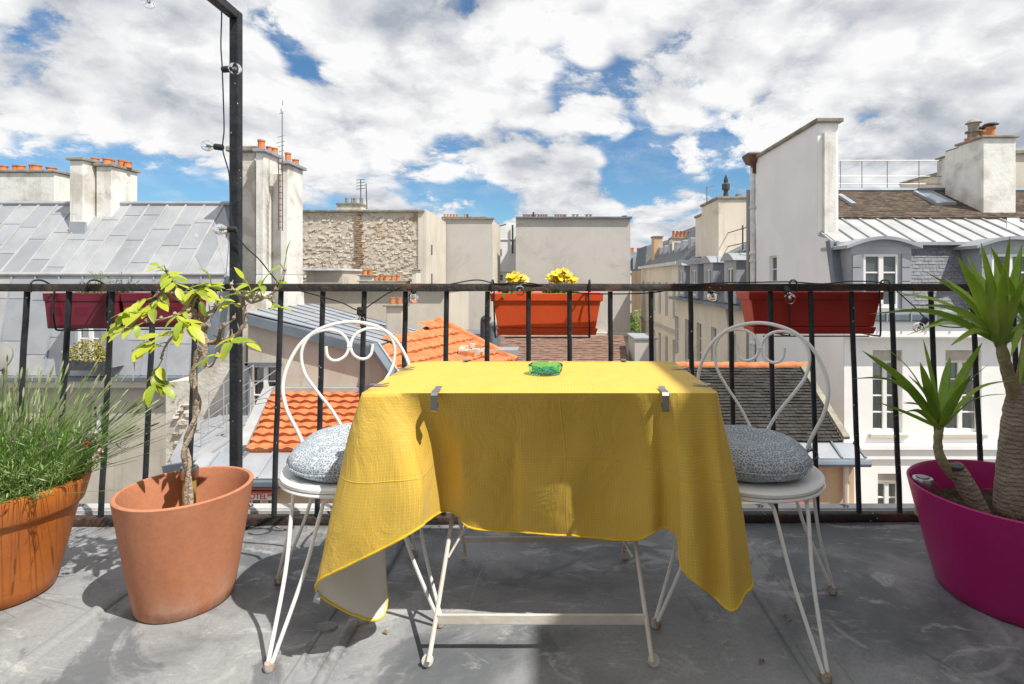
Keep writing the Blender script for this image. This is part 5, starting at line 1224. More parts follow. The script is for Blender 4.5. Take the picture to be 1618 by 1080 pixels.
colm((XL+.71, YF, ZT), px3(1024, 698, 1.425), px3(1028, 770, 1.45), px3(1030, 842, 1.47))
colm((XL+.745, YF, ZT), px3(1042, 696, 1.43), px3(1048, 765, 1.46), px3(1046, 834, 1.485))
colm((XL+.775, YF, ZT), px3(1058, 696, 1.415), px3(1066, 772, 1.43), px3(1068, 846, 1.45))
colm((XL+.80, YF, ZT), px3(1072, 698, 1.39), px3(1078, 790, 1.385), px3(1077, 895, 1.40))
colm((XL+.835, YF, ZT), px3(1092, 705, 1.385), px3(1098, 810, 1.37), px3(1106, 924, 1.375))
colm((XL+.87, YF, ZT), px3(1112, 710, 1.405), px3(1122, 820, 1.40), px3(1130, 943, 1.40))
colm((XRr-.012, YF, ZT), px3(1134, 712, 1.39), px3(1148, 830, 1.365), px3(1157, 965, 1.36))
colm((XRr, YF+.012, ZT), px3(1146, 708, 1.41), px3(1166, 810, 1.40), px3(1176, 940, 1.385))
colm((XRr, YF+.04, ZT), px3(1150, 700, 1.43), px3(1171, 795, 1.43), px3(1188, 912, 1.42))
colm((XRr, YF+.08, ZT), (XRr+.01, YF+.09, .6), (XRr+.02, YF+.10, .45), (XRr+.02, YF+.115, .30))
colm((XRr, 1.56, ZT), (XRr+.006, 1.56, .62), (XRr+.01, 1.57, .5), (XRr+.02, 1.57, hz))
colm((XRr, 1.70, ZT), (XRr+.01, 1.70, .62), (XRr+.0, 1.70, .5), (XRr+.01, 1.70, hz))
colm((XRr, 1.84, ZT), (XRr+.004, 1.84, .62), (XRr+.015, 1.84, .5), (XRr+.01, 1.85, hz))
colm((XRr, YB-.02, ZT), (XRr+.012, YB-.01, .62), (XRr+.02, YB, .5), (XRr+.03, YB+.01, hz-.04))
colm((XRr-.05, YB, ZT), (XRr-.05, YB+.012, .62), (XRr-.06, YB+.015, .50), (XRr-.05, YB+.02, hz))
for k in range(1, 8):
    x = XRr-.05-(XRr-XL-.10)*k/8; w = .012*(-1)**k
    colm((x, YB, ZT), (x, YB+.012+w*.3, .62), (x, YB+.015+w, .5), (x, YB+.02+w, hz))
NR = 30; SUB = 5
rows = []
ctrl = []
for c in cols:
    a, b = c[0], c[1]
    # round the fold over the edge
    full = spline([a, a.lerp(b, .12)+Vector((0, 0, 0)), b, c[2], c[3]], 10)
    ctrl.append(resample(full, NR+1))
n = len(ctrl)
for r in range(NR+1): rows.append(spline([ctrl[i][r] for i in range(n)], SUB, closed=True))
m = len(rows[0]); mb = MB(); uvs = []
# hem arc length for the print
uacc = [0.0]
for i in range(1, m+1): uacc.append(uacc[-1]+(rows[NR//2][i % m]-rows[NR//2][i-1]).length)
for r in range(NR+1):
    for i in range(m+1):
        p = rows[r][i % m].copy()
        if 0 < r:
            k = min(1, r/6); q_ = Vector((p.x*13, p.y*13, p.z*4.5)); p += Vector((.004*mnoise.noise(q_), .0065*mnoise.noise(q_+Vector((5, 0, 0)))*k+.0025*mnoise.noise(q_*2.6)*k, 0))
        mb.v.append(p)
        # print is laid out with the cloth flat: distance down the drop and along the edge
        vv = 0 if r == 0 else None
        uvs.append([0, 0])
W1 = m+1
for i in range(W1):
    acc = 0
    for r in range(NR+1):
        if r: acc += (mb.v[r*W1+i]-mb.v[(r-1)*W1+i]).length
        top = mb.v[i]; uvs[r*W1+i] = [top.x if XL+.03 < top.x < XRr-.03 else top.x+(uacc[i]-uacc[i])*0, 0]
        uvs[r*W1+i] = [uacc[i]*1.0, -acc]
for r in range(NR):
    for i in range(m): mb.f.append((r*W1+i, (r+1)*W1+i, (r+1)*W1+i+1, r*W1+i+1))
# top: an inner grid joined to the edge ring by rings shrinking towards the middle
base = r0 = 0; cen = Vector((tcx, 1.66, ZT)); K = 10; prev = list(range(W1))
topi = []
for k in range(1, K+1):
    cur = []
    for i in range(W1):
        p = rows[0][i % m].lerp(cen, k/K)
        f = min(1, k/2); p.z = ZT+.0032*f+.0012*mnoise.noise(Vector((p.x*9, p.y*9, 4)))*f
        cur.append(len(mb.v)); mb.v.append(p); uvs.append([p.x, p.y])
    topi.append(cur)
for k in range(K):
    a = prev if k == 0 else topi[k-1]; b = topi[k]
    for i in range(m): mb.f.append((a[i], a[i+1], b[i+1], b[i]))
tc = mb.build('tablecloth', M('cloth_yellow'), None, ang=80, uvs=None)
# uv per corner: top faces use the flat position, hanging faces the drop
me = tc.data; ul = me.uv_layers.new(name='UVMap'); ntop = NR*m
for pi_, poly in enumerate(me.polygons):
    for li in poly.loop_indices:
        vi = me.loops[li].vertex_index
        if pi_ >= ntop:
            w = me.vertices[vi].co+tc.location; ul.data[li].uv = (w.x, w.y)
        else: ul.data[li].uv = uvs[vi]
tag(tc, 'bright yellow patterned tablecloth with long drooping corners draped over the table', 'tablecloth')
hem = [rows[NR][i].copy()+Vector((0, 0, 0)) for i in range(m)]
hem2 = [mb.v[NR*W1+i] for i in range(m)]
MB().tube(hem2, .0030, 6, closed=True).build('hem', M('piping_yellow'), tc)
# small care label on the left fold
p = hem2[min(range(m), key=lambda i: (hem2[i]-P(505, 932, 1.38)).length)]
MB().quad(p, p+Vector((.012, -.002, -.004)), p+Vector((.010, -.004, -.032)), p+Vector((-.008, -.003, -.026))).build('care_label', M('tape_white'), tc, solid=.0006)

# ------------------------------------------------------------------ clips
mat('steel', (.5, .5, .51), .3, (.4, .4, .41), 20, metal=1.0)
def clip(x, y, nx, ny, label):
    t = thing('table_clip', label, 'clip', (x, y, .67), 'metal clips holding the tablecloth')
    n = Vector((nx, ny, 0)); s = Vector((-ny, nx, 0)); o = Vector((x, y, 0)); w = .0085
    prof = [(-.045, .7225), (-.02, .7185), (.004, .7195), (.012, .717), (.0165, .71), (.0165, .672), (.012, .668), (.006, .670)]
    mb = MB(); L = len(prof)
    for k in (-w, w):
        for a, z in prof: mb.v.append(o+n*a+s*k+Vector((0, 0, z)))
    for i in range(L-1): mb.f.append((i, i+1, L+i+1, L+i))
    mb.build('clip_body', M('steel'), t, solid=.0014, smooth=False)
    MB().tube([o+n*.008+s*(-w)+Z_*.684, o+n*.008+s*w+Z_*.684], .007, 10).build('spring', M('metal_dark'), t)
q1, q2 = P(688, 625, 1.39), P(1050, 628, 1.39)
clip(q1.x, YF-.002, 0, -1, 'steel clip on the front edge of the yellow cloth, left of centre')
clip(q2.x, YF-.002, 0, -1, 'steel clip on the front edge of the yellow cloth, near its right corner')
clip(XL+.001, 1.475, -1, 0, 'thin steel clip on the left edge of the table, nearer the front corner')
clip(XL+.001, 1.74, -1, 0, 'thin steel clip on the left edge of the table, nearer the railing')
clip(XRr, 1.48, 1, 0, 'thin steel clip on the right edge of the table, nearer the front corner')
clip(XRr, 1.75, 1, 0, 'thin steel clip on the right edge of the table, nearer the railing')
clip(P(738, 572, 1.93).x, YB+.001, 0, 1, 'small steel clip on the far edge of the table, left of the ashtray')
clip(P(985, 572, 1.93).x, YB+.001, 0, 1, 'small steel clip on the far edge of the table, right of the ashtray')

# ------------------------------------------------------------------ ashtray
mat('glass_green', (.22, .80, .78), .03, trans=1.0, ior=1.45)
q = P(862, 590, 1.655)
at_ = MB(); nn = 48; prof = [(.040, 0), (.046, .002), (.051, .012), (.053, .030), (.0505, .033), (.046, .031), (.042, .012), (.038, .0085), (.002, .008)]
for r, z in prof:
    for k in range(nn):
        a = 2*pi*k/nn; notch = max(0, 1-abs(((a-.5) % (pi/2))-pi/4)/.16) if z > .028 else 0
        at_.v.append(Vector((q.x+r*cos(a), 1.655+r*sin(a), ZT+.0045+z*.88-notch*.0045)))
for i in range(len(prof)-1):
    for k in range(nn): at_.f.append((i*nn+k, i*nn+(k+1) % nn, (i+1)*nn+(k+1) % nn, (i+1)*nn+k))
at_.f.append(tuple(range(nn))[::-1]); at_.f.append(tuple((len(prof)-1)*nn+k for k in range(nn)))
o = at_.build('ashtray', M('glass_green'), None); tag(o, 'green glass ashtray with notched rim on the yellow tablecloth', 'ashtray')

# ------------------------------------------------------------------ chairs
mat('chair_white', (.82, .83, .81), .35, (.72, .72, .69), 4, .45, .7, coat=.3, rvar=.15, stain=(.4, .33, .25), ssc=18, slo=.7, shi=.78)
mat('foot_cap', (.55, .5, .42), .3, (.25, .17, .12), 30)
mat('shadow_ring', (.1, .1, .1), .8)
def make_chair(name, label, loc, yaw, group):
    t = thing(name, label, 'chair', (0, 0, 0), group)
    m = M('chair_white')
    MB().lathe([(.02, .410), (.195, .414), (.203, .416), (.208, .421), (.208, .428), (.203, .433), (.193, .433), (.15, .428), (.02, .426)], (0, 0, 0), 56).build('seat', m, t)
    MB().tube([(.205*cos(a*pi/24),   .205*sin(a*pi/24), .411) for a in range(48)], .005, 8, closed=True).build('seat_ring', m, t)
    for k in range(4):
        a0 = radians(45+90*k); foot = Vector((.31*cos(a0), .31*sin(a0), .016))
        l = MB()
        for s in (-1, 1):
            a = a0+s*radians(17); topp = Vector((.188*cos(a), .188*sin(a), .392)); a1 = a0+s*radians(30); inn = Vector((.15*cos(a1), .15*sin(a1), .406))
            f = foot+Vector((-sin(a0), cos(a0), 0))*s*.006
            l.tube(spline([inn, Vector((.178*cos(a0+s*radians(22)), .178*sin(a0+s*radians(22)), .404)), topp, topp.lerp(f, .10)+Vector((0, 0, 0)), topp.lerp(f, .5)+Vector((cos(a0), sin(a0), 0))*-.012, f], 6), .0054, 8)
        lo = l.build('leg', m, t)
        MB().lathe([(.007, -.016), (.013, -.014), (.015, -.005), (.0125, .005), (.008, .008)], foot, 14).build('foot_cap', M('foot_cap'), lo)
    k = .00061
    cv = lambda p: Vector(((p[0]-547)*.00056, .195, HC-((480+p[1]/3.6)-440)/460.0))
    lean = lambda v: v+Vector((0, (v.z-.45)*.10, 0))
    half = [(290, 790), (272, 730), (240, 660), (205, 590), (184, 520), (176, 440), (200, 340), (262, 230), (350, 155), (450, 118), (547, 106)]
    outer = half+[(1094-x, y) for x, y in half[::-1][1:]]
    MB().tube(spline([lean(cv(p)) for p in outer], 6), .0062, 10).build('back_hoop', m, t)
    inner = [(528, 735), (505, 700), (440, 590), (350, 470), (295, 385), (275, 295), (288, 225), (330, 172), (400, 149), (470, 155), (520, 190), (541, 240), (528, 290), (490, 318), (450, 320), (422, 298), (413, 262), (412, 238)]
    MB().tube(spline([lean(cv(p)) for p in inner], 6), .0052, 8).build('back_scroll', m, t)
    MB().tube(spline([lean(cv((1094-x, y))) for x, y in inner], 6), .0052, 8).build('back_scroll', m, t)
    e = lean(cv((547, 245))); MB().tube([e-X_*.008, e+X_*.008], .0065, 8).build('collar', m, t)
    for s in (-1, 1):
        for xx, yy in ((half[0][0], 790), (528, 735)):
            b = lean(cv((xx if s < 0 else 1094-xx, yy))); MB().tube([b, Vector((b.x, .185, .412))], .0064, 8).build('back_foot', m, t)
    t.location = loc; t.rotation_euler = (0, 0, yaw); return t
c1 = make_chair('bistro_chair', 'white wire heart back bistro chair left of the table, beside terracotta pots', (-.618, 1.686, 0), radians(24), 'white heart back chairs at the table')
c2 = copy_tree(c1, None, (.593, 1.655, 0)); c2.rotation_euler = (0, 0, radians(-29))
c2['label'] = 'white wire heart back bistro chair right of the table, nearest the magenta pot'
def cushion_extra(N, b, co):
    v = N.voro(co, 120, 'DISTANCE_TO_EDGE', .8); l = N.mr(v, .03, .14, 1, 0)
    v2 = N.voro(N.vmath('ADD', co, (.3, .1, .2)), 190, 'F1', .9); d = N.mr(v2, .18, .34, 1, 0)
    m = N.math('MAXIMUM', l, N.math('MULTIPLY', d, .55))
    N.set(b.inputs['Base Color'], N.mix(m, (.20, .24, .29, 1), (.56, .59, .62, 1)))
mat('cushion_print', (.4, .42, .45), .85, extra=cushion_extra)
MATS['cushion_print'].node_tree.nodes['Principled BSDF'].inputs['Specular IOR Level'].default_value = .15
def cushion(label, loc, yaw, tilt, seed, rx, ry, hh):
    mb = MB(); nu, nv = 72, 30; rr = random.Random(seed); ph = [rr.uniform(0, 6) for _ in range(6)]
    Mx = Matrix.Translation(loc) @ Matrix.Rotation(yaw, 4, 'Z') @ Matrix.Rotation(tilt[0], 4, 'X') @ Matrix.Rotation(tilt[1], 4, 'Y')
    for j in range(nv+1):
        t = -1+2*j/nv; el = t*pi/2; c = max(cos(el), 0)**.62; s_ = (abs(sin(el))**.9)*(1 if t > 0 else -1)
        for i in range(nu):
            a = 2*pi*i/nu
            wr = 1+.02*sin(3*a+ph[0])+.015*sin(5*a+ph[1])
            gather = .012*sin(17*a+ph[2])*max(0, 1-abs(t)*2.2)
            x, y = rx*c*cos(a)*(wr+gather), ry*c*sin(a)*(wr+gather)
            r = c
            z = s_*hh/2*(1+.10*sin(2*a+ph[3])*r)+.006*mnoise.noise(Vector((x*16, y*16, t+seed)))*c
            if t > 0: z -= .024*math.exp(-(r/.30)**2)+.010*math.exp(-((abs(sin(a-ph[4]))*r)/.10)**2)*(r > .1)*min(1, r)*(1-r)*2.5
            if t < 0: z = max(z, -hh*.40)
            mb.v.append(Mx @ Vector((x, y, z)))
    for j in range(nv):
        for i in range(nu): mb.f.append((j*nu+i, j*nu+(i+1) % nu, (j+1)*nu+(i+1) % nu, (j+1)*nu+i))
    o = mb.build('seat_cushion', M('cushion_print'), None, ang=80); tag(o, label, 'cushion', 'blue grey patterned seat cushions'); 
    seam = [Mx @ Vector((rx*1.012*cos(2*pi*i/60)*(1+.02*sin(3*2*pi*i/60+ph[0])), ry*1.012*sin(2*pi*i/60)*(1+.02*sin(3*2*pi*i/60+ph[0])), 0)) for i in range(60)]
    MB().tube(seam, .003, 5, closed=True).build('seam', M('cushion_print'), o)
    return o
cushion('puffy blue grey leaf print cushion in the sun on the left chair', (-.620, 1.675, .477), radians(15), (radians(5), radians(-3)), 3, .182, .168, .105)
cushion('puffy blue grey leaf print cushion in the shade on the right chair', (.578, 1.665, .477), radians(-20), (radians(3), radians(2)), 5, .192, .168, .105)
tie = P(1272, 716, 1.72); MB().tube(spline([tie, tie+Vector((.012, 0, .012)), tie+Vector((.035, -.01, .004)), tie+Vector((.02, -.02, -.012)), tie+Vector((-.012, -.01, -.004)), tie+Vector((.03, 0, .014))], 6), .0022, 5).build('tie_ribbon', M('metal_dark'), c2 if False else None)
bpy.data.objects['tie_ribbon'].parent = None
tag(bpy.data.objects['tie_ribbon'], 'dark tie ribbon knotted at the back of the right cushion', 'ribbon')

# ------------------------------------------------------------------ pots
def pot_wear(N, b, co):
    # lime bloom creeping up from the foot and down from the rim, soil splashes, a few runs
    c = b.inputs['Base Color'].links[0].from_socket; z = N.sep(co)[2]
    n = N.noise(N.scale(co, 1, 1, .35), 9, 9, .7, .5)
    lo_ = N.math('MULTIPLY', N.mr(z, .0, .14, 1.0, 0.0), N.mr(n, .42, .62)); c = N.mix(N.math('MULTIPLY', lo_, .42), c, (.62, .47, .38, 1))
    hi_ = N.math('MULTIPLY', N.mr(z, .28, .36, 0.0, 1.0), N.mr(N.noise(co, 14, 8, .7), .45, .62)); c = N.mix(N.math('MULTIPLY', hi_, .35), c, (.30, .13, .08, 1))
    sp = N.math('MULTIPLY', N.mr(N.voro(co, 55), .06, .11, 1, 0), N.mr(N.noise(co, 7, 3, .6), .52, .6)); c = N.mix(N.math('MULTIPLY', sp, .6), c, (.22, .13, .09, 1))
    N.set(b.inputs['Base Color'], c)
mat('terracotta', (.54, .225, .12), .8, (.44, .17, .09), 2.6, .35, .7, stain=(.64, .40, .29), ssc=3.0, slo=.60, shi=.82, bump=.06, bsc=60, fine=.12, stretch=(1, 1, .5), spec=.3, extra=pot_wear)
mat('pot_orange', (.50, .15, .025), .42, (.36, .10, .02), 2.5, .4, .7, bump=.1, bsc=25, fine=.08, spec=.45)
mat('pot_magenta', (.46, .012, .165), .38, (.40, .009, .14), 2.0, bump=.05, bsc=40, spec=.45, fine=.06, rvar=.2, stain=(.40, .05, .18), ssc=5, slo=.6, shi=.8)
mat('soil', (.045, .03, .02), .95, (.10, .07, .045), 30, bump=1.0, bsc=60)
def pot(name, label, c, R, r, h, m, wall=.012, lip=None, fill=.8, sx=1.0, rot=0.0, soil=True, group=None):
    t = thing(name, label, 'plant pot', (c[0], c[1], 0), group)
    prof = [(r-.02, .0015), (r-.006, .001), (r, .006)]
    n = 10
    for k in range(1, n+1):
        s = k/n; prof.append((r+(R-r)*(s**.92), .006+(h-.010)*s))
    if lip:
        prof = [p for p in prof if p[1] < h-lip[0]]; rr_ = r+(R-r)*((h-lip[0])/h)**.92
        prof += [(rr_, h-lip[0]-.002), (rr_+lip[1]*.8, h-lip[0]+.003), (rr_+lip[1], h-lip[0]+.010), (R+lip[1]*.9, h-.008), (R+lip[1]*.7, h-.001)]
    prof += [(R-.002, h-.0015), (R-wall*.5, h), (R-wall+.002, h-.002), (R-wall, h-.008)]
    for k in range(9, 0, -1):
        s = k/10; 
        if s*h > h*fill-.04: prof.append((r+(R-r)*(s**.92)-wall, h*s))
    prof.append((.01, prof[-1][1]))
    MB().lathe(prof, (c[0], c[1], 0), 96, sx, 1, rot).build('pot_body', m, t, ang=45)
    if soil:
        mb = MB(); nn, kk = 56, 14; zf = h*fill; rs = (r+(R-r)*(fill**.92)-wall)*.995
        for j in range(kk+1):
            for i in range(nn):
                a = 2*pi*i/nn; q = rs*j/kk; x, y = q*cos(a)*sx, q*sin(a)
                mb.v.append(Vector((c[0]+x*cos(rot)-y*sin(rot), c[1]+x*sin(rot)+y*cos(rot), zf+.012*mnoise.noise(Vector((x*25, y*25, c[0])))+.006*mnoise.noise(Vector((x*70, y*70, 2))))))
        for j in range(kk):
            for i in range(nn): mb.f.append((j*nn+i, (j+1)*nn+i, (j+1)*nn+(i+1) % nn, j*nn+(i+1) % nn))
        mb.build('soil', M('soil'), t)
    return t
LP = (-1.755, 1.735); TP = (-1.154, 1.708); MP = (1.475, 1.735)
pot('lavender_pot', 'glossy orange round plant pot with banded rim holding lavender, at left edge', LP, .205, .125, .352, M('pot_orange'), lip=(.085, .013), fill=.9)
pot('terracotta_pot', 'tall matt terracotta pot holding the twisted wisteria, left of the chair', TP, .186, .132, .356, M('terracotta'), wall=.014, fill=.55)
pot('magenta_pot', 'large smooth magenta plastic pot holding the yuccas, at right edge', MP, .295, .215, .333, M('pot_magenta'), wall=.008, fill=.70)

# solar lamps pushed into the pots
mat('cell', (.02, .02, .03), .15, spec=.9); mat('clear_tube', (.5, .35, .1), .1, (.35, .25, .06), 12, trans=.3)
def lamp(x, y, d, z0, label, s=1.0):
    q = P(x, y, d); t = thing('solar_lamp', label, 'garden lamp', (q.x, q.y, z0), 'small solar garden lamps')
    MB().lathe([(.004, z0-q.z), (.02*s, z0-q.z+.01), (.021*s, -.045), (.02*s, -.042)], q, 20).build('lamp_tube', M('clear_tube'), t)
    MB().lathe([(.022*s, -.042), (.027*s, -.04), (.028*s, -.012), (.025*s, -.004), (.018*s, -.003)], q, 24).build('cap', M('steel'), t)
    MB().lathe([(.019*s, -.004), (.017*s, .0), (.001, .0005)], q, 24).build('solar_cell', M('cell'), t)
lamp(1458, 752, 1.83, .20, 'small steel solar lamp standing inside the magenta pot', 1.15)
lamp(299, 735, 1.83, .18, 'small steel solar lamp inside the terracotta pot behind the wisteria stem')

# ------------------------------------------------------------------ wisteria
mat('bark', (.50, .41, .32), .85, (.27, .2, .15), 14, .4, .65, bump=.9, bsc=60, stretch=(1, 1, .3))
def leaf_mat(name, c1_, c2_, sc=6, tl=.35):
    m = mat(name, c1_, .42, c2_, sc, .35, .65, spec=.4)
    N = NT(m.node_tree); out = [n for n in N.n if n.type == 'OUTPUT_MATERIAL'][0]; b = N.n['Principled BSDF']
    tr = N.n.new('ShaderNodeBsdfTranslucent'); N.l.new(b.inputs['Base Color'].links[0].from_socket, tr.inputs['Color'])
    mx = N.n.new('ShaderNodeMixShader'); mx.inputs[0].default_value = tl; N.l.new(b.outputs[0], mx.inputs[1]); N.l.new(tr.outputs[0], mx.inputs[2]); N.l.new(mx.outputs[0], out.inputs['Surface']); return m
leaf_mat('wisteria_leaf', (.56, .58, .05), (.40, .50, .045), 5); leaf_mat('wisteria_leaf_b', (.44, .54, .05), (.30, .44, .045), 6)
leaf_mat('yucca_leaf', (.26, .45, .05), (.40, .58, .09), 5, .42); leaf_mat('yucca_leaf_b', (.38, .56, .07), (.52, .66, .14), 6, .42)
leaf_mat('lavender_green', (.14, .24, .06), (.26, .37, .12), 12, .25); leaf_mat('grass_green', (.12, .26, .04), (.22, .36, .07), 10, .25)
ws = thing('wisteria', 'young wisteria with twisted bare stem and yellow green leaves in terracotta pot', 'plant', (TP[0]+.02, TP[1], .20))
D = 1.72
def wp3(x, y, d=D): return P(x, y, d)
core = spline([wp3(297, 800), wp3(297, 740), wp3(293, 705), wp3(305, 670), wp3(312, 635), wp3(305, 600), wp3(311, 565), wp3(322, 540)], 14)
core[0].z = .19
for s, rr0 in ((0, .0076), (pi, .0060)):
    L = len(core); pts = []
    for i, p in enumerate(core):
        a = s+i*2*pi/34; amp = .0072*(1-.3*i/L); pts.append(p+Vector((cos(a)*amp, sin(a)*amp, 0)))
    MB().tube(pts, [rr0*(1.05-.25*i/L) for i in range(L)], 10).build('stem', M('bark'), ws)
MB().tube(spline([wp3(322, 560), wp3(322, 535), wp3(312, 520), wp3(330, 512)], 5), [.012]*8+[.014]*4+[.009]*4, 10).build('knuckle', M('bark'), ws)
branches = [
    [(318, 545), (325, 520, 1.73), (316, 500, 1.74), (290, 480, 1.72), (262, 462, 1.70), (240, 470, 1.69)],
    [(318, 540), (310, 515, 1.71), (300, 490, 1.69), (270, 500, 1.66), (225, 510, 1.64)],
    [(322, 540), (345, 540, 1.73), (372, 530, 1.72), (385, 515, 1.72), (388, 495, 1.73), (385, 470, 1.74), (400, 478, 1.73), (440, 455, 1.73), (452, 425, 1.73)],
    [(345, 538, 1.73), (350, 520, 1.70), (362, 508, 1.70), (372, 505, 1.69)],
    [(316, 520, 1.73), (330, 500, 1.76), (345, 480, 1.77), (338, 455, 1.78)],
    [(388, 495, 1.73), (378, 465, 1.74), (368, 455, 1.75), (366, 450, 1.75)],
    [(318, 545), (322, 560, 1.70), (330, 580, 1.69), (345, 560, 1.68)],
    [(290, 480, 1.72), (275, 450, 1.72), (262, 428, 1.73)],
    [(305, 495, 1.69), (285, 520, 1.67), (262, 545, 1.66), (255, 570, 1.66)],
    [(316, 500, 1.74), (335, 490, 1.78), (350, 470, 1.80)],
    [(385, 470, 1.74), (420, 470, 1.71), (432, 480, 1.70)],
]
for b in branches:
    pts = spline([wp3(*q) for q in b], 6); L = len(pts)
    pts = [p+Vector((mnoise.noise(p*40), mnoise.noise(p*40+Vector((9, 0, 0))), mnoise.noise(p*40+Vector((0, 9, 0)))))*.004 for p in pts]
    r0 = .0085 if len(b) > 7 else .006
    mb = MB().tube(pts, [r0*(1-.72*i/L) for i in range(L)], 7)
    rr = random.Random(len(b)*7)
    for i in range(2, L-1, 3):
        q = pts[i]; mb.tube([q, q+Vector((rr.uniform(-.02, .02), rr.uniform(-.02, .02), rr.uniform(-.005, .03)))], [.0026, .001], 5)
        if rr.random() < .5: mb.lathe([(.002, 0), (.006, .004), (.004, .01), (.001, .012)], q, 7)
    mb.build('branch', M('bark'), ws)
def blade(L, W, n=5, fold=.18, curl=.2, lm=None):
    """leaflet mesh along +X, shared between copies"""
    mb = MB()
    for i in range(n+1):
        t = i/n; w = W*(sin(pi*min(1, t*.94+.04))**.75)*(1-.35*t); z = -curl*L*t*t
        mb.v += [Vector((L*t, -w, z+fold*w)), Vector((L*t, 0, z)), Vector((L*t, w, z+fold*w))]
    for i in range(n):
        a = i*3; mb.f += [(a, a+3, a+4, a+1), (a+1, a+4, a+5, a+2)]
    return mb
def mesh_of(mb, name, m):
    me = bpy.data.meshes.new(name); me.from_pydata([tuple(v) for v in mb.v], [], mb.f); me.polygons.foreach_set('use_smooth', [True]*len(me.polygons)); me.materials.append(m); me.update(); return me
leaf_mat('wisteria_leaf_c', (.20, .33, .035), (.42, .40, .05), 16, .35)
lmesh = [mesh_of(blade(.040, .012, curl=.5, fold=.35), 'leaflet', M('wisteria_leaf_c')), mesh_of(blade(.050, .0125), 'leaflet', M('wisteria_leaf')), mesh_of(blade(.042, .0115, curl=.35), 'leaflet', M('wisteria_leaf_b')), mesh_of(blade(.046, .014, curl=.05), 'leaflet', M('wisteria_leaf'))]
def compound(tip_path, n, size, seed, parent=ws):
    rr = random.Random(seed); pts = resample(spline([wp3(*q) for q in tip_path], 8), 24)
    lf = MB().tube(pts, [.0016]*24, 5).build('leaf', M('wisteria_leaf_b'), parent)
    for i in range(n):
        k = int(4+19*i/(n-1)) if n > 1 else 23; p = pts[min(k, 23)]; tg = (pts[min(k, 23)]-pts[max(k-2, 0)]).normalized()
        sides = (-1, 1) if i < n-1 else (0,)
        for s in sides:
            o = bpy.data.objects.new('leaflet', rr.choice(lmesh)); COL.objects.link(o); o.parent = lf
            up = (Vector((0, -.45, 1))+Vector((rr.uniform(-.4, .4), rr.uniform(-.3, .3), 0))).normalized(); sd_ = tg.cross(up).normalized()
            dv = (tg*(.55 if s else 1)+sd_*s*.9+Vector((0, 0, rr.uniform(-.25, .05)))).normalized()
            zz = (up-dv*up.dot(dv)).normalized(); yy = zz.cross(dv)
            o.matrix_local = Matrix.Translation(p-ORG[parent.name]) @ Matrix((dv, yy, zz)).transposed().to_4x4() @ Matrix.Scale(size*1.38*rr.uniform(.8, 1.15)*(.75+.35*sin(pi*i/n)), 4)
leaves = [
    ([(262, 462, 1.70), (230, 488, 1.68), (195, 500, 1.67), (172, 524, 1.66)], 6, .9, 1), ([(262, 455, 1.70), (240, 490, 1.66), (205, 493, 1.64)], 5, .85, 2),
    ([(262, 428, 1.73), (272, 440, 1.70), (280, 455, 1.69)], 5, .75, 3), ([(262, 430, 1.73), (256, 424, 1.72), (250, 420, 1.72)], 3, .6, 4),
    ([(338, 455, 1.78), (330, 452, 1.74), (318, 450, 1.72), (318, 475, 1.70)], 6, .9, 5), ([(338, 455, 1.78), (334, 448, 1.76), (332, 440, 1.75)], 3, .8, 6),
    ([(225, 510, 1.64), (205, 520, 1.62), (178, 527, 1.61)], 4, .8, 7), ([(255, 545, 1.66), (235, 545, 1.64), (222, 555, 1.63)], 4, 1.0, 8),
    ([(255, 570, 1.66), (245, 590, 1.65), (240, 602, 1.64), (258, 612, 1.63)], 4, 1.0, 9), ([(258, 600, 1.66), (245, 605, 1.66), (228, 625, 1.66)], 3, .8, 10),
    ([(372, 530, 1.72), (360, 540, 1.66), (390, 542, 1.63)], 3, .95, 11), ([(400, 478, 1.73), (395, 455, 1.72), (385, 440, 1.71)], 4, .7, 12),
    ([(400, 478, 1.73), (415, 445, 1.72), (425, 432, 1.72)], 3, .7, 13), ([(440, 455, 1.73), (448, 425, 1.73), (452, 405, 1.73)], 2, .7, 14),
    ([(345, 480, 1.77), (355, 470, 1.75), (365, 465, 1.74)], 3, .6, 15), ([(300, 490, 1.69), (280, 500, 1.64), (300, 515, 1.62)], 4, .9, 16),
    ([(310, 500, 1.71), (290, 520, 1.66), (270, 528, 1.64), (250, 530, 1.63)], 5, .95, 17), ([(345, 560, 1.68), (335, 562, 1.66), (320, 570, 1.66)], 3, .6, 18),
    ([(432, 480, 1.70), (438, 484, 1.69), (444, 485, 1.69)], 2, .6, 19), ([(285, 470, 1.72), (300, 462, 1.70), (312, 460, 1.68)], 4, .8, 20),
    ([(350, 470, 1.80), (360, 478, 1.78), (372, 480, 1.76)], 3, .6, 21), ([(240, 470, 1.69), (215, 480, 1.67), (190, 500, 1.66)], 5, .8, 22),
]
for a in leaves: compound(*a)

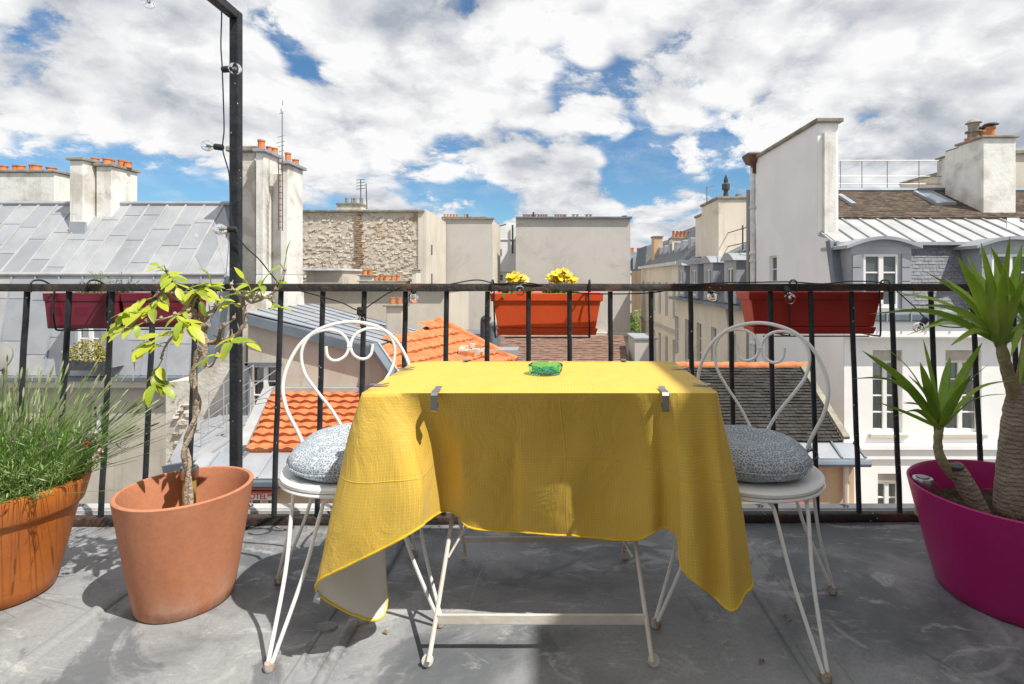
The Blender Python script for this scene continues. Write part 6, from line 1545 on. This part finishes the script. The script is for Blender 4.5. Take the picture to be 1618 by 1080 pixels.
# ------------------------------------------------------------------ yuccas
def trunk_extra(N, b, co):
    c = b.inputs['Base Color'].links[0].from_socket; z = N.sep(co)[2]
    w = N.math('SINE', N.math('ADD', N.math('MULTIPLY', z, 420), N.math('MULTIPLY', N.noise(co, 14, 4, .6), 16)))
    N.set(b.inputs['Base Color'], N.mix(N.mr(w, .2, .9, 0, .6), c, (.13, .10, .08, 1)))
mat('yucca_bark', (.50, .42, .33), .9, (.34, .275, .215), 9, bump=1.0, bsc=45, extra=trunk_extra)
mat('yucca_stem', (.42, .36, .2), .8, (.3, .24, .14), 20, bump=.8, bsc=80)
def strap_leaf(parent, b, tip, W, sag, roll_, m):
    b, tip = Vector(b), Vector(tip); tip = b+(tip-b)*1.10; mid = b.lerp(tip, .5)+Vector((0, 0, sag)); pts = resample(spline([b, mid, tip], 8), 13); mb = MB()
    n = len(pts); d = (tip-b).normalized(); sd_ = d.cross(Vector((0, 0, 1)))
    if sd_.length < .2: sd_ = d.cross(Vector((0, -1, 0)))
    sd_.normalize(); up0 = sd_.cross(d)
    for i, p in enumerate(pts):
        t = i/(n-1); w = W*1.12*min(1, .40+t*2.0)*(1-t**5)*(1-.35*t)+.0006
        tg = (pts[min(i+1, n-1)]-pts[max(i-1, 0)]).normalized(); s_ = (Matrix.Rotation(roll_*(1-.3*t), 3, tg) @ sd_); s_ = (s_-tg*s_.dot(tg)).normalized(); u_ = s_.cross(tg); f = .32*(1-t*.6)
        mb.v += [p-s_*w+u_*w*f, p-s_*w*.5+u_*w*f*.35, p, p+s_*w*.5+u_*w*f*.35, p+s_*w+u_*w*f]
    for i in range(n-1):
        for k in range(4): a = i*5+k; mb.f.append((a, a+5, a+6, a+1))
    mb.build('leaf', m, parent, ang=70, solid=.0006)
def trunk(parent, pts, radii, name='trunk', m='yucca_bark', seed=0):
    p = spline([wp3(*q) for q in pts], 10); L = len(p); k = len(pts)-1
    rad = []
    for i in range(L):
        t = i/(L-1)*k; j = min(int(t), k-1); rad.append((radii[j]+(radii[j+1]-radii[j])*(t-j))*(1+.05*mnoise.noise(p[i]*30)))
    mb = MB(); s0 = 0; mb.tube(p, rad, 18)
    for i, v in enumerate(mb.v): mb.v[i] = v+Vector((mnoise.noise(v*60), mnoise.noise(v*60+Vector((7, 0, 0))), 0))*.0025
    return mb.build(name, M(m), parent, ang=80), p
yb = thing('large_yucca', 'large yucca with thick grey trunk and branching crowns in the magenta pot', 'plant', P(1605, 812, 1.80))
trunk(yb, [(1603, 830, 1.80), (1602, 770, 1.80), (1603, 700, 1.80), (1606, 640, 1.80), (1612, 600, 1.80)], [.062, .052, .043, .033, .018])
trunk(yb, [(1608, 650, 1.80), (1598, 610, 1.79), (1590, 580, 1.78), (1584, 556, 1.77), (1580, 540, 1.77)], [.018, .019, .018, .016, .013], 'branch', 'yucca_stem')
trunk(yb, [(1610, 640, 1.80), (1616, 600, 1.80), (1622, 560, 1.80), (1626, 520, 1.80)], [.02, .02, .018, .014], 'branch', 'yucca_stem')
ys = thing('small_yucca', 'small yucca sprouting from a cut stump on the left of the magenta pot', 'plant', P(1545, 795, 1.80))
trunk(ys, [(1550, 815, 1.78), (1536, 785, 1.78), (1520, 755, 1.78), (1508, 738, 1.78)], [.030, .029, .028, .027])
q = P(1508, 736, 1.78); MB().lathe([(.027, -.006), (.028, .002), (.018, .006), (.001, .007)], q, 16).build('cut_face', M('metal_dark'), ys)
trunk(ys, [(1504, 752, 1.775), (1490, 730, 1.77), (1483, 712, 1.77), (1482, 695, 1.77), (1486, 672, 1.77)], [.012, .015, .014, .013, .011], 'sprout', 'yucca_stem')
rr = random.Random(31)
base = P(1486, 672, 1.77)
small = [((1375, 566), 1.62, .0135, .03), ((1405, 558), 1.80, .016, .04), ((1440, 600), 1.62, .014, .02), ((1461, 549), 1.72, .0165, .02), ((1457, 582), 1.60, .016, .0), ((1546, 553), 1.86, .0145, .02), ((1555, 585), 1.66, .016, .03),
         ((1592, 608), 1.72, .012, .05), ((1358, 604), 1.86, .009, .06), ((1583, 628), 1.60, .011, .04), ((1500, 572), 1.95, .015, .02), ((1432, 640), 1.95, .013, .03), ((1530, 600), 1.58, .014, .01), ((1420, 660), 1.60, .008, .04)]
for k in range(2):
    a = rr.uniform(-1.2, 1.2); L_ = rr.uniform(95, 135); small.append(((1486+L_*sin(a), 672-L_*cos(a)*rr.uniform(.75, 1.05)), rr.uniform(1.62, 1.95), rr.uniform(.009, .013), rr.uniform(.0, .04)))
for i, ((x, y), d, W, sg_) in enumerate(small):
    b0 = base+Vector((rr.uniform(-.006, .006), rr.uniform(-.006, .006), rr.uniform(-.02, .012)))
    strap_leaf(ys, b0, P(x, y, d), W, sg_, rr.uniform(-.9, .9), M(rr.choice(('yucca_leaf', 'yucca_leaf_b'))))
base = P(1580, 540, 1.77)
big = [((1395, 500), 1.66, .013, .05), ((1452, 488), 1.60, .017, .04), ((1475, 440), 1.75, .016, .03), ((1520, 420), 1.62, .018, .02), ((1533, 417), 1.90, .017, .02), ((1553, 398), 1.70, .020, .01), ((1612, 400), 1.85, .018, .01),
       ((1500, 448), 1.92, .016, .03), ((1586, 430), 1.60, .018, .0), ((1640, 470), 1.68, .016, .03), ((1445, 530), 1.92, .010, .05), ((1660, 540), 1.80, .016, .04), ((1470, 520), 1.95, .013, .06), ((1430, 470), 1.80, .012, .05),
       ((1575, 408), 1.95, .017, .01), ((1560, 450), 1.55, .016, .0), ((1620, 440), 1.58, .016, .01), ((1510, 545), 1.62, .010, .04)]
for k in range(3):
    a = rr.uniform(-1.45, 1.1); L_ = rr.uniform(125, 175); big.append(((1580+L_*sin(a), 540-L_*cos(a)*rr.uniform(.75, 1.05)), rr.uniform(1.58, 2.0), rr.uniform(.010, .015), rr.uniform(.0, .05)))
for i, ((x, y), d, W, sg_) in enumerate(big):
    b0 = base+Vector((rr.uniform(-.008, .008), rr.uniform(-.008, .008), rr.uniform(-.03, .015)))
    strap_leaf(yb, b0, P(x, y, d), W, sg_, rr.uniform(-.9, .9), M(rr.choice(('yucca_leaf', 'yucca_leaf_b'))))
base = P(1626, 520, 1.80)
for (x, y), d, W, sg_ in [((1570, 400), 1.72, .017, .0), ((1590, 470), 1.62, .016, .03), ((1640, 390), 1.75, .018, 0), ((1600, 560), 1.64, .012, .05), ((1560, 500), 1.95, .013, .04), ((1700, 440), 1.7, .018, .03), ((1720, 520), 1.8, .016, .04), ((1606, 430), 1.90, .016, .01), ((1612, 600), 1.68, .010, .03)]:
    strap_leaf(yb, base+Vector((0, 0, rr.uniform(-.03, .01))), P(x, y, d), W, sg_, rr.uniform(-.9, .9), M(rr.choice(('yucca_leaf', 'yucca_leaf_b'))))
mb = MB()
for i in range(240):
    a = rr.uniform(0, 6.28); r_ = rr.uniform(.02, .24); q = Vector((MP[0]+r_*cos(a), MP[1]+r_*sin(a), .236)); dv = Vector((rr.uniform(-1, 1), rr.uniform(-1, 1), rr.uniform(0, .5))).normalized()*rr.uniform(.02, .07)
    mb.tube([q, q+dv*.5+Z_*.008, q+dv], .0012, 3)
o = mb.build('dry_mulch', mat('straw', (.25, .17, .09), .9, (.12, .08, .045), 20), None); tag(o, 'dry brown roots and leaf litter on the soil of the magenta pot', 'mulch', kind='stuff')

# ------------------------------------------------------------------ lavender
lv = thing('lavender', 'bushy green lavender with thin upright stems in the orange pot', 'plant', (LP[0], LP[1], .32))
rr = random.Random(41); mb = MB(); lf = MB(); hd = MB()
for i in range(1000):
    a = rr.uniform(0, 2*pi); r_ = .17*sqrt(rr.random()); b = Vector((LP[0]+r_*cos(a), LP[1]+r_*sin(a), .30))
    out = (r_/.17)**1.5; H = rr.uniform(.16, .40)*(1.0 if rr.random() < .45 else .7); lean = Vector((cos(a), sin(a), 0))*out*rr.uniform(.05, .30)+Vector((rr.gauss(0, .03), rr.gauss(0, .03), 0))
    if rr.random() < .12: lean += Vector((.16, -.02, -.02)); H *= .8
    t = b+lean+Vector((0, 0, H)); sp = spline([b, b+lean*.3+Vector((0, 0, H*.5)), t], 4)
    mb.tube(sp, [.0013*(1-.5*k/8) for k in range(9)], 3)
    nl = 15 if H < .22 else 11
    for k in range(nl):
        q = sp[min(8, int(rr.random()*5.2))]; 
        for s in (-1, 1):
            dv = Vector((rr.uniform(-1, 1), rr.uniform(-1, 1), rr.uniform(.2, 1.3))).normalized(); sd_ = dv.orthogonal().normalized(); L = rr.uniform(.018, .042); W = .0016
            lf.quad(q-sd_*W*.4, q+dv*L*.5-sd_*W, q+dv*L, q+dv*L*.5+sd_*W)
    if H > .2 and rr.random() < .5:
        dv = (sp[-1]-sp[-2]).normalized()
        hd.tube([sp[-1]-dv*.004, sp[-1]+dv*.008, sp[-1]+dv*.026, sp[-1]+dv*.036], [.0012, .0030, .0026, .001], 5)
mb.build('stems', M('grass_green'), lv)['kind'] = 'stuff'; lf.build('leaves', M('lavender_green'), lv, smooth=False)['kind'] = 'stuff'
hd.build('flower_heads', mat('lavender_bud', (.20, .22, .12), .8, (.3, .33, .18), 30), lv)['kind'] = 'stuff'
# small pink red bloom among it
for x, y, d in ((136, 702, 1.70), (160, 712, 1.68), (152, 722, 1.69)):
    q = P(x, y, d); f = MB()
    for i in range(26):
        dv = Vector((rr.uniform(-1, 1), rr.uniform(-1, 1), rr.uniform(-.3, 1))).normalized(); sd_ = dv.orthogonal().normalized(); f.quad(q, q+dv*.006+sd_*.003, q+dv*.010, q+dv*.006-sd_*.003)
    f.build('bloom', mat('bloom_red', (.5, .06, .04), .7) if x == 136 else mat('bloom_pale', (.6, .42, .42), .7), lv, smooth=False)

# ------------------------------------------------------------------ hanging planters
mat('planter_red', (.50, .035, .028), .4, (.44, .03, .024), 3, spec=.45, fine=.05); mat('planter_orange', (.78, .105, .032), .42, (.7, .09, .028), 3, spec=.45, fine=.04); mat('planter_wine', (.20, .014, .035), .4, (.16, .011, .028), 3, spec=.45)
mat('hook', (.02, .022, .024), .4)
def planter(name, label, xa, xb, yt, yb_, m, d0=2.345, panel=False, taper=.02, tray=True, hooks=(), group='planters hanging outside the railing'):
    a, b = P(xa, 0, d0).x, P(xb, 0, d0).x; z1, z0 = P(0, yt, d0).z, P(0, yb_, d0).z; D_ = .16
    t = thing(name, label, 'planter', ((a+b)/2, d0+D_/2, z0), group)
    def ring(z, e, w=0): return [Vector((a+e, d0+e*.6, z)), Vector((b-e, d0+e*.6, z)), Vector((b-e, d0+D_-e*.6, z)), Vector((a+e, d0+D_-e*.6, z))]
    zs = z0+(.032 if tray else 0)
    mb = MB(); rings = [ring(zs, taper), ring(z1-.035, taper*.35), ring(z1-.034, 0), ring(z1, -.002), ring(z1, .008), ring(z1-.03, .012), ring(zs+.05, taper+.01)]
    for r in rings: mb.v += r
    for i in range(len(rings)-1):
        for k in range(4): mb.f.append((i*4+k, i*4+(k+1) % 4, (i+1)*4+(k+1) % 4, (i+1)*4+k))
    mb.f.append((3, 2, 1, 0)); n = len(rings); mb.f.append(tuple(n*4-4+k for k in range(4)))
    mb.build('box', m, t, smooth=False, bevel=.005)
    MB().box(a+.015, b-.015, d0+.014, d0+D_-.014, z1-.05, z1-.022).build('soil', M('soil'), t, smooth=False)
    if tray:
        mb = MB(); r1, r2 = ring(z0, taper*1.0), ring(zs-.002, taper*.7); mb.hexa(r1, r2); mb.build('tray', m, t, smooth=False, bevel=.004)
    if panel:
        n = 3; w = (b-a)/n
        for k in range(n):
            q = a+w*k+.02; MB().prism([(q, d0+.0145, zs+.02), (q+w-.04, d0+.0145, zs+.02), (q+w-.05, d0+.006, z1-.055), (q+.01, d0+.006, z1-.055)], (0, -.006, 0)).build('raised_panel', m, t, smooth=False, bevel=.002)
    for hx in hooks:
        X0 = P(hx, 0, d0).x; y_ = RY(X0, True)
        MB().tube(spline([(X0, y_-.027, .95), (X0, y_-.028, .985), (X0, y_-.01, .998), (X0, y_+.03, .995), (X0, d0-.008, .96), (X0, d0-.012, z1-.05), (X0+.004, d0-.008, z0+.01), (X0+.006, d0+.02, z0-.008), (X0+.006, d0+D_, z0-.008)], 6), .0038, 6).build('hook', M('hook'), t)
    y = z0-.008; MB().tube([(a+.06, d0+.004, y), (b-.06, d0+.004, y)], .003, 5).build('bracket', M('hook'), t)
    return a, b, z1, d0+D_/2
A = planter('hanging_planter', 'bright orange plastic planter hanging outside the railing with yellow flowers', 775, 953, 463, 530, M('planter_orange'), hooks=(781, 930), taper=.03)
B = planter('hanging_planter', 'brick red plastic planter hanging outside the railing behind the right chair', 1184, 1396, 461, 528, M('planter_red'), hooks=(1245, 1388), taper=.03)
Cc = planter('hanging_planter', 'wine red planter at far left of the railing, wilder grass on top', 68, 188, 463, 519, M('planter_wine'), d0=2.33, panel=True, hooks=(88, 172), tray=False, taper=.012)
Dd = planter('hanging_planter', 'wine red planter half hidden behind the wisteria leaves', 191, 291, 463, 517, M('planter_wine'), d0=2.33, panel=True, tray=False, hooks=(), taper=.012)
# yellow primroses in the orange planter
yp = [mat('petal_yellow', (.85, .68, .03), .6, (.8, .5, .02), 40), mat('petal_pale', (.85, .74, .35), .6)]
leaf_mat('primrose_leaf', (.12, .25, .05), (.2, .34, .08), 20)
for k, (x0, x1, yt, lab) in enumerate(((800, 832, 434, 'smaller clump of yellow flowers at the left end of orange planter'), (865, 908, 430, 'larger clump of yellow flowers at the right of the orange planter'))):
    c = P((x0+x1)/2, 450, 2.40); w = (x1-x0)/2/F*2.4; ht = (452-yt)/F*2.4
    t = thing('yellow_flowers', lab, 'flowers', Vector((c.x, c.y, A[2]-.03)), 'yellow flowers in the orange planter'); rr = random.Random(50+k)
    g = MB()
    for i in range(60):
        q = Vector((c.x+rr.uniform(-1, 1)*w, 2.40+rr.uniform(-.05, .05), A[2]-.03)); dv = Vector((rr.uniform(-.8, .8), rr.uniform(-.8, .8), 1)).normalized(); s_ = dv.orthogonal().normalized(); L = rr.uniform(.04, .09)
        g.quad(q, q+dv*L*.5+s_*.010, q+dv*L, q+dv*L*.5-s_*.010)
    g.build('leaves', M('primrose_leaf'), t, smooth=False)['kind'] = 'stuff'
    for i in range(64 if k else 40):
        fx = rr.uniform(-1, 1); q = Vector((c.x+fx*w, 2.39+rr.uniform(-.04, .04), 1.003-8/F*2.4+ht*(1-.55*fx*fx)*rr.uniform(.25, 1))); f = MB()
        nrm = Vector((rr.uniform(-.6, .6), rr.uniform(-1, -.1), rr.uniform(.2, 1))).normalized(); a_ = nrm.orthogonal().normalized(); b_ = nrm.cross(a_)
        f.tube([q+Vector((0, 0, -.05)), q], .001, 3)
        for p_ in range(6):
            th = p_*pi/3+rr.random()*.2; d_ = a_*cos(th)+b_*sin(th); e_ = a_*cos(th+pi/2)+b_*sin(th+pi/2); R_ = rr.uniform(.013, .019)
            f.quad(q, q+d_*R_*.6+e_*R_*.45+nrm*.003, q+d_*R_+nrm*.004, q+d_*R_*.6-e_*R_*.45+nrm*.003)
        f.build('bloom', yp[0] if rr.random() < .8 else yp[1], t, smooth=False)
# weeds in the left planters
for k, (x0, x1, n, h, lab, pl) in enumerate(((135, 205, 90, .075, 'wispy green weeds growing in the far left planter', Cc), (255, 280, 14, .05, 'small blue flowered sprig in the planter behind the wisteria', Dd))):
    t = thing('weeds', lab, 'plant', P((x0+x1)/2, 458, 2.4)); rr = random.Random(60+k); mb = MB(); lf = MB()
    for i in range(n):
        q = P(rr.uniform(x0, x1), 0, 2.4); q.z = pl[2]-.03; q.y += rr.uniform(-.04, .04); tall = h*rr.uniform(.5, 1.15)+(.045 if rr.random() < .08 else 0); e = q+Vector((rr.gauss(0, .02), rr.gauss(0, .02), tall))
        mb.tube([q, q.lerp(e, .5)+Vector((0, 0, .005)), e], [.0012, .001, .0006], 3)
        for j in range(5):
            s = q.lerp(e, rr.uniform(.3, 1)); dv = Vector((rr.uniform(-1, 1), rr.uniform(-1, 1), rr.uniform(0, 1))).normalized(); o_ = dv.orthogonal()*.0014; L = rr.uniform(.01, .028); lf.quad(s-o_*.4, s+dv*L*.5-o_, s+dv*L, s+dv*L*.5+o_)
    mb.build('stems', M('grass_green'), t)['kind'] = 'stuff'; lf.build('leaves', M('lavender_green'), t, smooth=False)['kind'] = 'stuff'

# ------------------------------------------------------------------ string lights
mat('cable', (.02, .022, .025), .5)
m = bpy.data.materials.new('bulb_glass'); m.use_nodes = True; N = NT(m.node_tree); b = N.n['Principled BSDF']; b.inputs['Base Color'].default_value = (1, 1, 1, 1)
b.inputs['Roughness'].default_value = .02; b.inputs['Transmission Weight'].default_value = 1; b.inputs['IOR'].default_value = 1.1; MATS['bulb_glass'] = m
slg = thing('string_lights', 'black festoon cable with clear glass bulbs running down the post and along the rail', 'string lights', P(353, 230, 2.1))
cab = [P(*q) for q in ((-60, -30, 1.2), (120, -45, 1.7), (235, -25, 2.0), (345, 5, 2.13), (350, 20, 2.14), (349, 70, 2.14), (351, 105, 2.14), (353, 160, 2.14), (354, 205, 2.14), (352, 236, 2.14), (362, 275, 2.145), (364, 320, 2.15), (367, 352, 2.15), (384, 385, 2.16), (410, 410, 2.2), (430, 435, 2.24), (445, 450, 2.25))]
rail_ = [P(*q) for q in ((445, 450, 2.25), (470, 458, 2.24), (500, 466, 2.24), (540, 478, 2.24), (568, 490, 2.24), (590, 478, 2.24), (615, 462, 2.24), (650, 449, 2.25), (700, 450, 2.25), (752, 442, 2.26), (785, 448, 2.25), (820, 446, 2.25), (850, 449, 2.25), (900, 461, 2.28), (960, 464, 2.3), (1030, 462, 2.3), (1085, 452, 2.26), (1125, 447, 2.25), (1180, 446, 2.25), (1248, 445, 2.25), (1300, 448, 2.24), (1350, 444, 2.25), (1400, 449, 2.25), (1440, 480, 2.24), (1475, 511, 2.24), (1530, 516, 2.24), (1590, 500, 2.24), (1660, 470, 2.24))]
cc = spline(cab+rail_[1:], 8)
MB().tube(cc, .0026, 6).build('cable', M('cable'), slg)
def bulb(x, y, d, dirv, parent=slg):
    c = P(x, y, d); dv = Vector(dirv).normalized(); R3 = dv.to_track_quat('Z', 'Y').to_matrix().to_4x4(); Mx = Matrix.Translation(c) @ R3
    g = MB().lathe([(.0005, .0245), (.008, .0230), (.0165, .0165), (.0215, .006), (.0220, -.002), (.0185, -.012), (.012, -.021), (.0105, -.027)], (0, 0, 0), 20).xform(Mx).build('bulb', M('bulb_glass'), parent)
    MB().lathe([(.0105, -.058), (.0125, -.056), (.0125, -.028), (.011, -.026)], (0, 0, 0), 14).xform(Mx).build('socket', M('cable'), g)
    MB().lathe([(.0005, .006), (.006, .004), (.007, -.008), (.003, -.014), (.003, -.026)], (0, 0, 0), 10).xform(Mx).build('filament', M('steel'), g)
bulb(371, 108, 2.10, (1, -.3, -.05)); bulb(328, 230, 2.14, (-1, -.1, .1)); bulb(348, 362, 2.12, (-1, -.3, -.02)); bulb(235, 3, 2.0, (0, 0, -1))
bulb(653, 471, 2.24, (.05, -.4, -1)); bulb(821, 459, 2.225, (0, -.9, -.5)); bulb(1126, 467, 2.24, (0, -.8, -.6)); bulb(1248, 471, 2.22, (0, -.7, -.8)); bulb(1452, 517, 2.22, (-.8, -.4, -.6)); bulb(568, 507, 2.24, (.05, -.3, -1))

# ------------------------------------------------------------------ small litter on the lead
q = P(1146, 1016, 1.49); q.z = .008
o = MB().tube(spline([q+Vector((-.012, -.012, 0)), q+Vector((-.006, -.002, .002)), q+Vector((.002, .004, 0)), q+Vector((.010, .010, .001)), q+Vector((.016, .009, 0))], 5), .0022, 6).build('twig', mat('straw_pale', (.5, .45, .38), .9, (.35, .3, .22), 30), None)
tag(o, 'tiny pale twig lying on the dark floor right of the table', 'twig')
rr = random.Random(77)
for i, (x, y) in enumerate(((1240, 978), (1246, 985), (1204, 1050), (608, 1003))):
    q = P(x, y, HC*F/(y-CY)); q.z = .006
    mb = MB()
    for k in range(5):
        d = Vector((rr.uniform(-1, 1), rr.uniform(-1, 1), rr.uniform(0, .4))).normalized(); s_ = d.cross(Z_).normalized()
        mb.quad(q, q+d*.006+s_*.003, q+d*.012+Z_*.001, q+d*.006-s_*.003)
    if i == 0: big_ = mb
    else: big_.v += mb.v; big_.f += [tuple(a+len(big_.v)-len(mb.v) for a in f) for f in mb.f]
o = big_.build('leaf_litter', M('straw'), None); tag(o, 'scattered crumbs of dry leaf on the terrace floor', 'litter', kind='stuff')

mb = MB(); rr = random.Random(91)
for i in range(520):
    x = rr.uniform(-2.3, 2.0); y = 2.222-.013*0+.013*x-abs(rr.gauss(0, .022)); r_ = rr.uniform(.002, .006)*(1.6 if rr.random() < .1 else 1); q = Vector((x, y, .003))
    if mnoise.noise(Vector((x*2.2, 0, 8))) < -.1: continue
    t_ = [q+Vector((rr.uniform(-1, 1)*r_, rr.uniform(-1, 1)*r_, rr.uniform(0, .6)*r_)) for _ in range(4)]
    k = len(mb.v); mb.v += t_; mb.f += [(k, k+1, k+2), (k, k+2, k+3), (k, k+3, k+1), (k+1, k+3, k+2)]
o = mb.build('grit', mat('grit_brown', (.09, .07, .055), .95, (.25, .2, .15), 40), None, smooth=False); tag(o, 'dirt and grit gathered along the foot of the railing', 'grit', kind='stuff')
